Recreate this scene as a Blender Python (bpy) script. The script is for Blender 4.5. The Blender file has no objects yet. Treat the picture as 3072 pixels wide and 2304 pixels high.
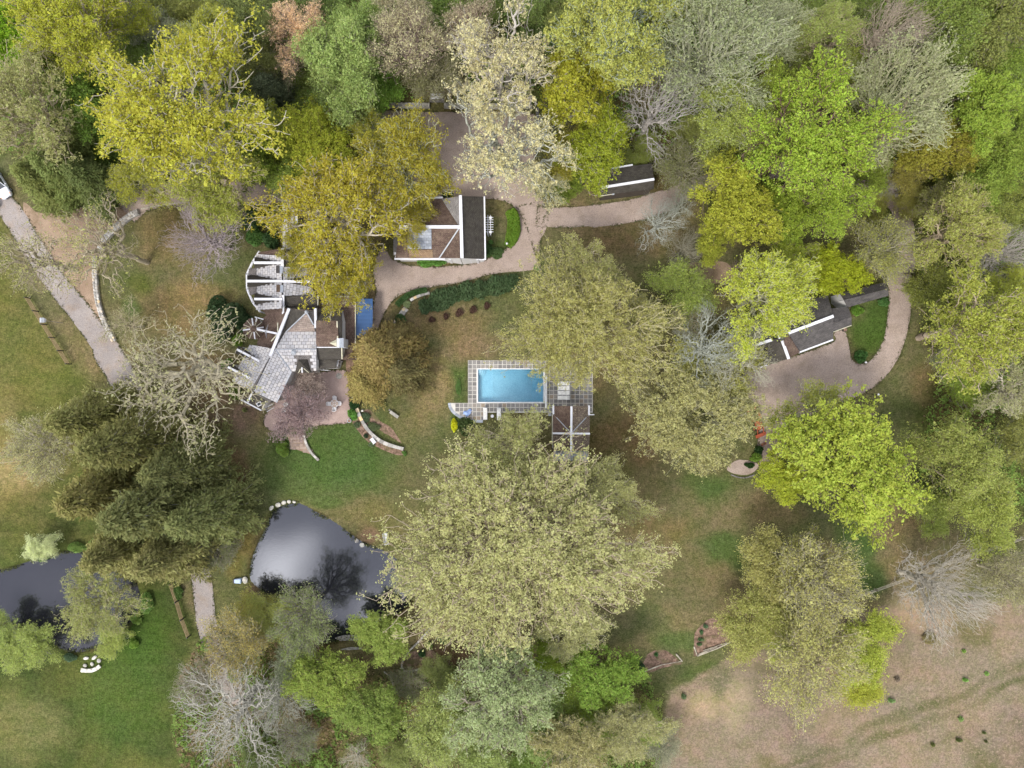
import bpy, bmesh, math, random
import numpy as np
from mathutils import Vector, Matrix
from mathutils.geometry import tessellate_polygon

SC = bpy.context.scene
COL = SC.collection

# ---------------------------------------------------------------- camera, sky, sun, exposure
CAM_H = 102.4                       # drone height above the lawn, looking straight down
cam_d = bpy.data.cameras.new("camera")
cam_d.sensor_width = 36.0
cam_d.lens = 24.0                   # 73.7 degrees across
cam_d.clip_start = 1.0
cam_d.clip_end = 6000.0
cam = bpy.data.objects.new("camera", cam_d)
COL.objects.link(cam)
cam.location = (0, 0, CAM_H)
cam.rotation_euler = (0, 0, 0)
SC.camera = cam

SUN_EL, SUN_AZ = math.radians(52), math.radians(215)     # azimuth clockwise from north
world = bpy.data.worlds.new("World")
SC.world = world
world.use_nodes = True
wn, wl = world.node_tree.nodes, world.node_tree.links
wn.clear()
w_out = wn.new("ShaderNodeOutputWorld")
w_bg = wn.new("ShaderNodeBackground")
w_bg.inputs["Strength"].default_value = 0.125
w_sky = wn.new("ShaderNodeTexSky")
w_sky.sky_type = 'NISHITA'
w_sky.sun_disc = False
w_sky.sun_elevation = SUN_EL
w_sky.sun_rotation = SUN_AZ
w_sky.air_density = 1.0
w_sky.dust_density = 2.0
w_tc = wn.new("ShaderNodeTexCoord")
w_map = wn.new("ShaderNodeMapping")
w_map.inputs["Location"].default_value = (3.54, 7.48, 4.25)
w_noise = wn.new("ShaderNodeTexNoise")
w_noise.inputs["Scale"].default_value = 2.6
w_noise.inputs["Detail"].default_value = 5.0
w_noise.inputs["Roughness"].default_value = 0.48
w_ramp = wn.new("ShaderNodeValToRGB")
for _p, _c in ((0.44, (2.3, 2.45, 3.0, 1)), (0.55, (3.6, 3.7, 4.3, 1)), (0.645, (26.0, 25.8, 26.2, 1))):   # grey deck to bright thin cloud
    _e = w_ramp.color_ramp.elements.new(_p); _e.color = _c
w_ramp.color_ramp.elements.remove(w_ramp.color_ramp.elements[-1]); w_ramp.color_ramp.elements.remove(w_ramp.color_ramp.elements[0])
w_mix = wn.new("ShaderNodeMixRGB")
w_mix.inputs["Fac"].default_value = 0.86
wl.new(w_tc.outputs["Generated"], w_map.inputs["Vector"])
wl.new(w_map.outputs["Vector"], w_noise.inputs["Vector"])
wl.new(w_noise.outputs["Fac"], w_ramp.inputs["Fac"])
wl.new(w_sky.outputs["Color"], w_mix.inputs["Color1"])
wl.new(w_ramp.outputs["Color"], w_mix.inputs["Color2"])
wl.new(w_mix.outputs["Color"], w_bg.inputs["Color"])
wl.new(w_bg.outputs["Background"], w_out.inputs["Surface"])

sun_d = bpy.data.lights.new("sun", 'SUN')
sun_d.energy = 1.35
sun_d.angle = math.radians(16)
sun_d.color = (1.0, 0.955, 0.89)
sun = bpy.data.objects.new("sun", sun_d)
COL.objects.link(sun)
_sd = Vector((math.sin(SUN_AZ) * math.cos(SUN_EL), math.cos(SUN_AZ) * math.cos(SUN_EL), math.sin(SUN_EL)))
sun.rotation_euler = _sd.to_track_quat('Z', 'Y').to_euler()
sun.location = (0, 0, 60)

SC.view_settings.view_transform = 'Standard'
SC.view_settings.look = 'None'
SC.view_settings.gamma = 1.0
SC.view_settings.exposure = 1.5
SC.view_settings.use_curve_mapping = False
SC.render.engine = 'CYCLES'
SC.cycles.max_bounces = 8
SC.cycles.diffuse_bounces = 5
SC.cycles.glossy_bounces = 3
SC.cycles.transmission_bounces = 4
SC.cycles.transparent_max_bounces = 4
SC.cycles.use_denoising = True
SC.cycles.denoiser = 'OPENIMAGEDENOISE'
SC.cycles.denoising_input_passes = 'RGB_ALBEDO_NORMAL'
SC.cycles.pixel_filter_type = 'BLACKMAN_HARRIS'
SC.cycles.filter_width = 1.5

# ---------------------------------------------------------------- helpers
K = 0.05                                           # metres of ground per photo pixel
def P(px, py, z=0.0):
    s = (CAM_H - z) / CAM_H
    return Vector(((px - 1536) * K * s, -(py - 1152) * K * s, z))
def V(vx, vy, z=0.0):                              # overview coordinates
    return P(vx * 1.38879, vy * 1.38879, z)
def lin(c):
    c = c / 255.0
    return c / 12.92 if c <= 0.04045 else ((c + 0.055) / 1.055) ** 2.4
def rgb(r, g, b, k=1.0):
    return (lin(r) * k, lin(g) * k, lin(b) * k, 1.0)

def tag(o, label=None, cat=None, group=None, kind=None):
    if label: o["label"] = label
    if cat: o["category"] = cat
    if group: o["group"] = group
    if kind: o["kind"] = kind
    return o
def empty(name, loc, label=None, cat=None, group=None, rz=0.0):
    o = bpy.data.objects.new(name, None)
    o.empty_display_size = 0.3
    COL.objects.link(o)
    o.location = loc
    o.rotation_euler = (0, 0, rz)
    return tag(o, label, cat, group)
def link(name, me, parent=None, loc=None, mat=None):
    o = bpy.data.objects.new(name, me)
    COL.objects.link(o)
    if mat is not None and not me.materials: me.materials.append(mat)
    if parent is not None: o.parent = parent
    if loc is not None: o.location = loc
    return o
def copy_tree(o, parent=None):
    c = o.copy(); COL.objects.link(c)
    if parent is not None: c.parent = parent
    for ch in list(o.children): copy_tree(ch, c)
    return c

def mesh_np(name, verts, faces, mat=None, smooth=False):
    """verts (N,3), faces (M,k) arrays -> mesh, fast"""
    verts = np.asarray(verts, dtype=np.float32); faces = np.asarray(faces, dtype=np.int32)
    me = bpy.data.meshes.new(name)
    me.vertices.add(len(verts)); me.vertices.foreach_set("co", verts.ravel())
    m, k = faces.shape
    me.loops.add(m * k); me.loops.foreach_set("vertex_index", faces.ravel())
    me.polygons.add(m)
    me.polygons.foreach_set("loop_start", np.arange(0, m * k, k, dtype=np.int32))
    me.polygons.foreach_set("loop_total", np.full(m, k, dtype=np.int32))
    if smooth: me.polygons.foreach_set("use_smooth", np.ones(m, dtype=bool))
    me.update(calc_edges=True)
    if mat: me.materials.append(mat)
    return me

class MB:
    """collects polygons, then builds one mesh object"""
    def __init__(self): self.v = []; self.f = []
    def poly(self, pts):
        n = len(self.v); self.v += [tuple(p) for p in pts]; self.f.append(tuple(range(n, n + len(pts)))); return self
    def hexa(self, b, t):
        n = len(self.v); m = len(b)
        self.v += [tuple(p) for p in b] + [tuple(p) for p in t]
        self.f.append(tuple(range(n + m - 1, n - 1, -1))); self.f.append(tuple(range(n + m, n + 2 * m)))
        for i in range(m):
            j = (i + 1) % m
            self.f.append((n + i, n + j, n + m + j, n + m + i))
        return self
    def box(self, c, s, rz=0.0):
        cx, cy, cz = c; x, y, z = s[0] / 2, s[1] / 2, s[2] / 2
        ca, sa = math.cos(rz), math.sin(rz)
        q = [(-x, -y), (x, -y), (x, y), (-x, y)]
        q = [(cx + a * ca - b * sa, cy + a * sa + b * ca) for a, b in q]
        return self.hexa([(a, b, cz - z) for a, b in q], [(a, b, cz + z) for a, b in q])
    def bar(self, p0, p1, w, h, up=(0, 0, 1)):
        """box beam from p0 to p1, w wide, h deep (down from the line)"""
        p0, p1 = Vector(p0), Vector(p1); d = (p1 - p0).normalized(); u = Vector(up)
        s = d.cross(u)
        if s.length < 1e-4: s = Vector((1, 0, 0))
        s.normalize(); u = s.cross(d); s *= w / 2
        b = [p0 - s - u * h, p0 + s - u * h, p1 + s - u * h, p1 - s - u * h]
        t = [p0 - s, p0 + s, p1 + s, p1 - s]
        return self.hexa(b, t)
    def cyl(self, p0, p1, r0, r1=None, n=8):
        r1 = r0 if r1 is None else r1
        p0, p1 = Vector(p0), Vector(p1); d = (p1 - p0).normalized()
        a = d.orthogonal().normalized(); b = d.cross(a)
        B = [p0 + (a * math.cos(t) + b * math.sin(t)) * r0 for t in [2 * math.pi * i / n for i in range(n)]]
        T = [p1 + (a * math.cos(t) + b * math.sin(t)) * r1 for t in [2 * math.pi * i / n for i in range(n)]]
        return self.hexa(B, T)
    def mesh(self, name, mat, bevel=0.0, smooth=False):
        me = bpy.data.meshes.new(name); me.from_pydata(self.v, [], self.f); me.update()
        if bevel > 0:
            bm = bmesh.new(); bm.from_mesh(me)
            bmesh.ops.bevel(bm, geom=bm.edges[:], offset=bevel, segments=1, affect='EDGES', profile=0.5)
            bm.to_mesh(me); bm.free()
        if mat: me.materials.append(mat)
        if smooth:
            for p in me.polygons: p.use_smooth = True
        return me
    def build(self, name, mat, parent=None, loc=None, bevel=0.0, smooth=False):
        """vertices are world coordinates unless a parent is given with local=..."""
        return link(name, self.mesh(name, mat, bevel, smooth), parent, loc)

def wchild(root, mb, name, mat, parent=None, bevel=0.0, smooth=False):
    """vertices in world space, object parented to `parent or root`, both unrotated"""
    par = parent if parent is not None else root
    o = mb.build(name, mat, None, None, bevel, smooth)
    o.parent = par
    off = Vector((0, 0, 0)); q = par
    while q is not None: off += q.location; q = q.parent
    o.data.transform(Matrix.Translation(-off))
    return o

# ---------------------------------------------------------------- materials
MATS = {}
def new_mat(name):
    m = bpy.data.materials.new(name); m.use_nodes = True
    nt = m.node_tree; nt.nodes.clear()
    out = nt.nodes.new("ShaderNodeOutputMaterial"); MATS[name] = m
    return m, nt, out
def N(nt, t, **kw):
    n = nt.nodes.new(t)
    for k, v in kw.items():
        if k in n.inputs.keys(): n.inputs[k].default_value = v
        else: setattr(n, k, v)
    return n
def noise(nt, scale, detail=4.0, rough=0.55, vec=None):
    n = N(nt, "ShaderNodeTexNoise", Scale=scale, Detail=detail, Roughness=rough)
    if vec is not None: nt.links.new(vec, n.inputs["Vector"])
    return n.outputs["Fac"]
def ramp(nt, fac, stops):
    r = nt.nodes.new("ShaderNodeValToRGB"); cr = r.color_ramp
    while len(cr.elements) < len(stops): cr.elements.new(0.5)
    for e, (p, c) in zip(cr.elements, stops):
        e.position = p; e.color = c if len(c) == 4 else (*c, 1)
    nt.links.new(fac, r.inputs["Fac"]); return r.outputs["Color"]
def mixc(nt, fac, a, b, mode='MIX'):
    m = nt.nodes.new("ShaderNodeMixRGB"); m.blend_type = mode
    for s, x in (("Fac", fac), ("Color1", a), ("Color2", b)):
        if isinstance(x, (int, float)): m.inputs[s].default_value = x
        elif isinstance(x, tuple): m.inputs[s].default_value = x if len(x) == 4 else (*x, 1)
        else: nt.links.new(x, m.inputs[s])
    return m.outputs["Color"]
def principled(nt, out, color, rough=0.7, spec=0.3, metal=0.0, bump=None, bstr=0.3, bdist=0.02):
    b = nt.nodes.new("ShaderNodeBsdfPrincipled")
    if isinstance(color, tuple): b.inputs["Base Color"].default_value = color
    else: nt.links.new(color, b.inputs["Base Color"])
    b.inputs["Roughness"].default_value = rough
    b.inputs["Specular IOR Level"].default_value = spec
    b.inputs["Metallic"].default_value = metal
    if bump is not None:
        bp = N(nt, "ShaderNodeBump", Strength=bstr, Distance=bdist)
        nt.links.new(bump, bp.inputs["Height"]); nt.links.new(bp.outputs["Normal"], b.inputs["Normal"])
    nt.links.new(b.outputs["BSDF"], out.inputs["Surface"]); return b
def pos(nt, kind="Object"):
    return nt.nodes.new("ShaderNodeTexCoord").outputs[kind]
def geo_pos(nt):
    return nt.nodes.new("ShaderNodeNewGeometry").outputs["Position"]

def speckled(name, c0, c1, s1=3.0, s2=40.0, rough=0.85, spec=0.2, bstr=0.2, c2=None, amt=0.35):
    """base colour wandering between c0 and c1 on a broad and a fine scale"""
    m, nt, out = new_mat(name); p = geo_pos(nt)
    a = ramp(nt, noise(nt, s1, 5, 0.6, p), [(0.32, c0), (0.68, c1)])
    f = noise(nt, s2, 3, 0.7, p)
    a = mixc(nt, amt, a, ramp(nt, f, [(0.3, (0.25, 0.25, 0.25, 1)), (0.5, (0.5, 0.5, 0.5, 1)), (0.72, (0.85, 0.85, 0.85, 1))]), 'OVERLAY')
    if c2 is not None:
        a = mixc(nt, ramp(nt, noise(nt, s1 * 0.35, 4, 0.6, p), [(0.52, (0, 0, 0)), (0.7, (1, 1, 1))]), a, c2)
    principled(nt, out, a, rough, spec, bump=f, bstr=bstr)
    return m

def gravel(name, c0, c1, patch, litter):
    m, nt, out = new_mat(name); p = geo_pos(nt)
    a = ramp(nt, noise(nt, 0.22, 6, 0.68, p), [(0.32, c0), (0.66, c1)])
    a = mixc(nt, ramp(nt, noise(nt, 0.55, 7, 0.72, p), [(0.48, (0, 0, 0)), (0.66, (0.75, 0.75, 0.75))]), a, patch)
    f = noise(nt, 8.0, 3, 0.75, p); a = mixc(nt, 0.55, a, ramp(nt, f, [(0.3, (0.22, 0.22, 0.22, 1)), (0.5, (0.5, 0.5, 0.5, 1)), (0.72, (0.8, 0.8, 0.8, 1))]), 'OVERLAY')
    v = N(nt, "ShaderNodeTexVoronoi", Scale=1.1); nt.links.new(p, v.inputs["Vector"])
    a = mixc(nt, ramp(nt, v.outputs["Distance"], [(0.05, (0.7, 0.7, 0.7)), (0.12, (0, 0, 0))]), a, litter)
    principled(nt, out, a, 0.95, 0.1, bump=f, bstr=0.35); return m

def paint(name, c, rough=0.5, var=0.12, dirt=None):
    m, nt, out = new_mat(name); p = geo_pos(nt)
    n1 = noise(nt, 1.7, 5, 0.65, p)
    a = mixc(nt, ramp(nt, n1, [(0.35, (0, 0, 0)), (0.75, (1, 1, 1))]), c, tuple(x * (1 - 2.2 * var) for x in c[:3]) + (1,))
    if dirt: a = mixc(nt, ramp(nt, noise(nt, 6.0, 6, 0.7, p), [(0.55, (0, 0, 0)), (0.75, (0.8, 0.8, 0.8))]), a, dirt)
    principled(nt, out, a, rough, 0.35)
    return m

GROUND_GAIN = 0.62
# foliage and bark take their hue from the object they sit on
def leaf_mat(name, trans=0.38, var=0.3, rough=0.55):
    m, nt, out = new_mat(name)
    oi = nt.nodes.new("ShaderNodeObjectInfo"); g = nt.nodes.new("ShaderNodeNewGeometry")
    hsv = nt.nodes.new("ShaderNodeHueSaturation")
    nt.links.new(oi.outputs["Color"], hsv.inputs["Color"])
    mh = N(nt, "ShaderNodeMapRange"); mh.inputs["To Min"].default_value = 0.485; mh.inputs["To Max"].default_value = 0.515
    nt.links.new(g.outputs["Random Per Island"], mh.inputs["Value"]); nt.links.new(mh.outputs["Result"], hsv.inputs["Hue"])
    mv = N(nt, "ShaderNodeMapRange"); mv.inputs["To Min"].default_value = 1 - var; mv.inputs["To Max"].default_value = 1 + var
    pn = noise(nt, 0.55, 2, 0.5, pos(nt))
    mx = mixc(nt, 0.5, g.outputs["Random Per Island"], ramp(nt, pn, [(0.32, (0, 0, 0)), (0.68, (1, 1, 1))]))
    nt.links.new(mx, mv.inputs["Value"]); nt.links.new(mv.outputs["Result"], hsv.inputs["Value"])
    b = nt.nodes.new("ShaderNodeBsdfPrincipled")
    nt.links.new(hsv.outputs["Color"], b.inputs["Base Color"])
    b.inputs["Roughness"].default_value = rough; b.inputs["Specular IOR Level"].default_value = 0.18
    t = nt.nodes.new("ShaderNodeBsdfTranslucent"); nt.links.new(hsv.outputs["Color"], t.inputs["Color"])
    ms = nt.nodes.new("ShaderNodeMixShader"); ms.inputs["Fac"].default_value = trans
    nt.links.new(b.outputs["BSDF"], ms.inputs[1]); nt.links.new(t.outputs["BSDF"], ms.inputs[2])
    nt.links.new(ms.outputs["Shader"], out.inputs["Surface"]); return m
def bark_mat(name):
    m, nt, out = new_mat(name); oi = nt.nodes.new("ShaderNodeObjectInfo"); p = pos(nt)
    n = noise(nt, 5.0, 5, 0.65, p)
    a = mixc(nt, 0.35, oi.outputs["Color"], ramp(nt, n, [(0.3, (0.22, 0.22, 0.22, 1)), (0.7, (0.78, 0.78, 0.78, 1))]), 'OVERLAY')
    principled(nt, out, a, 0.9, 0.1, bump=n, bstr=0.4); return m

M_LEAF = leaf_mat("leaf", 0.5, 0.22); M_NEEDLE = leaf_mat("needle", 0.3, 0.3, 0.6); M_BARK = bark_mat("bark")
# ---------------------------------------------------------------- surface materials
M_WHITE = paint("white_paint", (0.62, 0.62, 0.64, 1), 0.5, 0.06, (0.40, 0.40, 0.38, 1))
M_CREAM = paint("weathered_cream_paint", (0.55, 0.52, 0.38, 1), 0.6, 0.14, (0.28, 0.26, 0.17, 1))
M_WALL = paint("white_clapboard", (0.58, 0.57, 0.55, 1), 0.6, 0.06)
M_METAL = paint("grey_metal", (0.36, 0.38, 0.40, 1), 0.45, 0.12)
M_DARK = paint("dark_metal", (0.03, 0.03, 0.035, 1), 0.5, 0.2)
M_BLACK = paint("black_rubber", (0.012, 0.012, 0.013, 1), 0.8, 0.2)
M_IRON = paint("white_iron", (0.62, 0.61, 0.60, 1), 0.5, 0.08)
M_WOOD = speckled("fence_wood", rgb(118, 98, 74), rgb(150, 130, 100), 2.0, 30.0)
M_GREYWOOD = speckled("grey_wood", rgb(120, 112, 100), rgb(186, 178, 158), 2.0, 30.0)
M_STONE = speckled("field_stone", rgb(120, 116, 110), rgb(176, 172, 164), 1.6, 14.0, c2=rgb(196, 180, 150))
M_PALESTONE = speckled("pale_boulder", rgb(150, 146, 134), rgb(206, 202, 190), 2.2, 14.0)
M_DARKSTONE = speckled("dark_stone", rgb(74, 72, 70), rgb(122, 118, 112), 1.3, 12.0)
M_CAPSTONE = speckled("wall_cap_stone", rgb(112, 110, 104), rgb(164, 160, 150), 2.4, 16.0)
M_BRICK = speckled("old_brick", rgb(110, 70, 55), rgb(150, 105, 85), 3.0, 20.0)
M_GRAVEL = gravel("pink_gravel", rgb(138, 123, 113), rgb(156, 141, 130), rgb(130, 116, 102), rgb(106, 94, 82))
M_PATIO = speckled("patio_gravel", rgb(142, 123, 115), rgb(162, 143, 134), 0.5, 9.0, 0.95, 0.1, 0.3, amt=0.38)
M_ASPHALT = gravel("old_asphalt", rgb(126, 119, 115), rgb(146, 138, 132), rgb(136, 121, 106), rgb(96, 88, 80))
M_DIRT = gravel("bare_dirt", rgb(128, 108, 90), rgb(152, 132, 112), rgb(108, 92, 70), rgb(90, 78, 60))
M_MULCH = speckled("bark_mulch", rgb(74, 60, 48), rgb(138, 114, 98), 1.6, 5.0, 0.95, 0.1, 0.6, c2=rgb(92, 88, 58), amt=0.75)
M_MORTAR = speckled("white_joint", rgb(170, 166, 156), rgb(200, 196, 186), 1.2, 12.0, amt=0.2)
M_COPING = speckled("pool_coping", rgb(206, 206, 204), rgb(226, 226, 224), 1.2, 12.0, amt=0.15)
M_POOLPL = speckled("pool_plaster", rgb(152, 184, 196), rgb(172, 200, 208), 0.5, 5.0, 0.7, 0.3, 0.05, amt=0.25)
M_BLUECLOTH = speckled("blue_cloth", rgb(110, 132, 178), rgb(150, 170, 205), 2.5, 20.0)
M_TERRA = speckled("terracotta", rgb(120, 84, 66), rgb(150, 110, 90), 3.0, 20.0)
M_CUSHION = speckled("white_cushion", rgb(205, 203, 196), rgb(232, 230, 224), 2.0, 20.0, amt=0.15)
M_ORANGE = paint("orange_tractor_paint", (0.36, 0.085, 0.04, 1), 0.4, 0.1)
M_CARWHITE = paint("white_car_paint", (0.60, 0.62, 0.66, 1), 0.25, 0.02)
M_CARBLUE = paint("dark_blue_car_paint", (0.012, 0.018, 0.05, 1), 0.2, 0.05)
m_, nt_, out_ = new_mat("car_glass"); principled(nt_, out_, (0.035, 0.042, 0.045, 1), 0.06, 0.8); M_GLASS = m_
m_, nt_, out_ = new_mat("window_glass"); principled(nt_, out_, (0.03, 0.035, 0.04, 1), 0.08, 0.7); M_PANE = m_
m_, nt_, out_ = new_mat("lamp_lens"); principled(nt_, out_, (0.7, 0.66, 0.6, 1), 0.15, 0.6); M_LENS = m_
m_, nt_, out_ = new_mat("amber_lens"); principled(nt_, out_, (0.8, 0.2, 0.03, 1), 0.2, 0.6); M_AMBER = m_

# individually toned slabs and stones: tone taken from a random number per object
def slab_mat(name, stops, s2=9.0, stain=None, bstr=0.15):
    m, nt, out = new_mat(name); oi = nt.nodes.new("ShaderNodeObjectInfo"); p = geo_pos(nt)
    a = ramp(nt, oi.outputs["Random"], stops)
    n = noise(nt, s2, 5, 0.65, p)
    a = mixc(nt, 0.35, a, ramp(nt, n, [(0.3, (0.3, 0.3, 0.3, 1)), (0.7, (0.72, 0.72, 0.72, 1))]), 'OVERLAY')
    if stain:
        a = mixc(nt, ramp(nt, noise(nt, 0.9, 6, 0.72, p), [(0.56, (0, 0, 0)), (0.7, (0.85, 0.85, 0.85))]), a, stain)
    principled(nt, out, a, 0.75, 0.3, bump=n, bstr=bstr); return m
M_SLAB = slab_mat("roof_slab", [(0.0, rgb(156, 155, 156)), (0.5, rgb(168, 166, 167)), (1.0, rgb(180, 176, 172))], 7.0, rgb(122, 117, 108))
M_SLABGREY = slab_mat("grey_roof_slab", [(0.0, rgb(122, 127, 134)), (0.5, rgb(140, 145, 152)), (1.0, rgb(158, 162, 168))], 5.0)
M_FLAG = slab_mat("deck_flagstone", [(0.0, rgb(104, 101, 98)), (0.4, rgb(120, 117, 113)), (0.8, rgb(136, 132, 126)), (0.95, rgb(130, 118, 104)), (1.0, rgb(140, 126, 108))], 6.0)
M_WALLSTONE = slab_mat("wall_stone", [(0.0, rgb(128, 124, 118)), (0.5, rgb(160, 156, 149)), (0.85, rgb(188, 184, 176)), (1.0, rgb(200, 174, 130))], 6.0, rgb(120, 118, 100))
M_TERRACE = slab_mat("terrace_flag", [(0.0, rgb(124, 108, 98)), (0.5, rgb(146, 128, 114)), (1.0, rgb(160, 142, 128))], 5.0)

def shingle_mat(name, c1, c2, cm, patch=None, w=0.32, h=0.17, moss=None):
    m, nt, out = new_mat(name)
    uv = nt.nodes.new("ShaderNodeUVMap"); uv.uv_map = "UVMap"
    b = nt.nodes.new("ShaderNodeTexBrick")
    b.inputs["Color1"].default_value = c1; b.inputs["Color2"].default_value = c2; b.inputs["Mortar"].default_value = cm
    b.inputs["Scale"].default_value = 1.0; b.inputs["Mortar Size"].default_value = 0.016
    b.inputs["Brick Width"].default_value = w; b.inputs["Row Height"].default_value = h; b.inputs["Bias"].default_value = -0.1
    nt.links.new(uv.outputs["UV"], b.inputs["Vector"])
    p = geo_pos(nt); a = b.outputs["Color"]
    n1 = noise(nt, 1.1, 6, 0.68, p)
    a = mixc(nt, 0.6, a, ramp(nt, n1, [(0.3, (0.28, 0.28, 0.28, 1)), (0.7, (0.72, 0.72, 0.72, 1))]), 'OVERLAY')
    a = mixc(nt, 0.5, a, ramp(nt, noise(nt, 14.0, 2, 0.6, p), [(0.3, (0.25, 0.25, 0.25, 1)), (0.7, (0.75, 0.75, 0.75, 1))]), 'OVERLAY')
    if patch: a = mixc(nt, ramp(nt, noise(nt, 0.75, 6, 0.72, p), [(0.5, (0, 0, 0)), (0.72, (0.85, 0.85, 0.85))]), a, patch)
    if moss: a = mixc(nt, ramp(nt, noise(nt, 5.5, 4, 0.75, p), [(0.55, (0, 0, 0)), (0.68, (0.9, 0.9, 0.9))]), a, moss)
    principled(nt, out, a, 0.88, 0.15, bump=b.outputs["Fac"], bstr=-0.5, bdist=0.02); return m
M_SHINGLE = shingle_mat("dark_shingle", rgb(74, 65, 60), rgb(92, 81, 74), rgb(46, 40, 37), rgb(84, 74, 70))
M_SHBROWN = shingle_mat("brown_shingle", rgb(84, 68, 60), rgb(106, 88, 78), rgb(54, 44, 40), rgb(118, 102, 88), moss=rgb(124, 112, 92))
M_SHOLIVE = shingle_mat("olive_black_shingle", rgb(66, 62, 56), rgb(82, 78, 70), rgb(44, 41, 38), rgb(74, 70, 66))
M_SHGREY = shingle_mat("grey_shingle", rgb(96, 92, 90), rgb(116, 110, 106), rgb(60, 57, 56), rgb(128, 122, 116))
M_SHPALE = shingle_mat("weathered_pale_shingle", rgb(126, 122, 120), rgb(150, 146, 142), rgb(86, 82, 80), rgb(120, 114, 108))
M_SHTAN = shingle_mat("tan_shingle", rgb(126, 104, 82), rgb(150, 126, 100), rgb(82, 68, 56), rgb(140, 122, 98))
M_SHLICHEN = shingle_mat("lichen_shingle", rgb(92, 80, 72), rgb(112, 100, 88), rgb(60, 52, 46), rgb(110, 98, 88), moss=rgb(184, 174, 140))
M_SHBEIGE = shingle_mat("weathered_beige_shingle", rgb(132, 118, 108), rgb(156, 142, 130), rgb(90, 80, 74), rgb(110, 98, 90), w=0.6, h=0.3)
M_SHEDWALL = paint("dark_board_wall", rgb(70, 62, 54), 0.8, 0.15)
M_SHBARN = shingle_mat("barn_shingle", rgb(76, 73, 72), rgb(92, 88, 86), rgb(50, 48, 47), rgb(100, 96, 92))
M_BLUEROOF = paint("blue_metal_roof", rgb(72, 108, 150), 0.45, 0.08); M_BLUERIBSHADE = paint("shaded_blue_roof_rib", rgb(44, 76, 122), 0.5, 0.08)  # ribs get a darker blue that stands in for their shading

# ---- pond water: dark, reflecting the clouds
def water_mat(name, deep, refl, bump, scale):
    m, nt, out = new_mat(name); p = geo_pos(nt)
    d = N(nt, "ShaderNodeBsdfDiffuse"); d.inputs["Color"].default_value = deep
    g = N(nt, "ShaderNodeBsdfGlossy"); g.inputs["Roughness"].default_value = 0.07; g.inputs["Color"].default_value = (0.92, 0.94, 1, 1)
    mp = nt.nodes.new("ShaderNodeMapping"); mp.inputs["Scale"].default_value = (1.0, 2.4, 1.0); mp.inputs["Rotation"].default_value = (0, 0, 0.5)
    nt.links.new(p, mp.inputs["Vector"])
    n = noise(nt, scale, 3, 0.5, mp.outputs["Vector"])
    bp = N(nt, "ShaderNodeBump", Strength=bump, Distance=0.03); nt.links.new(n, bp.inputs["Height"])
    nt.links.new(bp.outputs["Normal"], g.inputs["Normal"])
    lw = N(nt, "ShaderNodeFresnel", IOR=1.33)
    mr = N(nt, "ShaderNodeMapRange"); mr.inputs["To Min"].default_value = refl; mr.inputs["To Max"].default_value = 1.0
    nt.links.new(lw.outputs["Fac"], mr.inputs["Value"])
    s = nt.nodes.new("ShaderNodeMixShader"); nt.links.new(mr.outputs["Result"], s.inputs["Fac"])
    nt.links.new(d.outputs["BSDF"], s.inputs[1]); nt.links.new(g.outputs["BSDF"], s.inputs[2])
    nt.links.new(s.outputs["Shader"], out.inputs["Surface"]); return m
M_POND = water_mat("pond_water", (0.012, 0.013, 0.016, 1), 0.072, 0.05, 2.6)
M_POND2 = water_mat("dark_pond_water", (0.016, 0.016, 0.02, 1), 0.045, 0.04, 3.0)
# pool water: clear, tinted by depth through real refraction and absorption
m_, nt_, out_ = new_mat("pool_water")
g_ = N(nt_, "ShaderNodeBsdfGlass", IOR=1.33, Roughness=0.0); g_.inputs["Color"].default_value = (0.97, 0.99, 1.0, 1)
tr_ = nt_.nodes.new("ShaderNodeBsdfTransparent"); tr_.inputs["Color"].default_value = (0.86, 0.93, 0.97, 1)
gl_ = N(nt_, "ShaderNodeBsdfGlossy"); gl_.inputs["Roughness"].default_value = 0.04
bp_ = N(nt_, "ShaderNodeBump", Strength=0.12, Distance=0.03); nt_.links.new(noise(nt_, 3.5, 3, 0.5, geo_pos(nt_)), bp_.inputs["Height"])
nt_.links.new(bp_.outputs["Normal"], gl_.inputs["Normal"])
ms_ = nt_.nodes.new("ShaderNodeMixShader"); ms_.inputs["Fac"].default_value = 0.02
nt_.links.new(tr_.outputs["BSDF"], ms_.inputs[1]); nt_.links.new(gl_.outputs["BSDF"], ms_.inputs[2])
nt_.links.new(ms_.outputs["Shader"], out_.inputs["Surface"])
va_ = N(nt_, "ShaderNodeVolumeAbsorption", Density=0.36); va_.inputs["Color"].default_value = (0.30, 0.74, 0.84, 1)
nt_.links.new(va_.outputs["Volume"], out_.inputs["Volume"])
M_POOLW = m_

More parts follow.
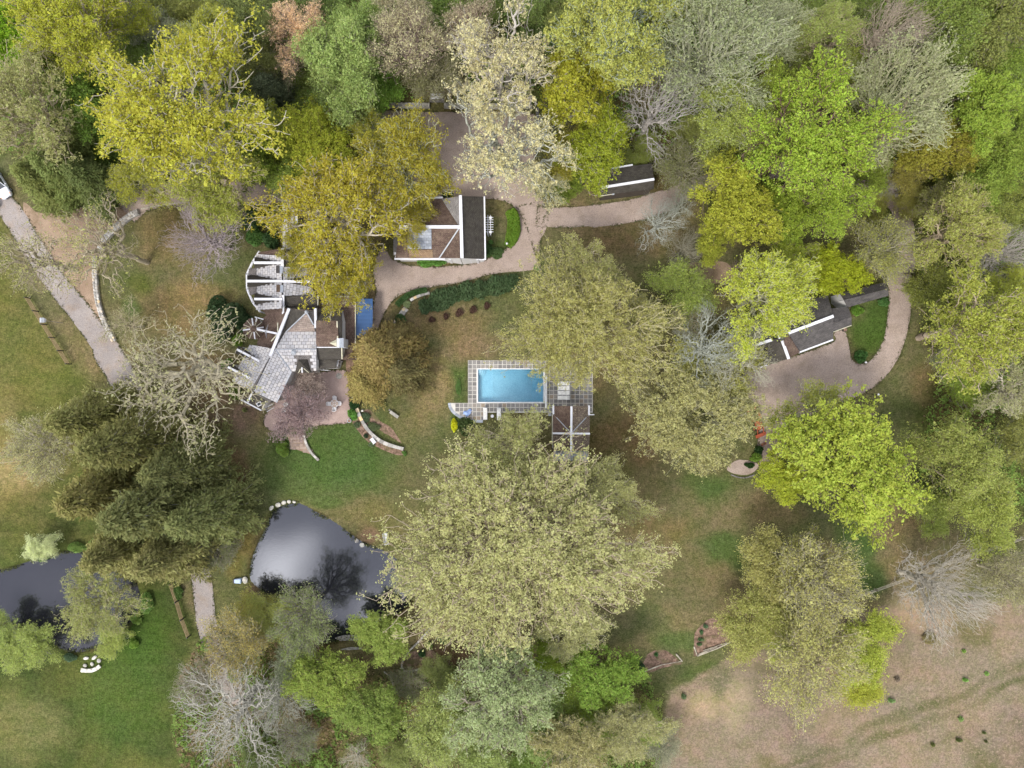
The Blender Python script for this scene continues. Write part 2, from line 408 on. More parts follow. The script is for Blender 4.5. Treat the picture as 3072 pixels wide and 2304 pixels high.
# ---- ground: own colour per place (attribute) broken up by fine procedural texture
def ground_mat(name, fine=5.0, amp=0.75, litter=None, mid=0.75):
    m, nt, out = new_mat(name); p = geo_pos(nt)
    at = nt.nodes.new("ShaderNodeVertexColor"); at.layer_name = "Col"
    a = at.outputs["Color"]
    n0 = noise(nt, 0.13, 4, 0.6, p); n1 = noise(nt, 0.5, 7, 0.72, p); n2 = noise(nt, 1.7, 6, 0.75, p); n3 = noise(nt, fine, 4, 0.75, p)
    a = mixc(nt, ramp(nt, n1, [(0.40, (0, 0, 0)), (0.60, (0.8, 0.8, 0.8))]), a, mixc(nt, 1.0, a, (0.72, 0.86, 0.62, 1), 'MULTIPLY'))
    a = mixc(nt, ramp(nt, n0, [(0.42, (0, 0, 0)), (0.62, (0.6, 0.6, 0.6))]), a, mixc(nt, 1.0, a, (1.28, 1.12, 1.06, 1), 'MULTIPLY'))
    a = mixc(nt, mid, a, ramp(nt, n2, [(0.34, (0.24, 0.26, 0.2, 1)), (0.5, (0.5, 0.5, 0.5, 1)), (0.66, (0.76, 0.74, 0.78, 1))]), 'OVERLAY')
    a = mixc(nt, amp, a, ramp(nt, n3, [(0.30, (0.16, 0.16, 0.16, 1)), (0.5, (0.5, 0.5, 0.5, 1)), (0.70, (0.84, 0.84, 0.84, 1))]), 'OVERLAY')
    if litter: a = mixc(nt, ramp(nt, noise(nt, 2.2, 6, 0.75, p), [(0.52, (0, 0, 0)), (0.64, (0.75, 0.75, 0.75))]), a, litter)
    principled(nt, out, a, 0.95, 0.08, bump=n3, bstr=0.6, bdist=0.08); return m
M_LAWN = ground_mat("lawn_grass", 4.5, 0.8)
M_MEADOW = ground_mat("dry_meadow", 4.0, 0.7, rgb(134, 117, 100), 0.38)
M_PASTURE = ground_mat("pasture_grass", 4.5, 0.75)
M_WOODS = ground_mat("leaf_litter", 2.6, 0.95, rgb(88, 82, 54))
# ---------------------------------------------------------------- terrain
rng = np.random.default_rng(7)
def W2(pts):                                       # photo pixels -> ground metres (N,2)
    return np.array([(P(x, y).x, P(x, y).y) for x, y in pts])
def O2(pts):                                       # overview pixels -> ground metres
    return W2([(x * 1.38879, y * 1.38879) for x, y in pts])
def smooth_closed(p, n=4):
    """Catmull-Rom through a closed outline"""
    p = np.asarray(p, float); out = []
    m = len(p)
    for i in range(m):
        a, b, c, d = p[i - 1], p[i], p[(i + 1) % m], p[(i + 2) % m]
        for t in np.arange(n) / n:
            out.append(0.5 * (2 * b + (c - a) * t + (2 * a - 5 * b + 4 * c - d) * t * t + (3 * b - a - 3 * c + d) * t ** 3))
    return np.array(out)
def smooth_open(p, n=6):
    p = np.asarray(p, float); q = np.vstack([2 * p[0] - p[1], p, 2 * p[-1] - p[-2]]); out = []
    for i in range(1, len(q) - 2):
        a, b, c, d = q[i - 1], q[i], q[i + 1], q[i + 2]
        for t in np.arange(n) / n:
            out.append(0.5 * (2 * b + (c - a) * t + (2 * a - 5 * b + 4 * c - d) * t * t + (3 * b - a - 3 * c + d) * t ** 3))
    out.append(p[-1]); return np.array(out)
def ribbon(line, w):
    """outline of a strip of width w (scalar or per point) along an open line"""
    l = np.asarray(line, float); d = np.gradient(l, axis=0); d /= np.linalg.norm(d, axis=1)[:, None]
    nrm = np.stack([-d[:, 1], d[:, 0]], 1); w = np.broadcast_to(np.asarray(w, float), (len(l),))[:, None] / 2
    return np.vstack([l + nrm * w, (l - nrm * w)[::-1]])
def inside(poly, x, y):
    poly = np.asarray(poly); r = np.zeros(x.shape, bool); j = len(poly) - 1
    for i in range(len(poly)):
        xi, yi = poly[i]; xj, yj = poly[j]
        c = ((yi > y) != (yj > y)) & (x < (xj - xi) * (y - yi) / (yj - yi + 1e-12) + xi)
        r ^= c; j = i
    return r
def sdf(poly, x, y):
    """signed distance, negative inside"""
    poly = np.asarray(poly); best = np.full(x.shape, 1e9)
    for i in range(len(poly)):
        a, b = poly[i - 1], poly[i]; e = b - a; L = e @ e + 1e-12
        t = np.clip(((x - a[0]) * e[0] + (y - a[1]) * e[1]) / L, 0, 1)
        best = np.minimum(best, np.hypot(x - a[0] - t * e[0], y - a[1] - t * e[1]))
    return np.where(inside(poly, x, y), -best, best)
def wob(x, y, s, seed=0):
    """cheap smooth noise in -1..1"""
    r = np.random.default_rng(seed); o = np.zeros_like(x); tot = 0
    for k in range(5):
        for _ in range(3):
            a = r.uniform(0, 2 * np.pi); f = s * 1.8 ** k * r.uniform(0.8, 1.2); ph = r.uniform(0, 6.28); am = 0.62 ** k
            o += am * np.sin(f * (x * math.cos(a) + y * math.sin(a)) + ph + 1.5 * np.sin(0.6 * f * (y * math.cos(a) - x * math.sin(a)) + ph * 2)); tot += am * 0.7
    return np.clip(o / tot, -1, 1)

POND1 = smooth_closed(O2([(575, 1142), (588, 1106), (612, 1094), (645, 1089), (682, 1108), (722, 1130), (768, 1164), (800, 1180), (832, 1194), (866, 1220), (884, 1262),
                          (886, 1300), (862, 1322), (830, 1345), (795, 1366), (752, 1378), (715, 1386), (690, 1384), (676, 1352), (640, 1330), (598, 1300), (562, 1272), (541, 1248), (546, 1206), (560, 1172)]))
POND2 = smooth_closed(O2([(-60, 1235), (0, 1234), (40, 1222), (90, 1205), (140, 1192), (190, 1196), (240, 1215), (286, 1250), (302, 1300), (288, 1340),
                          (250, 1368), (215, 1392), (188, 1404), (155, 1408), (118, 1392), (92, 1362), (50, 1352), (0, 1340), (-60, 1330)]))
MEADOW = W2([(1985, 2420), (1990, 2180), (2005, 2075), (2090, 2045), (2180, 1985), (2240, 1955), (2330, 1915), (2450, 1890), (2590, 1835), (2690, 1815), (2840, 1800), (2960, 1790), (3090, 1800), (3300, 1790), (3300, 2420)])
WOODS = [W2([(-200, -200), (3300, -200), (3300, 1560), (2960, 1560), (2740, 1490), (2745, 1300), (2810, 1050), (2745, 860), (2735, 720), (2560, 640), (2300, 700), (2130, 660), (2100, 560), (1900, 470), (1640, 330),
              (1160, 310), (1150, 420), (1080, 520), (800, 510), (440, 500), (330, 560), (150, 560), (40, 470), (-200, 430)]),
         W2([(870, 2420), (880, 2140), (900, 2060), (1160, 2010), (1290, 1990), (1500, 1990), (1800, 1930), (1950, 2030), (1985, 2150), (1970, 2420)]),
         W2([(560, 2420), (520, 2180), (540, 2020), (600, 1920), (740, 1800), (850, 1830), (960, 1930), (1050, 2000), (1020, 2240), (980, 2420)])]
PASTURE = W2([(-200, 640), (0, 640), (60, 830), (100, 910), (215, 1100), (300, 1200), (330, 1700), (520, 1745), (590, 1900), (540, 2020), (520, 2180), (560, 2420), (-200, 2420)])
DECK = W2([(1404, 1081), (1778, 1081), (1778, 1238), (1404, 1238)])

G_X = np.arange(-81, 81.01, 0.5); G_Y = np.arange(-61, 61.01, 0.5)
GX, GY = np.meshgrid(G_X, G_Y)
GZ = np.zeros_like(GX)
for pond in (POND1, POND2):
    s = sdf(pond, GX, GY)
    GZ = np.minimum(GZ, np.where(s < 0.5, np.maximum(-1.4, -0.16 + 0.45 * (s)), 0))
# excavation for the swimming pool, hidden beneath its deck
s_deck = sdf(W2([(1412, 1090), (1660, 1090), (1660, 1216), (1412, 1216)]), GX, GY)
GZ = np.where(s_deck < 0, -3.3, GZ)

wx = GX + 1.6 * wob(GX, GY, 0.28, 1); wy = GY + 1.6 * wob(GX, GY, 0.28, 2)
C_LBROWN, C_LGREEN, C_BGREEN = rgb(122, 111, 82), rgb(98, 103, 66), rgb(82, 102, 54)
C_TAN, C_MEAD, C_WOOD, C_PAST, C_PGREEN = rgb(150, 128, 92), rgb(142, 126, 108), rgb(92, 98, 52), rgb(102, 99, 58), rgb(70, 82, 42)
col = np.empty(GX.shape + (3,)); col[:] = C_LBROWN[:3]
def blend(c, w):
    global col
    w = np.clip(w, 0, 1)[..., None]; col = col * (1 - w) + np.array(c[:3]) * w
def blob(px, py, rx, ry, c, strength=1.0, rot=0.0, sharp=1.6):
    q = P(px, py); dx, dy = wx - q.x, wy - q.y; ca, sa = math.cos(rot), math.sin(rot)
    u = (dx * ca + dy * sa) / (rx * K); v = (-dx * sa + dy * ca) / (ry * K)
    blend(c, strength * np.clip(sharp * (1 - np.sqrt(u * u + v * v)) + 0.3, 0, 1))
blend(C_LGREEN, np.clip(0.38 + 0.9 * wob(GX, GY, 0.16, 5), 0, 0.8))
blend(C_TAN, np.clip(1.2 * wob(GX, GY, 0.12, 8) - 0.45, 0, 0.5))
# west pasture
sp = sdf(PASTURE, GX, GY)
blend(C_PAST, np.clip(0.5 - sp / 1.5, 0, 1)); m_p = np.clip(0.5 - sp / 1.5, 0, 1)
q_ = P(0, 1500).y
blend(C_PGREEN, m_p * np.clip((q_ - GY) / 8.0, 0, 0.92))
blend(rgb(112, 112, 60), m_p * np.clip(1.3 * wob(GX, GY, 0.2, 11), 0, 0.55))
_s = np.sin((wx * .28 + wy * .96) * 2.4) * np.clip(.6 + wob(GX, GY, .15, 71), 0, 1); blend(rgb(84, 94, 48), m_p * .28 * np.clip(_s, 0, 1)); blend(rgb(124, 120, 74), m_p * .22 * np.clip(-_s, 0, 1))     # mowing lines
# greener and barer places on the lawns
for b in [(1000, 1360, 210, 110, C_BGREEN, .95), (880, 1420, 140, 90, C_BGREEN, .75), (1090, 1420, 90, 60, C_BGREEN, .7), (975, 1490, 80, 30, C_BGREEN, .8),
          (1150, 1330, 60, 40, rgb(92, 92, 56), .5), (2140, 1480, 75, 70, C_BGREEN, .85), (2080, 1440, 60, 40, C_BGREEN, .6), (2170, 1640, 80, 50, C_BGREEN, .9),
          (2230, 1690, 50, 40, C_BGREEN, .85), (2560, 1640, 55, 110, C_BGREEN, .9), (2590, 1740, 80, 50, C_BGREEN, .9), (2380, 1570, 40, 30, C_BGREEN, .7),
          (2040, 1920, 90, 40, C_BGREEN, .75), (2150, 2020, 140, 36, rgb(84, 98, 52), .85), (1960, 1860, 60, 50, C_LGREEN, .7), (1370, 1120, 30, 80, C_BGREEN, .8), (1300, 1010, 40, 50, C_LGREEN, .8),
          (1375, 1245, 30, 60, C_BGREEN, .7), (2660, 960, 80, 110, rgb(78, 98, 44), .95), (2600, 1010, 60, 70, rgb(78, 98, 44), .95), (2850, 1230, 160, 150, rgb(92, 96, 54), .85),
          (2900, 1130, 110, 60, C_LBROWN, .6), (2780, 1150, 70, 60, rgb(124, 106, 78), .9), (2900, 1430, 160, 140, rgb(80, 92, 50), .7), (1880, 1320, 110, 90, rgb(116, 98, 70), .9), (1840, 1450, 80, 120, rgb(98, 94, 58), .8),
          (2260, 1540, 190, 70, rgb(128, 114, 84), .8), (2480, 1680, 60, 60, rgb(130, 114, 84), .75), (1980, 1600, 120, 60, rgb(122, 108, 72), .6),
          (1880, 720, 170, 70, rgb(118, 102, 74), .95), (1560, 700, 30, 40, rgb(120, 106, 74), .8), (1510, 750, 40, 40, rgb(76, 92, 48), .8), (520, 700, 130, 110, rgb(128, 112, 76), .9), (600, 880, 120, 60, rgb(140, 120, 84), .8), (400, 860, 60, 40, rgb(88, 98, 46), .8),
          (380, 930, 40, 30, C_BGREEN, .8), (560, 960, 100, 50, rgb(132, 116, 80), .7), (620, 1120, 110, 80, rgb(124, 106, 80), .9), (640, 1230, 120, 70, rgb(120, 100, 78), .9), (740, 1250, 50, 60, rgb(126, 104, 88), .9),
          (700, 1400, 60, 60, rgb(136, 112, 84), .9), (690, 1500, 50, 90, rgb(142, 124, 80), .9), (735, 1590, 40, 100, rgb(142, 128, 78), .9, 0.25), (700, 1680, 40, 60, rgb(120, 112, 66), .8), (1180, 1560, 150, 80, rgb(126, 118, 78), .7),
          (1120, 1610, 50, 26, rgb(142, 116, 96), .9), (1290, 1160, 60, 110, rgb(150, 130, 94), .75), (1420, 1040, 120, 60, rgb(138, 116, 92), .75), (1350, 950, 150, 60, rgb(134, 112, 82), .7),
          (800, 1790, 80, 40, rgb(112, 92, 74), .8), (1180, 1880, 60, 50, rgb(104, 96, 62), .9), (1060, 2010, 80, 50, rgb(92, 80, 58), .9), (980, 2160, 90, 80, rgb(100, 84, 68), .9), (950, 2260, 160, 60, rgb(104, 88, 74), .9),
          (0, 1330, 60, 200, rgb(142, 128, 82), .7), (50, 1420, 90, 60, rgb(160, 142, 102), .7), (60, 1780, 140, 110, rgb(96, 110, 52), .5), (60, 2190, 160, 110, rgb(126, 122, 78), .6), (380, 2060, 160, 200, rgb(78, 100, 44), .6),
          (420, 1900, 100, 110, rgb(74, 98, 40), .7), (300, 1500, 120, 80, rgb(72, 96, 42), .6), (190, 1150, 120, 70, rgb(108, 112, 58), .6), (1760, 1330, 60, 60, rgb(104, 92, 60), .8)]:
    blob(*b[:6], rot=b[6] if len(b) > 6 else 0.0)
for wpoly, strg in zip(WOODS, (0.95, 0.8, 0.75)):
    sw = sdf(wpoly, wx, wy)
    blend(C_WOOD, strg * np.clip(0.5 - sw / 2.5, 0, 1)); blend(rgb(112, 92, 66), strg * np.clip(0.5 - sw / 2.5, 0, 1) * np.clip(1.2 * wob(GX, GY, 0.22, 21) - 0.1, 0, 0.9))
blob(1480, 1900, 110, 60, rgb(112, 86, 70), .9); blob(1380, 1960, 120, 50, rgb(108, 84, 68), .8); blob(1990, 500, 90, 120, rgb(104, 88, 58), .85)
sm = sdf(MEADOW, wx, wy); mm = np.clip(0.5 - sm / 0.8, 0, 1)
blend(C_MEAD, mm)
blend(rgb(118, 102, 90), mm * np.clip(1.3 * wob(GX, GY, 0.18, 31), 0, 0.75)); blend(rgb(104, 100, 62), mm * np.clip(1.3 * wob(GX, GY, 0.3, 33) - 0.35, 0, 0.75))
a_, b_ = P(2230, 2340), P(3100, 1990); d_ = (b_ - a_).normalized()
for off, wd in ((0, 0.7), (1.9, 0.7)):                     # wheel tracks through the dry grass
    dist = np.abs((wx - a_.x) * -d_.y + (wy - a_.y) * d_.x + off)
    blend(rgb(88, 92, 52), mm * 0.85 * np.clip(1.4 - dist / wd, 0, 1) * np.clip(0.65 + 0.7 * wob(GX, GY, 0.35, 40), 0, 1))
for b in [(2160, 2060, 40, 70, rgb(92, 102, 66), .5), (2120, 2120, 60, 40, rgb(180, 160, 128), .6), (2230, 2120, 60, 90, rgb(178, 158, 128), .6), (2760, 1840, 110, 70, rgb(172, 146, 122), .8), (2700, 2010, 120, 60, rgb(148, 126, 106), .7), (2300, 2180, 80, 70, rgb(146, 126, 112), .8)]:
    blob(*b)
for pond in (POND1, POND2):
    s = sdf(pond, wx, wy); blend(rgb(96, 82, 58), np.clip(1.0 - np.abs(s) / 0.5, 0, 0.7)); blend(rgb(58, 52, 40), np.clip(-s / 0.5, 0, 1))

def zone_of(x, y):
    z = np.zeros(x.shape, int)
    z[inside(PASTURE, x, y)] = 2
    for wp in WOODS: z[inside(wp, x, y)] = 3
    z[inside(MEADOW, x, y)] = 1
    return z
cx_ = 0.5 * (G_X[1:] + G_X[:-1]); cy_ = 0.5 * (G_Y[1:] + G_Y[:-1]); CX, CY = np.meshgrid(cx_, cy_)
ZONE = zone_of(CX + 0.5 * wob(CX, CY, 0.8, 50), CY + 0.5 * wob(CX, CY, 0.8, 51))
nx = len(G_X); VID = np.arange(GX.size).reshape(GX.shape)
QUADS = np.stack([VID[:-1, :-1], VID[:-1, 1:], VID[1:, 1:], VID[1:, :-1]], -1)
VERTS = np.stack([GX, GY, GZ], -1).reshape(-1, 3); VCOL = np.concatenate([col.reshape(-1, 3) * GROUND_GAIN, np.ones((GX.size, 1))], 1)
def set_col(me, c):
    ca = me.color_attributes.new("Col", 'FLOAT_COLOR', 'POINT'); ca.data.foreach_set("color", np.asarray(c, np.float32).ravel())
def sheet(name, quads, mat):
    q = quads.reshape(-1, 4); used, inv = np.unique(q, return_inverse=True)
    me = mesh_np(name, VERTS[used], inv.reshape(-1, 4), mat, True); set_col(me, VCOL[used])
    return tag(link(name, me), kind="structure")
for zi, (nm, mt) in enumerate((("lawn", M_LAWN), ("meadow", M_MEADOW), ("pasture", M_PASTURE), ("woodland_floor", M_WOODS))):
    sheet(nm, QUADS[ZONE == zi], mt)
# the land beyond, out to the horizon
ex = np.array([-3000, -900, -300, -150, -100, -81, 81, 100, 150, 300, 900, 3000.0]); ey = np.array([-3000, -900, -300, -150, -90, -61, 61, 90, 150, 300, 900, 3000.0])
EX, EY = np.meshgrid(ex, ey); EV = np.arange(EX.size).reshape(EX.shape)
EQ = np.stack([EV[:-1, :-1], EV[:-1, 1:], EV[1:, 1:], EV[1:, :-1]], -1); keep = np.ones(EQ.shape[:2], bool); keep[5, 5] = False
me = mesh_np("ground", np.stack([EX, EY, 0 * EX], -1).reshape(-1, 3), EQ[keep].reshape(-1, 4), M_WOODS)
set_col(me, np.tile(np.array(C_WOOD), (EX.size, 1))); tag(link("ground", me), kind="structure")

EDGES = []
def flat(name, outline, z, mat, kind="structure", label=None, cat=None, jitter=0.0, thick=0.0, parent=None):
    """a sheet following an outline, its edge slightly ragged"""
    o = np.asarray(outline, float)
    if jitter: o = o + jitter * np.stack([wob(o[:, 0], o[:, 1], 1.9, 61), wob(o[:, 0], o[:, 1], 1.9, 62)], 1)
    pts = [Vector((x, y, 0)) for x, y in o]; tris = tessellate_polygon([pts])
    v = [(x, y, z) for x, y in o]; f = [tuple(t) for t in tris]
    me = bpy.data.meshes.new(name)
    bm = bmesh.new(); bv = [bm.verts.new(c) for c in v]
    for t in f:
        try: bm.faces.new([bv[i] for i in t])
        except ValueError: pass
    bmesh.ops.recalc_face_normals(bm, faces=bm.faces[:])
    if bm.faces and sum(fc.normal.z for fc in bm.faces) < 0:
        for fc in bm.faces: fc.normal_flip()
    if thick:
        r = bmesh.ops.extrude_face_region(bm, geom=bm.faces[:])
        for e in r["geom"]:
            if isinstance(e, bmesh.types.BMVert): e.co.z += thick
        bmesh.ops.recalc_face_normals(bm, faces=bm.faces[:])
    bm.to_mesh(me); bm.free(); me.materials.append(mat)
    o_ = link(name, me, parent)
    if any(k in name for k in ("drive", "court", "patio")): EDGES.append(o)
    return tag(o_, label, cat, None, kind)

# water sheets, a little wider than the hollows they fill
def grow(poly, d):
    c = poly.mean(0); v = poly - c; return c + v * (1 + d / np.linalg.norm(v, axis=1))[:, None]
flat("pond_water", grow(POND1, 0.9), -0.11, M_POND)
flat("small_pond_water", grow(POND2, 0.9), -0.11, M_POND2)

# drives, courts and paths
def strip(pts, w, n=6): return ribbon(smooth_open(W2(pts), n), w)
flat("gravel_court", smooth_closed(W2([(1120, 345), (1165, 332), (1300, 336), (1480, 334), (1590, 338), (1606, 360), (1608, 450), (1600, 560), (1640, 620), (1640, 680), (1622, 720), (1612, 770), (1585, 700), (1560, 640), (1500, 600), (1380, 600), (1200, 610), (1140, 640), (1100, 620), (1090, 500)]), 4), 0.012, M_GRAVEL, jitter=0.10)
flat("gravel_drive", smooth_closed(W2([(1556, 620), (1640, 620), (1632, 660), (1622, 720), (1608, 765), (1622, 800), (1580, 812), (1480, 822), (1380, 848), (1290, 862), (1210, 880), (1168, 915), (1140, 968), (1120, 1010), (1098, 1010), (1112, 940), (1128, 880), (1120, 800), (1150, 740), (1180, 780), (1260, 800), (1380, 796), (1456, 779), (1520, 745), (1556, 700)]), 4), 0.020, M_GRAVEL, jitter=0.08)
flat("east_gravel_drive", strip([(1610, 650), (1680, 652), (1780, 648), (1900, 632), (2010, 596), (2100, 552), (2250, 516), (2420, 512), (2580, 548), (2690, 610), (2718, 720), (2716, 820)], [3.0] * 12 + [3.4] * 12 + [2.8] * 43, 6), 0.028, M_GRAVEL, jitter=0.10)
flat("barn_court", smooth_closed(W2([(2664, 800), (2728, 800), (2736, 870), (2730, 950), (2712, 1030), (2680, 1100), (2630, 1155), (2570, 1190), (2480, 1230), (2400, 1260), (2360, 1330), (2330, 1400), (2290, 1420), (2272, 1340), (2280, 1240), (2240, 1180), (2230, 1110), (2300, 1095), (2380, 1070), (2500, 1025), (2500, 1000), (2530, 990), (2546, 1030), (2554, 1076), (2580, 1092), (2610, 1082), (2636, 1050), (2655, 1000), (2664, 930), (2666, 880)]), 4), 0.036, M_GRAVEL, jitter=0.08)
flat("service_drive", strip([(380, 640), (430, 600), (520, 578), (620, 572), (720, 574), (830, 588), (960, 560), (1100, 470)], 3.6), 0.044, M_GRAVEL, jitter=0.12)
flat("dirt_verge", smooth_closed(W2([(70, 610), (130, 640), (260, 620), (390, 625), (420, 640), (350, 690), (308, 760), (294, 840), (300, 920), (324, 985), (350, 1040), (300, 1050), (230, 900), (150, 780), (90, 690)]), 4), 0.012, M_DIRT, jitter=0.2)
flat("west_drive", ribbon(smooth_open(W2([(-60, 560), (20, 620), (90, 730), (170, 850), (250, 950), (318, 1050), (390, 1180), (470, 1360), (550, 1560), (600, 1720), (612, 1800), (622, 1880), (660, 1990), (720, 2120)]), 6), [3.3] * 30 + [4.2] * 12 + [3.0] * 37), 0.024, M_ASPHALT, jitter=0.14)
flat("patio", smooth_closed(W2([(862, 1140), (960, 1118), (1030, 1110), (1046, 1140), (1048, 1200), (1050, 1262), (1010, 1272), (960, 1277), (900, 1278), (850, 1285), (810, 1290), (790, 1260), (820, 1210)]), 4), 0.016, M_PATIO, jitter=0.06)
flat("turning_patch", smooth_closed(W2([(2180, 1408), (2210, 1422), (2240, 1424), (2264, 1414), (2275, 1395), (2240, 1380), (2200, 1385)]), 4), 0.016, M_GRAVEL, jitter=0.1)
flat("mown_grass_ring", smooth_closed(W2([(2040, 800), (2080, 788), (2140, 780), (2190, 796), (2200, 830), (2150, 850), (2080, 850), (2040, 830)]), 4), 0.014, M_DIRT, jitter=0.2)
# planting beds
for nm, pts in (("mulch_bed", [(1058, 1262), (1090, 1250), (1120, 1300), (1150, 1330), (1215, 1352), (1200, 1366), (1150, 1350), (1110, 1330), (1080, 1300)]),
                ("mulch_bed", [(1090, 1240), (1140, 1290), (1190, 1320), (1205, 1330), (1180, 1290), (1140, 1262), (1110, 1230)]),
                ("garden_bed", [(1928, 2022), (1935, 1975), (1965, 1950), (2005, 1955), (2040, 1985), (2045, 1992), (2000, 2000)]),
                ("garden_bed", [(2082, 1960), (2085, 1900), (2120, 1862), (2150, 1860), (2178, 1900), (2185, 1925), (2140, 1950), (2092, 1968)]),
                ("garden_bed", [(1205, 1985), (1225, 1960), (1270, 1945), (1310, 1960), (1300, 1990), (1260, 2008), (1225, 2012)]),
                ("shrub_bed", [(1090, 985), (1110, 1040), (1095, 1120), (1040, 1120), (1050, 1010)])):
    BED_Z = globals().get("BED_Z", 0.004) + 0.003
    flat(nm, smooth_closed(W2(pts), 4), BED_Z, M_MULCH, jitter=0.15)
# ---------------------------------------------------------------- buildings
def off_of(par):
    o = Vector((0, 0, 0))
    while par is not None: o += par.location; par = par.parent
    return o
def roof_plane(root, pts, mat, name="roof", thick=0.14, eave=None, world=False):
    """one slope: pts are (photo px, photo py, height); uv runs along the eave (edge 0 unless given)"""
    w = [Vector(p) if world else P(*p) for p in pts]
    n = Vector((0, 0, 0))
    for i in range(len(w)):
        a, b = w[i], w[(i + 1) % len(w)]
        n += Vector(((a.y - b.y) * (a.z + b.z), (a.z - b.z) * (a.x + b.x), (a.x - b.x) * (a.y + b.y)))
    if n.z < 0: w = [w[0]] + w[:0:-1]; n = -n
    n.normalize(); cc = sum(w, Vector()) / len(w)
    if len(w) > 3: w = [Vector((p.x, p.y, cc.z - (n.x * (p.x - cc.x) + n.y * (p.y - cc.y)) / n.z)) for p in w]
    u = Vector((0, 0, 1)).cross(n)
    u = u.normalized() if u.length > 0.02 else Vector((1, 0, 0))
    v = n.cross(u); off = off_of(root); m = len(w)
    bm = bmesh.new(); uvl = bm.loops.layers.uv.new("UVMap")
    T = [bm.verts.new(p - off) for p in w]; B = [bm.verts.new(p - off - Vector((0, 0, thick))) for p in w]
    fs = [bm.faces.new(T), bm.faces.new(B[::-1])]
    for i in range(m): fs.append(bm.faces.new((T[i], B[i], B[(i + 1) % m], T[(i + 1) % m])))
    for f in fs:
        for l in f.loops:
            q = l.vert.co + off; l[uvl].uv = (q.dot(u), q.dot(v))
    bmesh.ops.triangulate(bm, faces=[f for f in fs if len(f.verts) > 4])
    me = bpy.data.meshes.new(name); bm.to_mesh(me); bm.free(); me.materials.append(mat)
    o = link(name, me, root); return o, w, n, u, v
def clip_poly(poly, a, b):
    """keep the left of a->b (2d)"""
    out = []; ex, ey = b[0] - a[0], b[1] - a[1]
    for i in range(len(poly)):
        p, q = poly[i - 1], poly[i]
        sp = ex * (p[1] - a[1]) - ey * (p[0] - a[0]); sq = ex * (q[1] - a[1]) - ey * (q[0] - a[0])
        if sp * sq < 0: t = sp / (sp - sq); out.append((p[0] + (q[0] - p[0]) * t, p[1] + (q[1] - p[1]) * t))
        if sq >= 0: out.append(q)
    return out
def slabs(parent, plane, mat, L, Wd, gap=0.055, up=False, rise=0.035, name="slab", seed=0, holes=()):
    """lay separate slabs in running bond over a roof slope (children of the slope)"""
    o, w, n, u, v = plane; r = random.Random(seed)
    uv = [(p.dot(u), p.dot(v)) for p in w]; base = n * w[0].dot(n)
    area = sum(uv[i - 1][0] * uv[i][1] - uv[i][0] * uv[i - 1][1] for i in range(len(uv)))
    if area < 0: uv = uv[::-1]
    if up: L, Wd = Wd, L
    u0, u1 = min(a for a, b in uv), max(a for a, b in uv); v0, v1 = min(b for a, b in uv), max(b for a, b in uv)
    off = off_of(parent); cnt = 0; j = 0
    vv = v0
    while vv < v1:
        uu = u0 - (0.5 * L if (j % 2 and not up) else 0)
        k = 0
        while uu < u1:
            sh = 0.5 * Wd if (up and k % 2) else 0
            q = [(uu + gap / 2, vv + sh + gap / 2 - (Wd if 0 else 0)), (uu + L - gap / 2, vv + sh + gap / 2), (uu + L - gap / 2, vv + sh + Wd - gap / 2), (uu + gap / 2, vv + sh + Wd - gap / 2)]
            for i in range(len(uv)):
                q = clip_poly(q, uv[i - 1], uv[i])
                if len(q) < 3: break
            if len(q) >= 3:
                c = (sum(a for a, b in q) / len(q), sum(b for a, b in q) / len(q))
                ar = abs(sum(q[i - 1][0] * q[i][1] - q[i][0] * q[i - 1][1] for i in range(len(q)))) / 2
                wc = base + u * c[0] + v * c[1]
                if ar > 0.02 and not any(inside(np.array(h), np.array([wc.x]), np.array([wc.y]))[0] for h in holes):
                    lift = rise + r.uniform(-0.006, 0.01)
                    W3 = [base + u * a + v * b - off for a, b in q]
                    mb = MB(); mb.hexa([p - n * 0.01 for p in W3], [p + n * lift for p in W3])
                    x = mb.build(name, mat, parent); cnt += 1
            uu += L; k += 1
        vv += Wd; j += 1
    return cnt
def walls(root, planes, mat, shrink=0.955, z0=0.0, drop=0.16, name="wall"):
    """outer walls under a set of roof slopes: their joint outline drawn in from the eaves"""
    allp = [p for pl in planes for p in pl]; c = sum(allp, Vector()) / len(allp)
    def S(p): return Vector((c.x + (p.x - c.x) * shrink, c.y + (p.y - c.y) * shrink, p.z - drop))
    key = lambda p: (round(p.x, 2), round(p.y, 2)); seen = {}
    for pl in planes:
        for i in range(len(pl)):
            k = frozenset((key(pl[i]), key(pl[(i + 1) % len(pl)]))); seen[k] = seen.get(k, 0) + 1
    mb = MB(); off = off_of(root)
    for pl in planes:
        for i in range(len(pl)):
            a, b = pl[i], pl[(i + 1) % len(pl)]
            if seen[frozenset((key(a), key(b)))] == 1:
                a, b = S(a) - off, S(b) - off
                mb.poly([(a.x, a.y, z0), (b.x, b.y, z0), b, a])
    return mb.build(name, mat, root)
def ridge(root, a, b, w=0.45, h=0.16, mat=None, name="ridge_cap", lift=0.07):
    A, B = P(a[0], a[1], a[2] + lift), P(b[0], b[1], b[2] + lift); off = off_of(root)
    mb = MB(); mb.bar(A - off, B - off, w, h)
    return mb.build(name, mat or M_WHITE, root, bevel=0.015)
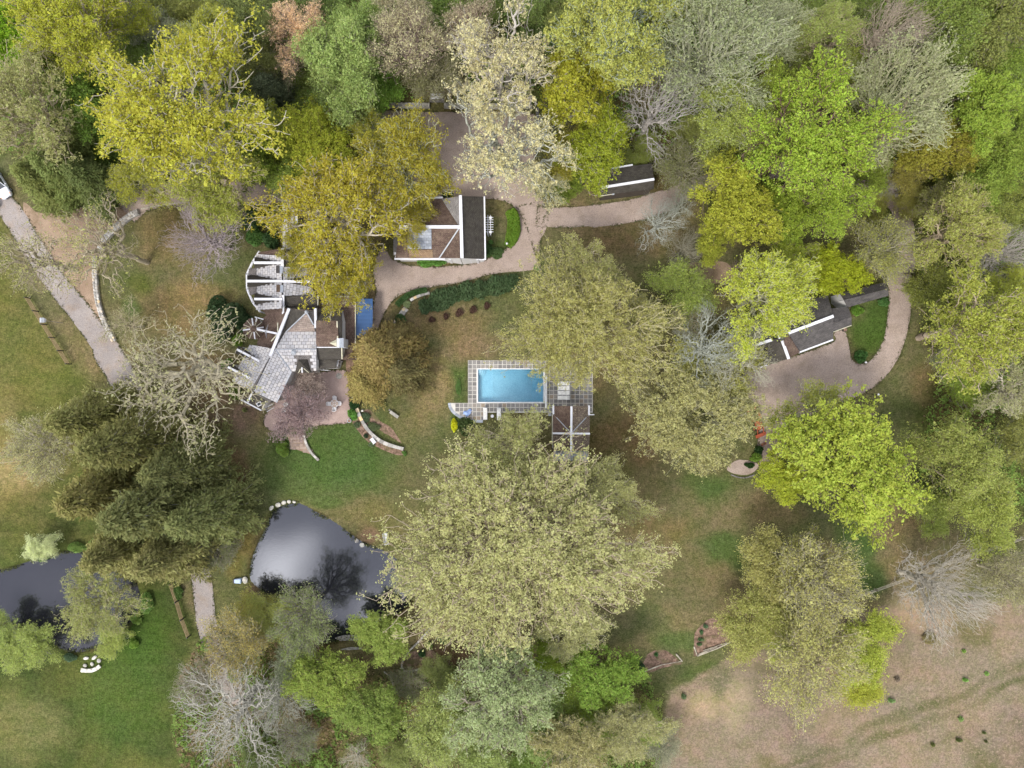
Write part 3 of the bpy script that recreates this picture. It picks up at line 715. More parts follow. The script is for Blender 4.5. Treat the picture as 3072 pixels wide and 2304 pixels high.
def window(root, px, py, z, w, h, rz, name="window", cols=2, rows=3):
    """upright framed window, rz = direction its face looks along"""
    c = P(px, py, z) - off_of(root); f = MB(); d = Vector((math.cos(rz), math.sin(rz), 0)); s = Vector((-d.y, d.x, 0)); u = Vector((0, 0, 1)); t = 0.07
    def pan(m, a0, a1, b0, b1, dep0, dep1):
        m.hexa([c + s * a0 + u * b0 + d * dep0, c + s * a1 + u * b0 + d * dep0, c + s * a1 + u * b0 + d * dep1, c + s * a0 + u * b0 + d * dep1],
               [c + s * a0 + u * b1 + d * dep0, c + s * a1 + u * b1 + d * dep0, c + s * a1 + u * b1 + d * dep1, c + s * a0 + u * b1 + d * dep1])
    pan(f, -w / 2, w / 2, -h / 2, -h / 2 + t, 0, .06); pan(f, -w / 2, w / 2, h / 2 - t, h / 2, 0, .06)
    pan(f, -w / 2, -w / 2 + t, -h / 2 + t, h / 2 - t, 0, .06); pan(f, w / 2 - t, w / 2, -h / 2 + t, h / 2 - t, 0, .06)
    for i in range(1, cols): x = -w / 2 + w * i / cols; pan(f, x - .018, x + .018, -h / 2 + t, h / 2 - t, 0.01, .05)
    for i in range(1, rows): y = -h / 2 + h * i / rows; pan(f, -w / 2 + t, w / 2 - t, y - .018, y + .018, 0.012, .048)
    fo = f.build(name, M_WHITE, root)
    g = MB(); pan(g, -w / 2 + t, w / 2 - t, -h / 2 + t, h / 2 - t, 0.02, .03); g.build("pane", M_PANE, fo)
    return fo

# ------------------------------------------------ the main house
house = empty("main_house", P(870, 960), "rambling white country house with many-gabled dark and pale slab roofs beside the gravel patio", "house")
def RP(pts, mat, name="roof_slope", **k): return roof_plane(house, pts, mat, name, **k)
NSLAB = 0
# west wing: pale slab slopes crossed by three level gable ridges
pl_w = RP([(768, 762, 4.0), (768, 930, 4.0), (846, 926, 6.1), (846, 768, 6.1)], M_SHGREY, "pale_roof_slope")
hol = []
def tri_hole(pts): hol.append([(P(*p).x, P(*p).y) for p in pts])
for yk, xf in ((788, 764), (843, 742), (897, 764)):
    tri_hole([(760, yk - 16, 4.2), (846, yk, 6.1), (760, yk + 16, 4.2)])
NSLAB += slabs(pl_w[0], pl_w, M_SLAB, 0.62, 0.44, seed=1, holes=hol)
wing_planes = [pl_w[1]]
for yk, xf in ((788, 764), (843, 742), (897, 764)):
    for sg in (-1, 1):
        pts = [(xf, yk, 6.05), (846, yk, 6.15), (768, yk + sg * 16.5, 4.25), (xf - 1, yk + sg * 17, 4.2)]
        RP(pts if sg > 0 else pts[::-1], M_SHOLIVE, "gable_slope")
    g = MB(); a, b, c = P(xf + 4, yk, 5.9), P(xf + 4, yk - 15, 4.2), P(xf + 4, yk + 15, 4.2); d = P(xf + 4, yk - 15, 0); e = P(xf + 4, yk + 15, 0)
    g.poly([a, b, d, e, c]); wchild(house, g, "gable_wall", M_WALL)
    ridge(house, (xf - 2, yk, 6.1), (846, yk, 6.17), 0.34)
# grey skirt roofs between the gables and the white gutter round the bay
for pts in ([(746, 806, 3.7), (746, 825, 3.7), (768, 826, 4.22), (768, 804, 4.22)], [(746, 861, 3.7), (750, 886, 3.7), (768, 880, 4.22), (768, 860, 4.22)]):
    RP(pts, M_SHGREY, "skirt_roof")
gut = [(776, 755, 3.5), (757, 785, 3.5), (739, 822, 3.5), (740, 868, 3.5), (757, 907, 3.5), (779, 935, 3.5)]
for a, b in zip(gut, gut[1:]):
    ridge(house, a, b, 0.20, 0.14, M_WHITE, "gutter", 0)
    A = tuple(Vector(a) + Vector((4, 0, 0.05))); B = tuple(Vector(b) + Vector((4, 0, 0.05))); ridge(house, A, B, 0.07, 0.1, M_WHITE, "balustrade_rail", 0)
for a in gut:
    m = MB(); p = P(a[0] + 1, a[1], 3.4); m.box((p.x, p.y, 1.75), (0.16, 0.16, 3.5)); wchild(house, m, "bay_post", M_WHITE)
mb = MB(); bay = [P(x + 26, y, 3.4) for x, y, z in gut] + [P(846, 916, 3.4), P(846, 775, 3.4)]
mb.hexa([(p.x, p.y, 0.0) for p in bay], [(p.x, p.y, 3.35) for p in bay]); wchild(house, mb, "bay_wall", M_WALL)
pn = RP([(776, 757, 3.9), (770, 770, 4.1), (846, 770, 6.0), (846, 745, 5.2)], M_SHBROWN, "hip_slope")
ps = RP([(782, 919, 4.0), (846, 914, 5.9), (848, 957, 4.4), (800, 950, 3.8)], M_SHBROWN, "hip_slope")
# east half of the wing
pe1 = RP([(850, 801, 6.05), (850, 842, 6.2), (925, 827, 4.5), (932, 803, 4.4)], M_SHGREY, "pale_roof_slope"); NSLAB += slabs(pe1[0], pe1, M_SLAB, 0.66, 0.46, seed=3)
pe2 = RP([(850, 846, 6.2), (850, 887, 6.05), (937, 886, 4.4), (934, 861, 4.5)], M_SHGREY, "pale_roof_slope"); NSLAB += slabs(pe2[0], pe2, M_SLAB, 0.66, 0.46, seed=4)
for sg in (-1, 1):
    pts = [(850, 844, 6.2), (930, 845, 6.1), (936, 845 + sg * 17, 4.45), (850, 844 + sg * 2, 6.15)]
    RP(pts if sg < 0 else pts[::-1], M_SHOLIVE, "gable_slope")
ridge(house, (846, 843.5, 6.2), (930, 845, 6.15), 0.34)
pne = RP([(849, 748, 5.6), (849, 801, 6.1), (962, 801, 4.1), (962, 752, 4.0)], M_SHOLIVE)
pse = RP([(850, 889, 5.7), (851, 923, 4.3), (953, 923, 4.2), (952, 888, 5.5)], M_SHOLIVE)
ridge(house, (847, 745, 5.75), (847, 801, 6.2), 0.36); ridge(house, (849, 886, 6.1), (849, 958, 4.6), 0.32)
ridge(house, (953, 886, 5.5), (953, 916, 4.4), 0.14, 0.2, M_CREAM, "bargeboard")
for x, y, t in ((837, 809, 1), (838, 866, 0)):                     # roof hatches near the crossing
    m = MB(); p = P(x, y, 5.75); m.box((p.x, p.y, 5.85), (0.62, 1.0, 0.5)); h = wchild(house, m, "roof_hatch", M_SHTAN if not t else M_SHGREY)
    m = MB(); p = P(x + 9.5, y + 1, 5.9); m.box((p.x, p.y, 5.95), (0.42, 1.0, 0.66)); wchild(house, m, "chimney_shoulder", M_SLABGREY)
walls(house, [pne[1]], M_WALL, 0.95); walls(house, [pse[1], ps[1]], M_WALL, 0.93)
# north link, mostly under the golden oak
pn1 = RP([(848, 610, 3.6), (848, 748, 3.6), (889, 748, 5.0), (889, 610, 5.0)], M_SHGREY, "pale_roof_slope")
NSLAB += slabs(pn1[0], pn1, M_SLAB, 0.8, 0.6, seed=5)
pn2 = RP([(889, 610, 5.0), (889, 748, 5.0), (950, 748, 3.4), (950, 610, 3.4)], M_SHOLIVE)
walls(house, [pn1[1], pn2[1]], M_WALL, 0.94); ridge(house, (890, 608, 5.05), (890, 748, 5.05), 0.3)
ridge(house, (922, 688, 4.2), (940, 688, 3.8), 0.5, 0.3); ridge(house, (958, 781, 4.3), (977, 781, 4.2), 0.34, 0.2)
pf = RP([(908, 752, 3.9), (908, 888, 3.9), (1000, 888, 3.7), (1000, 752, 3.7)], M_SHBROWN, "low_roof"); walls(house, [pf[1]], M_WALL, 0.95)
# low brown roofs toward the blue shed
pl1 = RP([(953, 890, 3.5), (953, 926, 3.5), (1066, 926, 3.2), (1066, 890, 3.2)], M_SHBROWN, "low_roof")
pl2 = RP([(1027, 926.5, 3.5), (1027, 1080, 3.5), (1066, 1080, 3.15), (1066, 926.5, 3.15)], M_SHBROWN, "low_roof")
walls(house, [pl1[1], pl2[1]], M_WALL, 0.96); ridge(house, (1066, 890, 3.2), (1066, 1075, 3.2), 0.12, 0.12, M_CREAM, "gutter"); ridge(house, (953, 889, 3.5), (1066, 889, 3.25), 0.1, 0.1, M_CREAM, "gutter")
# gambrel block
g1 = RP([(948, 926, 4.2), (948, 962, 5.7), (1026, 962, 5.7), (1026, 926, 4.2)], M_SHOLIVE)
g2 = RP([(948, 962, 5.7), (948, 1002, 6.15), (1014, 1002, 6.15), (1014, 962, 5.7)], M_SHBROWN)
g3 = RP([(948, 1002, 6.15), (948, 1042, 5.7), (1026, 1042, 5.7), (1014, 1002, 6.15)], M_SHBROWN)
g4 = RP([(948, 1042, 5.7), (948, 1079, 4.3), (1026, 1079, 4.3), (1026, 1042, 5.7)], M_SHOLIVE)
g6 = RP([(1014, 962, 5.7), (1014, 1002, 6.15), (1026, 1042, 5.7), (1026, 962, 5.6)], M_SHOLIVE)
g5 = RP([(950, 1080, 3.7), (955, 1106, 3.0), (1006, 1105, 3.0), (1010, 1080, 3.7)], M_SHOLIVE, "pent_roof")
walls(house, [g1[1], g2[1], g3[1], g4[1], g6[1]], M_WALL, 0.96); walls(house, [g5[1]], M_WALL, 0.97)
ridge(house, (1011, 963, 5.75), (1012.5, 1015, 6.05), 0.18, 0.2, M_CREAM, "bargeboard"); ridge(house, (1025, 1042, 5.7), (1026, 1078, 4.35), 0.14, 0.2, M_CREAM, "bargeboard")
ridge(house, (948, 1042, 5.75), (1012, 1042, 5.75), 0.12, 0.1, M_WHITE, "flashing")
ch = MB(); p = P(1021.5, 1029, 6.6); ch.box((p.x, p.y, 5.4), (0.95, 1.25, 2.6)); cho = wchild(house, ch, "chimney", M_WHITE)
c2 = MB(); c2.box((p.x + 0.18, p.y, 6.74), (0.62, 1.35, 0.1)); wchild(house, c2, "chimney_cap", M_SLABGREY, cho)
cr = MB(); a, b, c = P(988, 1029, 6.05), P(1010, 1018, 6.1), P(1010, 1040, 6.1); t = P(1010, 1029, 6.8); cr.poly([a, b, t]).poly([a, t, c]); wchild(house, cr, "cricket_roof", M_CREAM)
window(house, 1017, 1090, 2.2, 1.0, 1.3, math.radians(-10), cols=2, rows=2); window(house, 977, 1110, 1.6, 1.2, 1.3, math.radians(-90), cols=4, rows=2); window(house, 937.5, 1096, 2.4, 0.9, 1.3, math.radians(-88), cols=3, rows=3)
wb = MB(); wb.hexa([tuple(P(x, y, 0)) for x, y in ((933, 1080), (948, 1080), (952, 1104), (934, 1112))], [tuple(P(x, y, z)) for x, y, z in ((933, 1080, 4.0), (948, 1080, 4.0), (952, 1104, 3.2), (934, 1112, 3.2))]); wchild(house, wb, "bay_wall", M_WALL)
# central hall: brown hip, beige and white slab slopes
h1 = RP([(867, 925, 5.4), (858, 958, 5.2), (852, 1000, 5.1), (918, 936, 6.7)], M_SHOLIVE, "hip_slope")
h2 = RP([(858, 995, 5.2), (945, 995, 5.2), (940, 972, 5.6), (920, 938, 6.7)], M_SHBEIGE, "hip_slope")
h3 = RP([(867, 925, 5.4), (918, 936, 6.7), (945, 930, 5.4)], M_SHBEIGE, "hip_slope")
h4 = RP([(921, 937, 6.7), (941, 973, 5.6), (945, 984, 5.4), (945, 930, 5.4)], M_SHGREY, "hip_slope")
ridge(house, (918, 938, 6.72), (858, 995, 5.28), 0.16, 0.08, M_METAL, "hip_cap"); ridge(house, (920, 938, 6.72), (941, 975, 5.65), 0.16, 0.08, M_METAL, "hip_cap")
f_ = MB(); p = P(919, 936, 6.7); f_.cyl((p.x, p.y, 6.6), (p.x, p.y, 7.0), 0.3, 0.16, 8); wchild(house, f_, "finial", M_METAL)
c1 = RP([(826, 1047, 6.0), (949, 1047, 6.0), (949, 995, 5.2), (857, 995, 5.2)], M_SHGREY, "pale_roof_slope"); NSLAB += slabs(c1[0], c1, M_SLAB, 0.62, 0.5, seed=7)
tur = [(P(x, y, 5).x, P(x, y, 5).y) for x, y in ((886, 1068), (932, 1068), (932, 1125), (886, 1125))]
c2_ = RP([(826, 1048, 6.0), (874, 1114, 4.5), (949, 1112, 4.5), (949, 1048, 6.0)], M_SHGREY, "pale_roof_slope"); NSLAB += slabs(c2_[0], c2_, M_SLAB, 0.62, 0.5, seed=8, holes=[tur])
e1 = RP([(826, 1048, 6.0), (809, 1073, 6.15), (759, 1174, 6.15), (828, 1207, 4.4), (874, 1114, 4.5)], M_SHGREY, "pale_roof_slope"); NSLAB += slabs(e1[0], e1, M_SLAB, 0.64, 0.46, seed=9)
hw = []
for (x0, y0), (x1, y1) in (((712, 1049), (777, 1083)), ((685, 1102), (750, 1135))):
    d = Vector((x1 - x0, y1 - y0)).normalized(); nn = Vector((-d.y, d.x))
    hw.append([(P(x, y, 5.5).x, P(x, y, 5.5).y) for x, y in ((x0 - 10 * d.x + 14 * nn.x, y0 + 14 * nn.y), (x1, y1), (x0 - 10 * d.x - 14 * nn.x, y0 - 14 * nn.y))])
e2 = RP([(809, 1073, 6.15), (826, 1047, 6.0), (748, 1034, 4.6), (698, 1143, 4.5), (759, 1174, 6.15)], M_SHGREY, "pale_roof_slope"); NSLAB += slabs(e2[0], e2, M_SLAB, 0.64, 0.46, seed=10, holes=hw)
walls(house, [c1[1], c2_[1], h1[1], h2[1], h3[1], h4[1]], M_WALL, 0.96); walls(house, [e1[1], e2[1]], M_WALL, 0.95)
ridge(house, (809, 1073, 6.16), (760, 1174, 6.16), 0.10, 0.06, M_DARK, "ridge_line"); ridge(house, (826, 1048, 6.02), (873, 1113, 4.55), 0.16, 0.08, M_SLABGREY, "hip_cap"); ridge(house, (826, 1047.5, 6.0), (949, 1047.5, 6.0), 0.12, 0.08, M_SLABGREY, "ridge_cap")
ridge(house, (867, 925, 5.6), (810, 1068, 6.3), 0.40, 0.3, M_WHITE, "parapet"); ridge(house, (945.5, 925, 5.6), (946.5, 984, 5.6), 0.36, 0.3, M_WHITE, "parapet")
ridge(house, (874, 1115, 4.45), (829, 1208, 4.4), 0.16, 0.14, M_METAL, "gutter")
for (x0, y0), (x1, y1) in (((712, 1049), (777, 1083)), ((685, 1102), (750, 1135))):   # slit dormers
    d = Vector((x1 - x0, y1 - y0)).normalized(); nn = Vector((-d.y, d.x))
    for sg in (-1, 1):
        q = [(x0 - 2 * d.x, y0 - 2 * d.y, 6.0), (x1, y1, 6.05), (x0 + 8 * d.x + sg * 13 * nn.x, y0 + 8 * d.y + sg * 13 * nn.y, 4.7), (x0 - 2 * d.x + sg * 12 * nn.x, y0 - 2 * d.y + sg * 12 * nn.y, 4.5)]
        RP(q if sg < 0 else q[::-1], M_SHOLIVE, "dormer_slope")
    g = MB(); b0 = [P(x0 + 2 * d.x + s * 11 * nn.x, y0 + 2 * d.y + s * 11 * nn.y, 4.5) for s in (-1, 1)]
    g.poly([P(x0 + 2 * d.x, y0 + 2 * d.y, 5.9), b0[0], (b0[0].x, b0[0].y, 0), (b0[1].x, b0[1].y, 0), b0[1]]); wchild(house, g, "dormer_wall", M_WALL)
    ridge(house, (x0 - 2 * d.x, y0 - 2 * d.y, 6.05), (x1, y1, 6.12), 0.30)
# dark link roofs between hall and corner turret
d1 = RP([(846, 921, 4.9), (865, 927, 5.2), (812, 1058, 5.0), (770, 1034, 4.0), (790, 952, 4.0)], M_SHBROWN, "link_roof"); walls(house, [d1[1]], M_WALL, 0.93)
tc = (760, 986)
ring = [(tc[0] + 33 * math.cos(math.radians(a)), tc[1] + 33 * math.sin(math.radians(a))) for a in range(22, 382, 45)]
tp = []
for i in range(8):
    a, b = ring[i], ring[(i + 1) % 8]; tp.append(RP([(tc[0], tc[1], 6.6), (a[0], a[1], 4.6), (b[0], b[1], 4.6)][::-1], M_SHBROWN, "turret_slope")[1])
walls(house, tp, M_WALL, 0.9)
for i, a in enumerate(range(-8, 352, 30)):
    ca, sa = math.cos(math.radians(a)), math.sin(math.radians(a)); wht = i % 3 == 0
    ridge(house, (tc[0] + 11 * ca, tc[1] + 11 * sa, 5.95), (tc[0] + 32 * ca, tc[1] + 32 * sa, 4.75), 0.19 if wht else 0.07, 0.1, M_WHITE if wht else M_CREAM, "turret_rib")
ridge(house, (771, 988, 6.0), (832, 1001, 5.6), 0.28); m = MB(); m.poly([P(805, 971, 5.2), P(795, 994, 6.3), P(799, 1016, 5.2)]); m.poly([P(805, 971, 5.2), P(799, 1016, 5.2), P(801, 994, 5.6)]); wchild(house, m, "dormer_gable", M_WHITE)
for a, b in (((833, 968, 4.9), (833, 998, 5.5)), ((830, 1004, 5.4), (813, 1024, 4.9)), ((790, 958, 4.5), (764, 951, 4.5)), ((770, 952, 4.6), (765, 975, 5.6))): ridge(house, a, b, 0.16, 0.1, M_CREAM if a[0] > 800 else M_WHITE, "valley_board")
# square stair turret
tq = [(885, 1068, 4.6), (933, 1066, 4.6), (934, 1119, 4.4), (884, 1118, 4.4)]; ta = (908, 1094, 6.3); tp = []
for i in range(4): tp.append(RP([ta, tq[i], tq[(i + 1) % 4]][::-1], M_SHOLIVE, "turret_slope")[1])
walls(house, tp, M_WALL, 0.93); ridge(house, (905, 1104, 5.7), (906, 1119, 4.5), 0.2); ridge(house, (901, 1107, 5.4), (895, 1119, 4.5), 0.1, 0.08, M_CREAM, "turret_rib"); ridge(house, (912, 1106, 5.4), (926, 1118, 4.5), 0.1, 0.08, M_CREAM, "turret_rib")
m = MB(); m.poly([P(884, 1068, 4.7), P(908, 1052, 6.0), P(934, 1066, 4.7)]); m.poly([P(884, 1068, 4.7), P(908, 1070, 5.2), P(908, 1052, 6.0)]); wchild(house, m, "turret_gable", M_CREAM)
m = MB(); p = P(881, 1057, 6.0); m.cyl((p.x, p.y, 5.6), (p.x, p.y, 6.05), 0.3, 0.3, 12); m.cyl((p.x, p.y, 6.08), (p.x, p.y, 6.3), 0.38, 0.14, 12); wchild(house, m, "roof_vent", M_METAL)
# south porch
po = RP([(727, 1200, 3.0), (756, 1177, 3.3), (800, 1202, 3.2), (786, 1230, 2.9)], M_SHOLIVE, "porch_roof"); walls(house, [po[1]], M_WALL, 0.85)
ridge(house, (757, 1176, 4.0), (743, 1207, 3.1), 0.24); ridge(house, (723, 1199, 3.0), (783, 1231, 2.95), 0.18, 0.14, M_WHITE, "gutter"); ridge(house, (786, 1228, 3.0), (797, 1203, 3.3), 0.14, 0.12, M_CREAM, "gutter"); ridge(house, (734, 1176, 3.3), (724, 1198, 3.0), 0.14, 0.12, M_CREAM, "gutter")
m = MB(); p = P(779, 1212, 3.1); m.box((p.x, p.y, 3.25), (0.7, 0.55, 0.22), 0.5); so = wchild(house, m, "skylight", M_WHITE); m = MB(); m.box((p.x, p.y, 3.37), (0.5, 0.36, 0.03), 0.5); wchild(house, m, "pane", M_PANE, so)
for x, y in ((724, 1199), (783, 1230), (752, 1215)): m = MB(); p = P(x, y, 2.8); m.box((p.x, p.y, 1.4), (0.16, 0.16, 2.8)); wchild(house, m, "porch_post", M_WHITE)
st = MB()
for i in range(5):
    p = P(800 + i * 4.0, 1220 - i * 1.0); st.box((p.x, p.y, 0.45 - i * 0.09), (0.3, 1.1, 0.9 - i * 0.18), -0.5)
wchild(house, st, "porch_step", M_GREYWOOD)
m = MB(); m.bar(P(790, 1226, 1.3), P(818, 1212, 1.0), 0.08, 0.08); m.bar(P(800, 1235, 1.3), P(823, 1222, 1.0), 0.08, 0.08); wchild(house, m, "stair_rail", M_WHITE)

# ------------------------------------------------ blue ribbed canopy
shed = empty("blue_canopy", P(1092, 953), "blue ribbed metal roof canopy at the east side of the main house", "canopy")
roof_plane(shed, [(1066.5, 896, 2.9), (1066.5, 1009, 2.9), (1118, 1008, 2.55), (1118, 896, 2.55)], M_BLUEROOF, "roof_sheet", 0.04)
r_ = MB()
off = off_of(shed)
for i in range(28):
    y = 898 + i * 4.0; mb = MB(); mb.bar(P(1067, y, 2.965) - off, P(1118, y, 2.615) - off, 0.08, 0.07); mb.build("rib", M_BLUERIBSHADE, shed)
for x, y in ((1116, 899), (1116, 952), (1116, 1005), (1068, 1005), (1068, 899)): m = MB(); p = P(x, y, 2.5); m.box((p.x, p.y, 1.25), (0.1, 0.1, 2.5)); wchild(shed, m, "post", M_GREYWOOD)

# ------------------------------------------------ garage
gar = empty("garage", P(1320, 690), "white trimmed garage with dark cross gabled roof in the middle of the gravel drive", "garage")
def GP(pts, mat, name="roof_slope", **k): return roof_plane(gar, pts, mat, name, **k)
ga = GP([(1382, 588, 6.2), (1382, 774, 6.2), (1453, 777, 3.4), (1453, 590, 3.4)], M_SHOLIVE)
gb = GP([(1325, 597, 3.7), (1376, 677, 6.15), (1380, 677, 6.2), (1380, 588, 6.2)], M_SHPALE)
gc = GP([(1198, 593, 3.5), (1198, 680, 6.05), (1377, 680, 6.15), (1325, 597, 3.7)], M_SHBROWN)
gd = GP([(1186, 775, 3.5), (1316, 774, 3.6), (1377, 682, 6.15), (1198, 681, 6.05)], M_SHBROWN)
ge = GP([(1318, 774, 3.6), (1380, 774, 6.2), (1380, 683, 6.2)], M_SHBROWN)
walls(gar, [ga[1], gb[1], gc[1], gd[1], ge[1]], M_WALL, 0.96)
ridge(gar, (1381, 585, 6.3), (1386, 774, 6.3), 0.44); ridge(gar, (1198, 680, 6.15), (1380, 680.5, 6.25), 0.46)
ridge(gar, (1453, 589, 3.45), (1456, 779, 3.45), 0.22, 0.16, M_WHITE, "gutter"); ridge(gar, (1183, 776, 3.45), (1335, 777, 3.5), 0.3, 0.16, M_WHITE, "gutter"); ridge(gar, (1436, 778, 3.4), (1456, 778, 3.4), 0.24, 0.16, M_WHITE, "gutter")
ridge(gar, (1376, 686, 6.15), (1317, 775, 3.75), 0.18, 0.06, M_METAL, "valley_flashing"); ridge(gar, (1280, 594, 3.6), (1328, 592, 3.7), 0.26, 0.16, M_WHITE, "gutter")
gp = GP([(1222.5, 747, 4.4), (1294.5, 747, 4.4), (1294, 686, 6.12), (1222, 686, 6.12)], M_SHGREY, "slab_patch", thick=0.1); slabs(gp[0], gp, M_SLABGREY, 0.62, 0.42, seed=20, gap=0.03)
GP([(1228, 773, 3.72), (1299, 773, 3.75), (1297, 749, 4.42), (1226, 749, 4.40)], M_SHTAN, "tan_patch", thick=0.12)
for x0, y0, x1, y1, z in ((1179, 700, 1199, 700, 4.6), (1182, 632, 1182, 690, 3.4), (1183, 760, 1203, 760, 3.6)): ridge(gar, (x0, y0, z), (x1, y1, z), 0.35, 0.2, M_WHITE, "fascia")
gx = GP([(1180, 630, 3.4), (1180, 765, 3.4), (1200, 765, 3.8), (1200, 630, 3.8)], M_SHPALE, "pent_roof"); walls(gar, [gx[1]], M_WALL, 0.9)
for x in (1350, 1366, 1409, 1432):
    m = MB(); p = P(x, 776, 3.0); m.box((p.x, p.y - 0.02, 1.5), (0.32, 0.3, 3.0)); wchild(gar, m, "pilaster", M_WHITE)
sl = MB(); p = P(1360, 783); sl.box((p.x, p.y, 0.07), (3.6, 0.6, 0.10)); wchild(gar, sl, "door_step", M_CAPSTONE)
for x, w_ in ((1358, 1.2), (1398, 2.2), (1421, 0.9)):
    p = P(x, 775, 3.0); m = MB(); m.box((p.x, p.y, 1.15), (w_, 0.09, 2.3)); wchild(gar, m, "door", M_GREYWOOD)
hd = MB(); p = P(1205, 780); hd.box((p.x, p.y, 2.2), (1.2, 0.5, 0.1)); wchild(gar, hd, "door_hood", M_WHITE)
# white trellis arbour on its east wall
arb = empty("trellis_arbour", P(1468, 675), "white slatted trellis arbour against the east wall of the garage", "trellis")
for i in range(7): m = MB(); m.bar(P(1457, 652 + i * 7.2, 2.5), P(1480, 652 + i * 7.2, 2.5), 0.07, 0.10); wchild(arb, m, "slat", M_WHITE)
for x in (1463.5, 1471.5): m = MB(); m.bar(P(x, 645, 2.38), P(x, 705, 2.38), 0.08, 0.1); wchild(arb, m, "beam", M_WHITE)
for x in (1463.5, 1471.5):
    for y in (653, 697): m = MB(); p = P(x, y, 2.4); m.box((p.x, p.y, 1.2), (0.12, 0.12, 2.4)); wchild(arb, m, "post", M_WHITE)
for y in (653, 696): m = MB(); p = P(1471.5, y, 2.7); m.box((p.x, p.y, 2.62), (0.34, 0.34, 0.2)); wchild(arb, m, "post_cap", M_WHITE)

# ------------------------------------------------ pool house
ph = empty("pool_house", P(1714, 1295), "small brown pool house with a white cross of ridge boards on its lichened roof", "pool house")
def PP(pts, mat, name="roof_slope", **k): return roof_plane(ph, pts, mat, name, **k)
cz = 5.0; ez = 3.3; C_ = (1714, 1300, cz)
pa = [PP([C_, (1714, 1218, cz), (1659, 1218, ez), (1659, 1242, ez)], M_SHBROWN), PP([C_, (1659, 1243, ez), (1659, 1300, cz)], M_SHBROWN),
      PP([C_, (1769, 1242, ez), (1769, 1218, ez), (1714, 1218, cz)], M_SHLICHEN), PP([C_, (1769, 1300, cz), (1769, 1243, ez)], M_SHLICHEN),
      PP([C_, (1659, 1300, cz), (1658, 1352, ez)], M_SHLICHEN), PP([C_, (1658, 1352.5, ez), (1714, 1353, cz)], M_SHBROWN),
      PP([C_, (1714, 1353, cz), (1767, 1352.5, ez)], M_SHLICHEN), PP([C_, (1767, 1352, ez), (1769, 1300, cz)], M_SHLICHEN)]
walls(ph, [q[1] for q in pa], M_WALL, 0.95)
ridge(ph, (1714.5, 1219, cz + .05), (1713.5, 1355, cz + .05), 0.30); ridge(ph, (1658, 1300, cz + .06), (1770, 1301, cz + .06), 0.26)
for x, y in ((1669, 1252), (1759, 1252), (1691, 1321), (1722, 1308)): ridge(ph, (1714, 1300, 4.95), (x, y, 4.95 - 1.5 * abs(x - 1714) / 55), 0.12, 0.05, M_METAL, "valley_flashing")
ridge(ph, (1660, 1215, 3.4), (1660, 1243, 3.4), 0.26, 0.3, M_WHITE, "fascia"); ridge(ph, (1767, 1216, 3.4), (1767, 1246, 3.4), 0.26, 0.3, M_WHITE, "fascia"); ridge(ph, (1764, 1244, 3.35), (1783, 1244, 3.35), 0.14, 0.14, M_WHITE, "bracket")
ridge(ph, (1657, 1243, 3.3), (1656, 1330, 3.3), 0.1, 0.1, M_CREAM, "gutter")
for x in (1693, 1724): m = MB(); p = P(x, 1217.5, 3.2); m.box((p.x, p.y, 3.1), (0.45, 0.3, 0.24)); wchild(ph, m, "lantern", M_CREAM)
lt = PP([(1662, 1382, 2.5), (1763, 1382, 2.5), (1763, 1354, 2.9), (1663, 1354, 2.9)], M_METAL, "lean_to_roof", thick=0.05)
for i in range(25): m = MB(); x = 1664 + i * 4.1; m.bar(P(x, 1354, 2.945), P(x, 1382, 2.545), 0.07, 0.05); wchild(ph, m, "corrugation", M_METAL)
walls(ph, [lt[1]], M_WALL, 0.95)
m = MB(); p = P(1649, 1243); m.box((p.x, p.y, 0.35), (0.42, 0.42, 0.7)); o_ = wchild(ph, m, "equipment_box", M_METAL)

# ------------------------------------------------ barn with long wings
bn = empty("barn", P(2440, 1000), "long grey shingled barn with white ridge boards and angled wings beside the gravel loop", "barn")
def BP(pts, mat, name="roof_slope", **k): return roof_plane(bn, pts, mat, name, **k)
b1 = BP([(2396, 1058, 3.6), (2500, 1020, 3.6), (2500, 948, 6.4), (2367, 999, 6.4)], M_SHBARN)
b2 = BP([(2367, 999, 6.4), (2500, 948, 6.4), (2482, 882, 3.6), (2332, 938, 3.6)], M_SHBARN)
b3 = BP([(2367, 999, 6.4), (2348, 1022, 5.4), (2366, 1076, 5.4), (2396, 1058, 3.7)], M_SHBROWN)
walls(bn, [b1[1], b2[1], b3[1]], M_WALL, 0.95)
ridge(bn, (2366, 999, 6.45), (2501, 948, 6.45), 0.42); ridge(bn, (2396, 1058, 3.7), (2500, 1019, 3.7), 0.22, 0.18, M_WHITE, "fascia"); ridge(bn, (2347, 1022, 5.5), (2367, 1077, 5.5), 0.40); ridge(bn, (2318, 935, 5.5), (2339, 1016, 5.5), 0.22)
b4 = BP([(2348, 1022, 5.4), (2280, 1046, 4.0), (2300, 1096, 3.6), (2366, 1076, 5.4)], M_SHOLIVE)
b5 = BP([(2214, 1052, 5.0), (2316, 1018, 5.3), (2340, 1018, 5.3), (2360, 1070, 3.8), (2230, 1118, 3.4)], M_SHOLIVE, "west_roof_slope")
b6 = BP([(2214, 1051, 5.0), (2195, 1002, 3.4), (2300, 960, 3.4), (2316, 1017, 5.3)], M_SHBARN)
walls(bn, [b5[1], b6[1]], M_WALL, 0.95)
ridge(bn, (2214, 1052, 5.1), (2317, 1019, 5.4), 0.42); ridge(bn, (2280, 1103, 3.6), (2305, 1093, 3.6), 0.2, 0.18, M_WHITE, "fascia"); ridge(bn, (2347, 919, 4.0), (2390, 902, 4.0), 0.26, 0.18, M_WHITE, "fascia"); ridge(bn, (2222, 964, 3.9), (2250, 955, 3.9), 0.26, 0.18, M_WHITE, "fascia")
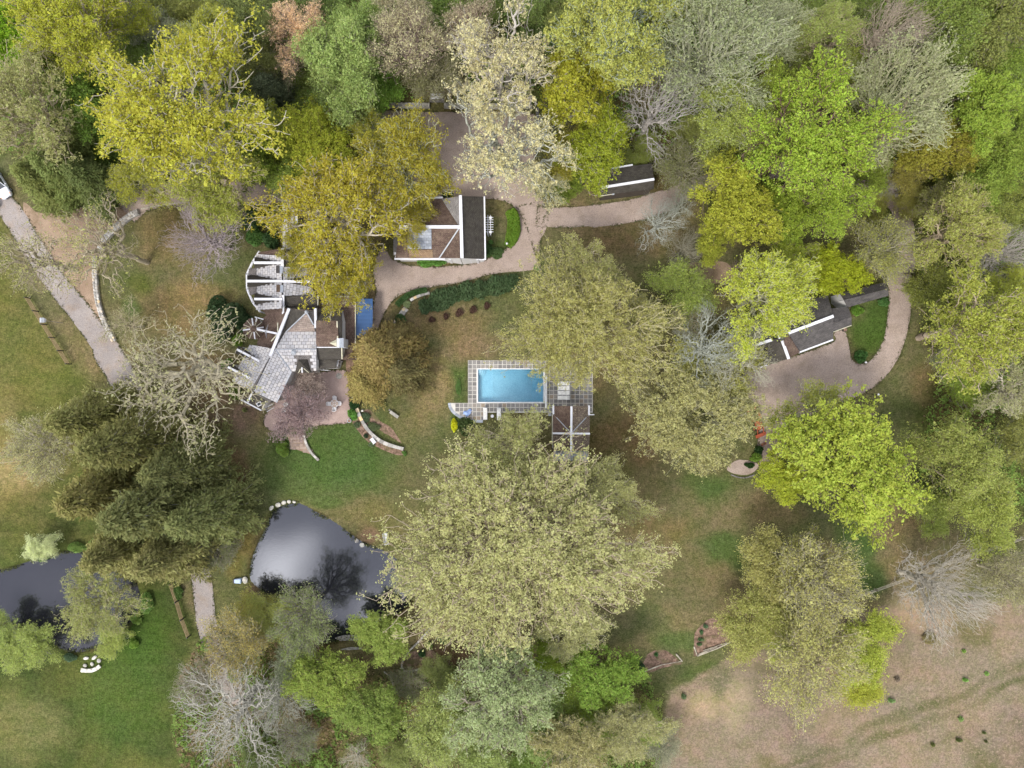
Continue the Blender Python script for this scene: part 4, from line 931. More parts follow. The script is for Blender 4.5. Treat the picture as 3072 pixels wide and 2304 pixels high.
b7 = BP([(2500, 995, 3.5), (2555, 976, 3.4), (2555, 951, 4.4), (2500, 968, 4.6)], M_SHBARN); b8 = BP([(2500, 967, 4.6), (2555, 950, 4.4), (2544, 921, 3.5), (2482, 926, 3.6)], M_SHBARN)
walls(bn, [b7[1], b8[1]], M_WALL, 0.94); ridge(bn, (2500, 996, 3.5), (2555, 976, 3.4), 0.1, 0.1, M_CREAM, "gutter")
b9 = BP([(2544, 922, 3.3), (2666, 887, 3.2), (2664, 866, 4.2), (2532, 900, 4.4)], M_SHBARN); b10 = BP([(2532, 899, 4.4), (2664, 865, 4.2), (2656, 846, 3.2), (2520, 880, 3.4)], M_SHBARN)
walls(bn, [b9[1], b10[1]], M_WALL, 0.94)
bl = empty("wall_lantern", P(2528, 991), "small dark barrel planter at the corner of the barn extension", "planter")
m = MB(); p = P(2530, 990); m.cyl((p.x, p.y, 0), (p.x, p.y, 0.6), 0.26, 0.32, 10); wchild(bl, m, "tub", M_DARK); m = MB(); m.cyl((p.x, p.y, 0.56), (p.x, p.y, 0.62), 0.28, 0.28, 10); wchild(bl, m, "soil", M_MULCH)
bl.name = "barrel_planter"

# ------------------------------------------------ garden shed by the east drive
sh = empty("garden_shed", P(1880, 545), "dark roofed garden shed with a white ridge board beside the east gravel drive", "shed")
def SP(pts, mat, name="roof_slope", **k): return roof_plane(sh, pts, mat, name, **k)
s1 = SP([(1794, 511, 3.2), (1804, 562, 4.8), (1962, 537, 4.8), (1955, 490, 3.2)], M_SHOLIVE); s2 = SP([(1802, 587, 3.2), (1962, 566, 3.2), (1962, 538, 4.8), (1804, 563, 4.8)], M_SHOLIVE)
walls(sh, [s1[1], s2[1]], M_SHEDWALL, 0.93)
ridge(sh, (1803, 562.5, 4.88), (1963, 537, 4.88), 0.36); ridge(sh, (1794, 511, 3.3), (1898, 494, 3.3), 0.22, 0.2, M_WHITE, "fascia"); ridge(sh, (1800, 588, 3.2), (1838, 582, 3.2), 0.10, 0.12, M_CREAM, "gutter"); ridge(sh, (1799, 566, 3.9), (1800, 588, 3.2), 0.1, 0.12, M_CREAM, "bargeboard")
m = MB(); p = P(1839, 582, 3.2); m.box((p.x, p.y, 3.2), (0.36, 0.24, 0.22)); wchild(sh, m, "lantern", M_METAL)
m = MB(); m.bar(P(1933, 566, 3.3), P(1954, 562, 3.3), 0.16, 0.1); wchild(sh, m, "trim_board", M_CREAM)
gr = empty("wooden_steps", P(1885, 475), "weathered slatted wooden steps behind the garden shed", "steps")
for i in range(7):
    x = 1876 + i * 3.1; m = MB(); m.bar(P(x, 457, 0.9), P(x, 492, 0.5), 0.09, 0.07); wchild(gr, m, "slat", M_GREYWOOD)
for y in (460, 488): m = MB(); m.bar(P(1874, y, 0.72 if y == 460 else 0.42), P(1897, y, 0.72 if y == 460 else 0.42), 0.08, 0.4); wchild(gr, m, "beam", M_GREYWOOD)
hp = empty("hoop_rack", P(1932, 488), "pale metal hoop rack behind the shed's back wall", "rack")
for x in (1928, 1936):
    m = MB(); pts = [P(x, 492) + Vector((0.16 * math.cos(t) - 0.05, 0.1, 0.5 + 0.3 * math.sin(t))) for t in np.linspace(0, math.pi, 7)]
    for a, b in zip(pts, pts[1:]): m.cyl(a, b, 0.04, 0.04, 6)
    m.cyl((pts[0].x, pts[0].y, 0), pts[0], 0.03, 0.03, 6); m.cyl((pts[-1].x, pts[-1].y, 0), pts[-1], 0.03, 0.03, 6); wchild(hp, m, "hoop", M_METAL)
# ---------------------------------------------------------------- swimming pool and its deck
WZ = -0.12
px0, px1, py0, py1 = 1434, 1630, 1108, 1206
deck = empty("pool_deck", P(1590, 1160), "square flagstone pool terrace with white joints around the blue swimming pool", "terrace")
T = 12.85; ox, oy = 1404, 1081
def in_deck(x, y):
    if px0 - 3.5 < x < px1 + 5.5 and py0 - 2.5 < y < py1 + 3: return False
    if 1404 < x < 1778 and 1081 < y < 1238: return True
    if 1352 < x < 1456 and 1209 < y < 1264:
        return (x - 1440) ** 2 / 92.0 ** 2 + (y - 1209) ** 2 / 55.0 ** 2 < 0.93 and x > 1357
    return False
# mortar bed as a ring of four sheets and the rounded south-west corner
def slab_sheet(name, pts, z0, z1, mat):
    m = MB(); q = [P(x, y) for x, y in pts][::-1]; m.hexa([(p.x, p.y, z0) for p in q], [(p.x, p.y, z1) for p in q]); return wchild(deck, m, name, mat)
for r in (((1404, 1081), (px0 - 3, 1081), (px0 - 3, 1238), (1404, 1238)), ((px1 + 5, 1081), (1778, 1081), (1778, 1238), (px1 + 5, 1238)),
          ((px0 - 3, 1081), (px1 + 5, 1081), (px1 + 5, py0 - 2.5), (px0 - 3, py0 - 2.5)), ((px0 - 3, py1 + 3), (px1 + 5, py1 + 3), (px1 + 5, 1238), (px0 - 3, 1238))):
    slab_sheet("mortar_bed", r, -0.4, 0.045, M_MORTAR)
arc = [(1440 + 92 * math.cos(t), 1209 + 55 * math.sin(t)) for t in np.linspace(math.pi, math.pi * 0.47, 14)]
slab_sheet("mortar_bed", arc + [(1450, 1238.05), (1403.95, 1238.05), (1403.95, 1209)], -0.1, 0.040, M_MORTAR)
for i in range(len(arc) - 1):                                      # grey kerb stones round the curve
    m = MB(); a, b = arc[i], arc[i + 1]; m.bar(P(a[0], a[1], 0.10), P(b[0] * 0.985 + a[0] * 0.015, b[1] * 0.985 + a[1] * 0.015, 0.10), 0.42, 0.2); wchild(deck, m, "kerb_stone", M_SLABGREY)
tiles = []
for j in range(-1, 15):
    for i in range(-5, 29):
        x, y = ox + (i + 0.5) * T, oy + (j + 0.5) * T
        if in_deck(x, y):
            p = P(x, y); s = T * K - 0.085
            if x < 1404 and not in_deck(x - 5, y + 5): continue
            tiles.append((p, s))
base = MB(); s = tiles[0][1]; base.box((0, 0, 0), (s, s, 0.05)); tme = base.mesh("flagstone", M_FLAG)
for p, s in tiles:
    o = link("flagstone", tme, deck); o.location = (p.x - deck.location.x, p.y - deck.location.y, 0.041 + random.Random(p.x + p.y).uniform(0, 0.006)); o.rotation_euler = (0, 0, random.Random(p.x * 3 + p.y).choice([0, 1, 2, 3]) * math.pi / 2)
pool = empty("swimming_pool", P(1532, 1157), "rectangular blue swimming pool with white coping and round corner steps", "swimming pool")
c0, c1 = P(px0, py0), P(px1, py1)
cop = MB(); w = 0.15
for (x0, y0, x1, y1) in ((px0 - 3, py0 - 2.6, px1 + 4.5, py0), (px0 - 3, py1, px1 + 4.5, py1 + 2.9), (px0 - 3, py0, px0, py1), (px1, py0, px1 + 4.5, py1)):
    a, b = P(x0, y0), P(x1, y1); m = MB(); m.box(((a.x + b.x) / 2, (a.y + b.y) / 2, -0.02), (b.x - a.x - 0.004, a.y - b.y - 0.004, 0.2)); wchild(pool, m, "coping", M_COPING)
sh_ = MB(); X0, X1, Y0, Y1 = c0.x, c1.x, c1.y, c0.y; xm0, xm1 = X0 + 2.2, X0 + 8.2
z1_, z2_ = -1.05, -2.3
sh_.poly([(X0, Y0, z1_), (xm0, Y0, z1_), (xm0, Y1, z1_), (X0, Y1, z1_)]).poly([(xm0, Y0, z1_), (xm1, Y0, z2_), (xm1, Y1, z2_), (xm0, Y1, z1_)]).poly([(xm1, Y0, z2_), (X1, Y0, z2_), (X1, Y1, z2_), (xm1, Y1, z2_)])
sh_.poly([(X0, Y1, -0.12), (X0, Y1, z1_), (xm0, Y1, z1_), (xm1, Y1, z2_), (X1, Y1, z2_), (X1, Y1, -0.12)]).poly([(X0, Y0, z1_), (X0, Y0, -0.12), (X1, Y0, -0.12), (X1, Y0, z2_), (xm1, Y0, z2_), (xm0, Y0, z1_)])
sh_.poly([(X0, Y0, -0.12), (X0, Y0, z1_), (X0, Y1, z1_), (X0, Y1, -0.12)]).poly([(X1, Y0, z2_), (X1, Y0, -0.12), (X1, Y1, -0.12), (X1, Y1, z2_)])
wchild(pool, sh_, "basin", M_POOLPL)
for k, (r, zt) in enumerate(((0.55, -0.28), (0.85, -0.52), (1.15, -0.78))):
    m = MB(); arcp = [(X0 + 0.01 + r * math.cos(t), Y1 - 0.01 - r * math.sin(t)) for t in np.linspace(0, math.pi / 2, 9)]
    pts = [(X0 + 0.01, Y1 - 0.01)] + arcp; pts = pts[::-1]; m.hexa([(x, y, z1_ + 0.01) for x, y in pts], [(x, y, zt) for x, y in pts]); wchild(pool, m, "step", M_POOLPL)
wt = MB(); e = 0.004
vb = [(X0 + e, Y0 + e), (X1 - e, Y0 + e), (X1 - e, Y1 - e), (X0 + e, Y1 - e)]
wt.hexa([(x, y, -2.9) for x, y in vb], [(x, y, WZ) for x, y in vb]); wchild(pool, wt, "water", M_POOLW)
m = MB(); p = P(1612, 1215); m.cyl((p.x, p.y, 0.06), (p.x, p.y, 0.10), 0.15, 0.15, 12); tag(m.build("skimmer_lid", M_CUSHION), "small round white skimmer lid on the deck south of the pool", "lid")
rl = empty("pool_cover_roller", P(1638, 1176), "long pale rolled pool cover lying on the deck along the pool's east end", "pool cover")
m = MB(); m.cyl(P(1638.5, 1128, 0.42), P(1638.5, 1224, 0.42), 0.17, 0.17, 10); wchild(rl, m, "roll", M_COPING)
for y in (1127, 1225): m = MB(); p = P(1638.5, y); m.box((p.x, p.y, 0.28), (0.34, 0.08, 0.48)); wchild(rl, m, "stand", M_METAL)

# ---------------------------------------------------------------- garden furniture
def make_lounger(name, loc, rz, label, group, back=0.55):
    """1.9 m long, head toward +y"""
    t = empty(name, loc, label, "lounger", group, rz)
    f = MB()
    for s in (-1, 1): f.box((0.29 * s, 0, 0.28), (0.05, 1.9, 0.06))
    for y in (-0.9, 0.9): f.box((0, y, 0.28), (0.53, 0.05, 0.05))
    f.build("frame", M_WHITE, t)
    for sx in (-1, 1):
        for y in (-0.8, 0.75): m = MB(); m.box((0.29 * sx, y, 0.13), (0.05, 0.06, 0.25)); m.build("leg", M_WHITE, t)
    m = MB(); m.box((0, -0.33, 0.345), (0.6, 1.2, 0.08)); m.build("seat_cushion", M_CUSHION, t, bevel=0.025)
    m = MB(); a = Vector((0, 0.29, 0.32)); b = Vector((0, 0.29 + 0.66 * math.cos(back), 0.32 + 0.66 * math.sin(back))); m.bar(a, b, 0.6, -0.08); m.build("backrest", M_CUSHION, t, bevel=0.02)
    m = MB(); m.box((0, 0.29 + 0.58 * math.cos(back) - 0.07, 0.46 + 0.56 * math.sin(back)), (0.46, 0.22, 0.09)); m.build("headrest", M_CUSHION, t, bevel=0.03)
    return t
lg = make_lounger("sun_lounger", P(1456, 1240), 0.0, "white sun lounger beside the blue cloth near the rounded end of the pool terrace", "white sun loungers by the pool")
def lounger_at(px, py, rz, label):
    c = copy_tree(lg); c.location = P(px, py, 0.06); c.rotation_euler = (0, 0, rz); c["label"] = label; return c
lg.location = P(1456, 1240, 0.06)
lounger_at(1497, 1241, 0.0, "white sun lounger half under the big khaki tree south of the pool")
for i, (y, lb) in enumerate(((1150, "northernmost white lounger of the row east of the pool"), (1164, "second white lounger from the north in the row east of the pool"), (1178.5, "third white lounger from the north in the row east of the pool"), (1193, "southernmost white lounger of the row, nearest the pool house"))):
    lounger_at(1691, y, -math.pi / 2, lb)
tb = empty("side_table", P(1477, 1248, 0.06), "small round white table between two sun loungers", "table")
m = MB(); m.cyl((0, 0, 0.42), (0, 0, 0.46), 0.24, 0.24, 12); m.build("tabletop", M_WHITE, tb)
for a in range(3): m = MB(); m.cyl((0.2 * math.cos(a * 2.1), 0.2 * math.sin(a * 2.1), 0), (0.08 * math.cos(a * 2.1), 0.08 * math.sin(a * 2.1), 0.42), 0.02, 0.02, 6); m.build("leg", M_WHITE, tb)
# folded blue sunshade on its side
bu = empty("blue_sunshade", P(1403, 1238, 0.05), "crumpled pale blue folded sunshade lying on the curved corner of the pool terrace", "sunshade", None, 0.5)
m = MB(); n_ = 9
for k in range(n_):
    a0, a1 = 2 * math.pi * k / n_, 2 * math.pi * (k + 1) / n_; rr = [0.62 + 0.2 * math.sin(2.3 * q) for q in (k, k + 1 if k < n_ - 1 else 0)]
    m.poly([(0, 0, 0.42), (rr[0] * 1.1 * math.cos(a0), rr[0] * 0.75 * math.sin(a0), 0.10 + 0.08 * (k % 2)), (rr[1] * 1.1 * math.cos(a1), rr[1] * 0.75 * math.sin(a1), 0.10 + 0.08 * ((k + 1) % n_ % 2))])
    m.poly([(rr[0] * 1.1 * math.cos(a0), rr[0] * 0.75 * math.sin(a0), 0.10 + 0.08 * (k % 2)), (rr[0] * math.cos(a0), rr[0] * 0.7 * math.sin(a0), 0.02), (rr[1] * math.cos(a1), rr[1] * 0.7 * math.sin(a1), 0.02), (rr[1] * 1.1 * math.cos(a1), rr[1] * 0.75 * math.sin(a1), 0.10 + 0.08 * ((k + 1) % n_ % 2))])
m.build("canopy", M_BLUECLOTH, bu); m = MB(); m.cyl((-0.9, 0.1, 0.12), (0.9, -0.1, 0.3), 0.025, 0.025, 6); m.build("pole", M_WHITE, bu)

def make_chair(loc, rz, label, group):
    t = empty("garden_chair", loc, label, "chair", group, rz)          # back toward +y
    m = MB(); m.box((0, 0, 0.43), (0.5, 0.5, 0.05)); m.build("seat", M_IRON, t, bevel=0.015)
    m = MB()
    for i in range(5): a = math.radians(-50 + 25 * i); m.bar((0.27 * math.sin(a), 0.06 + 0.24 * math.cos(a), 0.45), (0.31 * math.sin(a), 0.08 + 0.27 * math.cos(a), 0.85), 0.09, 0.03, (math.sin(a), math.cos(a), 0))
    pts = [(0.31 * math.sin(a), 0.08 + 0.27 * math.cos(a), 0.87) for a in np.radians(np.linspace(-80, 80, 9))]
    for a, b in zip(pts, pts[1:]): m.bar(a, b, 0.06, 0.05)
    m.build("backrest", M_IRON, t)
    for s in (-1, 1):
        m = MB(); m.bar((0.27 * s, 0.14, 0.64), (0.27 * s, -0.2, 0.64), 0.07, 0.04); m.bar((0.27 * s, -0.2, 0.64), (0.27 * s, -0.21, 0.43), 0.04, 0.04, (0, 1, 0)); m.build("armrest", M_IRON, t)
        for y in (-0.2, 0.2): m = MB(); m.cyl((0.24 * s, y * 1.1, 0), (0.21 * s, y, 0.42), 0.022, 0.022, 6); m.build("leg", M_IRON, t)
    return t
tcx, tcy = 1007, 1210
pt = empty("patio_table", P(tcx, tcy, 0.02), "round open ironwork patio table with four white chairs on the gravel patio", "table")
m = MB(); R = 0.58; seg = 20
for k in range(seg):
    a0, a1 = 2 * math.pi * k / seg, 2 * math.pi * (k + 1) / seg; m.bar((R * math.cos(a0), R * math.sin(a0), 0.74), (R * math.cos(a1), R * math.sin(a1), 0.74), 0.06, 0.03); m.bar((0.22 * math.cos(a0), 0.22 * math.sin(a0), 0.74), (0.22 * math.cos(a1), 0.22 * math.sin(a1), 0.74), 0.04, 0.03)
m.build("rim", M_IRON, pt); m = MB(); m.cyl((0, 0, 0.705), (0, 0, 0.72), 0.56, 0.56, 20); m.build("glass_top", M_TERRACE, pt)
for k in range(4): a = math.pi / 4 + k * math.pi / 2; m = MB(); m.bar((0.2 * math.cos(a), 0.2 * math.sin(a), 0.745), (0.58 * math.cos(a), 0.58 * math.sin(a), 0.745), 0.05, 0.03); m.build("spoke", M_IRON, pt); m = MB(); m.cyl((0.38 * math.cos(a), 0.38 * math.sin(a), 0), (0.3 * math.cos(a), 0.3 * math.sin(a), 0.7), 0.025, 0.025, 6); m.build("leg", M_IRON, pt)
c_ = make_chair(P(tcx, tcy - 16, 0.02), 0.0, "white garden chair on the north side of the round patio table", "white chairs at the patio table")
def chair_at(px, py, rz, lb, gp="white chairs at the patio table"):
    o = copy_tree(c_); o.location = P(px, py, 0.02); o.rotation_euler = (0, 0, rz); o["label"] = lb; o["group"] = gp
chair_at(tcx + 14, tcy, -math.pi / 2, "white garden chair on the east side of the round patio table, toward the shrub bed"); chair_at(tcx - 1, tcy + 17, math.pi, "white garden chair on the south side of the round patio table"); chair_at(tcx - 17, tcy + 1, math.pi / 2, "white garden chair on the west side of the round patio table")
for x, y, r, lb in ((929, 1164, 0.3, "northernmost white chair under the bare cherry branches by the house"), (944, 1185, -1.0, "white chair under the bare branches, nearest the round patio table"), (930, 1193, 2.8, "white chair under the bare branches, tucked just south of its neighbours"), (914, 1180, 1.4, "weathered chair under the bare branches, nearest the house wall"), (862, 1214, 0.8, "white chair by the porch steps, northern one of the pair"), (856, 1230, 2.2, "white chair by the porch steps, southern one of the pair")):
    chair_at(x, y, r, lb, "white chairs under the cherry tree")
# bench on the north terrace
def bench(name, loc, rz, w, label, mat=None):
    mat = mat or M_WHITE; t = empty(name, loc, label, "bench", None, rz)
    for i in range(5): m = MB(); m.box((0, -0.22 + i * 0.1, 0.45), (w, 0.085, 0.035)); m.build("seat_slat", mat, t)
    for i in range(3): m = MB(); m.box((0, 0.29 + 0.02 * i, 0.56 + i * 0.14), (w, 0.03, 0.1)); m.build("back_slat", mat, t)
    for s in (-1, 1):
        m = MB(); m.box((s * (w / 2 - 0.04), 0.02, 0.66), (0.07, 0.6, 0.05)); m.build("armrest", mat, t)
        for y in (-0.22, 0.3): m = MB(); m.box((s * (w / 2 - 0.04), y, 0.33 if y < 0 else 0.45), (0.07, 0.07, 0.66 if y < 0 else 0.9)); m.build("leg", mat, t)
    return t
bench("garden_bench", P(1311, 295, 0.06), 0.0, 1.75, "white slatted garden bench on a stone pad above the gravel court")
m = MB(); p = P(1311, 296); m.box((p.x, p.y, 0.0), (2.2, 1.15, 0.12)); tag(m.build("bench_pad", M_DARKSTONE), "grey stone pad beneath the white garden bench", "paving")
bench("pond_bench", P(1160, 1614), 1.75, 1.7, "white bench with a broad back on the bank of the large pond")
bench("wall_seat", P(1121, 1322), -0.9, 0.9, "small white seat in the mulch bed beside the curved stone wall")
sb = empty("stone_bench", P(1184, 1243), "long grey stone bench on the lawn east of the curved wall", "bench", None, -0.62)
m = MB(); m.box((0, 0, 0.42), (1.5, 0.48, 0.12)); m.build("seat", M_CAPSTONE, sb, bevel=0.03)
for x in (-0.55, 0.55): m = MB(); m.box((x, 0, 0.18), (0.25, 0.4, 0.36)); m.build("support", M_CAPSTONE, sb, bevel=0.02)
m = MB(); m.box((-0.95, 0.1, 0.12), (0.28, 0.24, 0.24), 0.4); m.build("end_stone", M_CAPSTONE, sb, bevel=0.03)
m = MB(); p = P(1017, 1128); m.cyl((p.x, p.y, 0.0), (p.x, p.y, 0.08), 0.45, 0.45, 20); tag(m.build("well_cover", M_CAPSTONE), "round grey stone well cover on the patio by the house wall", "well cover")
def pot(name, px, py, r, h, mat, label, cat="planter"):
    t = empty(name, P(px, py), label, cat); m = MB(); m.cyl((0, 0, 0), (0, 0, h), r * 0.75, r, 14); m.build("tub", mat, t); m = MB(); m.cyl((0, 0, h - 0.02), (0, 0, h + 0.012), r * 0.86, r * 0.86, 14); m.build("soil", M_MULCH, t)
    m = MB()
    for k in range(14):
        a0, a1 = 2 * math.pi * k / 14, 2 * math.pi * (k + 1) / 14; m.bar((r * math.cos(a0), r * math.sin(a0), h + 0.03), (r * math.cos(a1), r * math.sin(a1), h + 0.03), 0.07, 0.07)
    m.build("rim", mat, t); return t
pot("round_planter", 1050, 1262, 0.28, 0.5, M_METAL, "round grey planter at the patio corner by the green shrub"); pot("whisky_tub", 1928, 743, 0.42, 0.5, M_GREYWOOD, "round wooden tub planter on the bare lawn below the silver trees")
def lamp(px, py, label):
    t = empty("path_lamp", P(px, py), label, "lamp", "white globe lamps beside the drives"); m = MB(); m.cyl((0, 0, 0), (0, 0, 1.5), 0.04, 0.04, 8); m.build("post", M_DARK, t)
    bm = bmesh.new(); bmesh.ops.create_icosphere(bm, subdivisions=2, radius=0.17); me = bpy.data.meshes.new("globe"); bm.to_mesh(me); bm.free(); o = link("globe", me, t, (0, 0, 1.62), M_WHITE)
lamp(2581, 1088, "white globe lamp in the round bush at the tip of the grass island"); lamp(2618, 1183, "white globe lamp at the outer edge of the gravel loop, beside the bright maple"); lamp(1521, 737, "white globe lamp at the south tip of the curved boxwood hedge")
mt = MB(); p = P(1088, 1232); mt.box((p.x, p.y, 0.2), (0.35, 0.28, 0.4), 0.3); tag(mt.build("marker_stone", M_PALESTONE, bevel=0.05), "small white marker stone on the lawn just east of the curved wall", "stone")

# ---------------------------------------------------------------- stones
def stone_mesh(seed, mat, flat_=0.6):
    r = random.Random(seed); bm = bmesh.new(); bmesh.ops.create_icosphere(bm, subdivisions=1, radius=0.5)
    for v in bm.verts: v.co *= r.uniform(0.82, 1.14); v.co.z *= flat_
    for v in bm.verts:
        for ax in (0, 1): v.co[ax] = max(-0.46, min(0.46, v.co[ax] * 1.15))
        v.co.z = max(-0.3, min(0.26, v.co.z))
    me = bpy.data.meshes.new("stone"); bm.to_mesh(me); bm.free(); me.materials.append(mat); return me
WST = [stone_mesh(i, M_WALLSTONE, 0.62) for i in range(6)]
def stone_wall(name, line, width, label, rows=2, size=0.46, h=0.45, mat=None, seed=0, cat="stone wall", cap=False):
    """a low wall: a core with separate stones (or squared capstones) on top"""
    l = np.asarray(line); c = l.mean(0); t = empty(name, (c[0], c[1], 0), label, cat); r = random.Random(seed)
    rb = ribbon(l, width * 0.86) - c; m = MB(); n = len(l)
    for i in range(n - 1):
        q = [rb[i], rb[i + 1], rb[2 * n - 2 - i], rb[2 * n - 1 - i]][::-1]; m.hexa([(a, b, 0) for a, b in q], [(a, b, h * 0.86) for a, b in q])
    m.build("core", M_STONE, t)
    d = np.concatenate([[0], np.cumsum(np.linalg.norm(np.diff(l, axis=0), axis=1))])
    def at(s): return np.array([np.interp(s, d, l[:, 0]), np.interp(s, d, l[:, 1])])
    if cap:
        s = 0.0
        while s < d[-1] - 0.1:
            L = r.uniform(0.8, 1.25) * size; e = min(s + L, d[-1]); a, b = at(s + 0.012) - c, at(e - 0.012) - c; m = MB(); w_ = width * r.uniform(0.92, 1.08)
            m.bar((a[0], a[1], h + r.uniform(0, 0.04)), (b[0], b[1], h + r.uniform(0, 0.04)), w_, h * 0.16 + 0.02); m.build("capstone", mat or M_WALLSTONE, t, bevel=0.02); s = e
        return t
    for k in range(rows):
        s = r.uniform(0, size * 0.5); o_ = (k + 0.5) / rows - 0.5
        while s < d[-1]:
            L = size * r.uniform(0.75, 1.3); p = at(min(s + L / 2, d[-1])); q = at(min(s + L / 2 + 0.1, d[-1] + 0.1)); dd = q - p if np.linalg.norm(q - p) > 1e-3 else at(d[-1]) - at(d[-1] - .1); dd = dd / np.linalg.norm(dd); nn = np.array([-dd[1], dd[0]])
            p = p + nn * o_ * width - c; x = link("stone", r.choice(WST), t, (p[0], p[1], h * 0.8 + r.uniform(-0.04, 0.07)))
            x.rotation_euler = (r.uniform(-.1, .1), r.uniform(-.1, .1), math.atan2(dd[1], dd[0]) + r.uniform(-.15, .15)); x.scale = (L * 0.98, width / rows * r.uniform(0.9, 1.1), 0.5); s += L
    return t
stone_wall("stone_wall", smooth_open(W2([(418, 638), (385, 656), (345, 690), (316, 722), (304, 760)]), 4), 1.0, "curved dry stone wall sweeping down from the service drive, north of the fallen trunk", 2, 0.5, 0.6, seed=1)
stone_wall("stone_wall", smooth_open(W2([(290, 770), (288, 800), (290, 850), (296, 900), (310, 950), (328, 990), (345, 1022)]), 4), 0.75, "narrow dry stone wall along the west drive, south of the leaning tree", 2, 0.44, 0.5, seed=2)
stone_wall("garden_wall", smooth_open(W2([(1063, 1188), (1068, 1212), (1076, 1236), (1086, 1258), (1102, 1284), (1124, 1308), (1150, 1326), (1182, 1338), (1212, 1346)]), 4), 0.5, "curved grey capped garden wall between patio and pool lawn", size=0.62, h=0.55, seed=3, cap=True)
stone_wall("terrace_wall", smooth_open(W2([(912, 1304), (920, 1330), (934, 1356), (957, 1380)]), 4), 0.36, "short curved wall edging the small terrace below the patio", size=0.5, h=0.35, seed=4, cap=True)
stone_wall("court_wall", W2([(1168, 320), (1210, 320), (1250, 320), (1290, 320)]), 0.72, "straight grey stone wall along the north edge of the gravel court, west of the bench", size=1.1, h=0.6, seed=5, cap=True, mat=M_CAPSTONE)
stone_wall("court_wall", W2([(1333, 320), (1400, 322), (1480, 322), (1596, 322)]), 0.72, "grey stone wall along the court's north edge, east of the bench, under the cream tree", size=1.1, h=0.6, seed=6, cap=True, mat=M_CAPSTONE)
stone_wall("court_wall", W2([(1612, 326), (1613, 380), (1613, 450)]), 0.45, "dark stone wall down the east side of the gravel court", size=0.9, h=0.5, seed=7, cap=True, mat=M_DARKSTONE)
stone_wall("drive_kerb", smooth_open(W2([(425, 627), (480, 617), (560, 606), (640, 605), (720, 606), (790, 614), (822, 622)]), 4), 0.2, "thin pale kerb along the south edge of the service drive", size=1.4, h=0.16, seed=8, cap=True, mat=M_GREYWOOD, cat="kerb")
stone_wall("hedge_wall", smooth_open(W2([(1232, 902), (1250, 892), (1272, 884), (1290, 880)]), 4), 0.4, "pale curved stone edging behind the small clipped hedge", size=0.6, h=0.5, seed=9, cap=True, cat="stone edging")
stone_wall("rockery_wall", smooth_open(W2([(1220, 925), (1208, 940), (1196, 958), (1186, 975)]), 4), 0.9, "low grey rockery wall beside the drive by the blue canopy", 2, 0.55, 0.45, seed=10)
stone_wall("bed_edging", smooth_open(W2([(1305, 1858), (1290, 1885), (1260, 1920), (1225, 1955), (1208, 1985), (1208, 2005), (1225, 2014), (1260, 2006)]), 4), 0.3, "wandering stone edging of the garden bed south of the large pond", 1, 0.4, 0.2, seed=11, cat="stone edging")
stone_wall("bed_edging", smooth_open(W2([(1152, 2014), (1170, 2028), (1178, 2046), (1179, 2056)]), 4), 0.16, "short curved stone edging between two bright green trees", 1, 0.3, 0.14, seed=12, cat="stone edging")
stone_wall("brick_edging", smooth_open(W2([(2193, 1424), (2212, 1431), (2235, 1433), (2262, 1425)]), 3), 0.2, "thin dark curved edging round the gravel turning patch", size=0.5, h=0.14, seed=13, cap=True, mat=M_DARKSTONE, cat="edging")
# terrace paving below the patio
tr = empty("flagstone_terrace", P(900, 1335), "small brown flagstone terrace below the patio, beside the purple cherry tree", "terrace")
outl = W2([(862, 1305), (908, 1304), (924, 1335), (944, 1362), (930, 1362), (900, 1352), (874, 1344)]); r = random.Random(5)
flat("paving_bed", outl - np.array([tr.location.x, tr.location.y]), 0.012, M_DIRT, kind=None, parent=tr)
for i in range(9):
    for j in range(7):
        x, y = P(864 + i * 10, 1306).x + r.uniform(-.04, .04), P(0, 1306 + j * 9.5).y + r.uniform(-.04, .04)
        if inside(outl, np.array([x]), np.array([y]))[0]: m = MB(); m.box((x, y, 0.03), (0.46 * r.uniform(.85, 1.05), 0.43 * r.uniform(.85, 1.05), 0.05), r.uniform(-.2, .2)); wchild(tr, m, "flagstone", M_TERRACE)
# boulders
def boulder(px, py, sx, sy, h, label, mat=None, rz=0.0, seed=0, group=None, z=0.0):
    me = stone_mesh(100 + seed, mat or M_PALESTONE, 0.8); o = tag(link("boulder", me), label, "boulder", group); o.location = P(px, py, z + h * 0.3); o.scale = (sx * K, sy * K, h); o.rotation_euler = (0, 0, rz)
    s = o.modifiers.new("round", 'SUBSURF'); s.levels = 1; s.render_levels = 1
g_ = "pale boulders at the north tip of the large pond"
for i, (x, y, a, b, r_, l) in enumerate(((814, 1524, 22, 14, 0.8, "flat grey boulder, westernmost at the north tip of the large pond"), (834, 1515, 21, 18, 0.2, "largest round pale boulder at the north tip of the large pond"), (851, 1508, 19, 15, 0.3, "hollow yellowish boulder in the middle of the row at the pond tip"), (867, 1505, 16, 14, 0, "rounded tan boulder fourth along the row at the pond tip"), (882, 1506, 14, 9, -0.3, "small striped boulder at the eastern end of the row at the pond tip"))): boulder(x, y, a, b, 0.7, l, None, r_, i, g_)
boulder(1070, 1622, 15, 17, 0.6, "grey boulder in the shallows below the pond bench", M_STONE, 0.3, 7, "boulders below the pond bench"); boulder(1086, 1635, 20, 18, 0.7, "pale angular boulder on the shore below the pond bench", None, -0.2, 8, "boulders below the pond bench")
boulder(735, 1741, 19, 27, 0.7, "lichened square stone beside the pond's western corner", None, 0.2, 9)
bx = empty("blue_pump_box", P(716, 1741), "pale blue box with dark end beside the lichened stone west of the large pond", "box", None, 0.05)
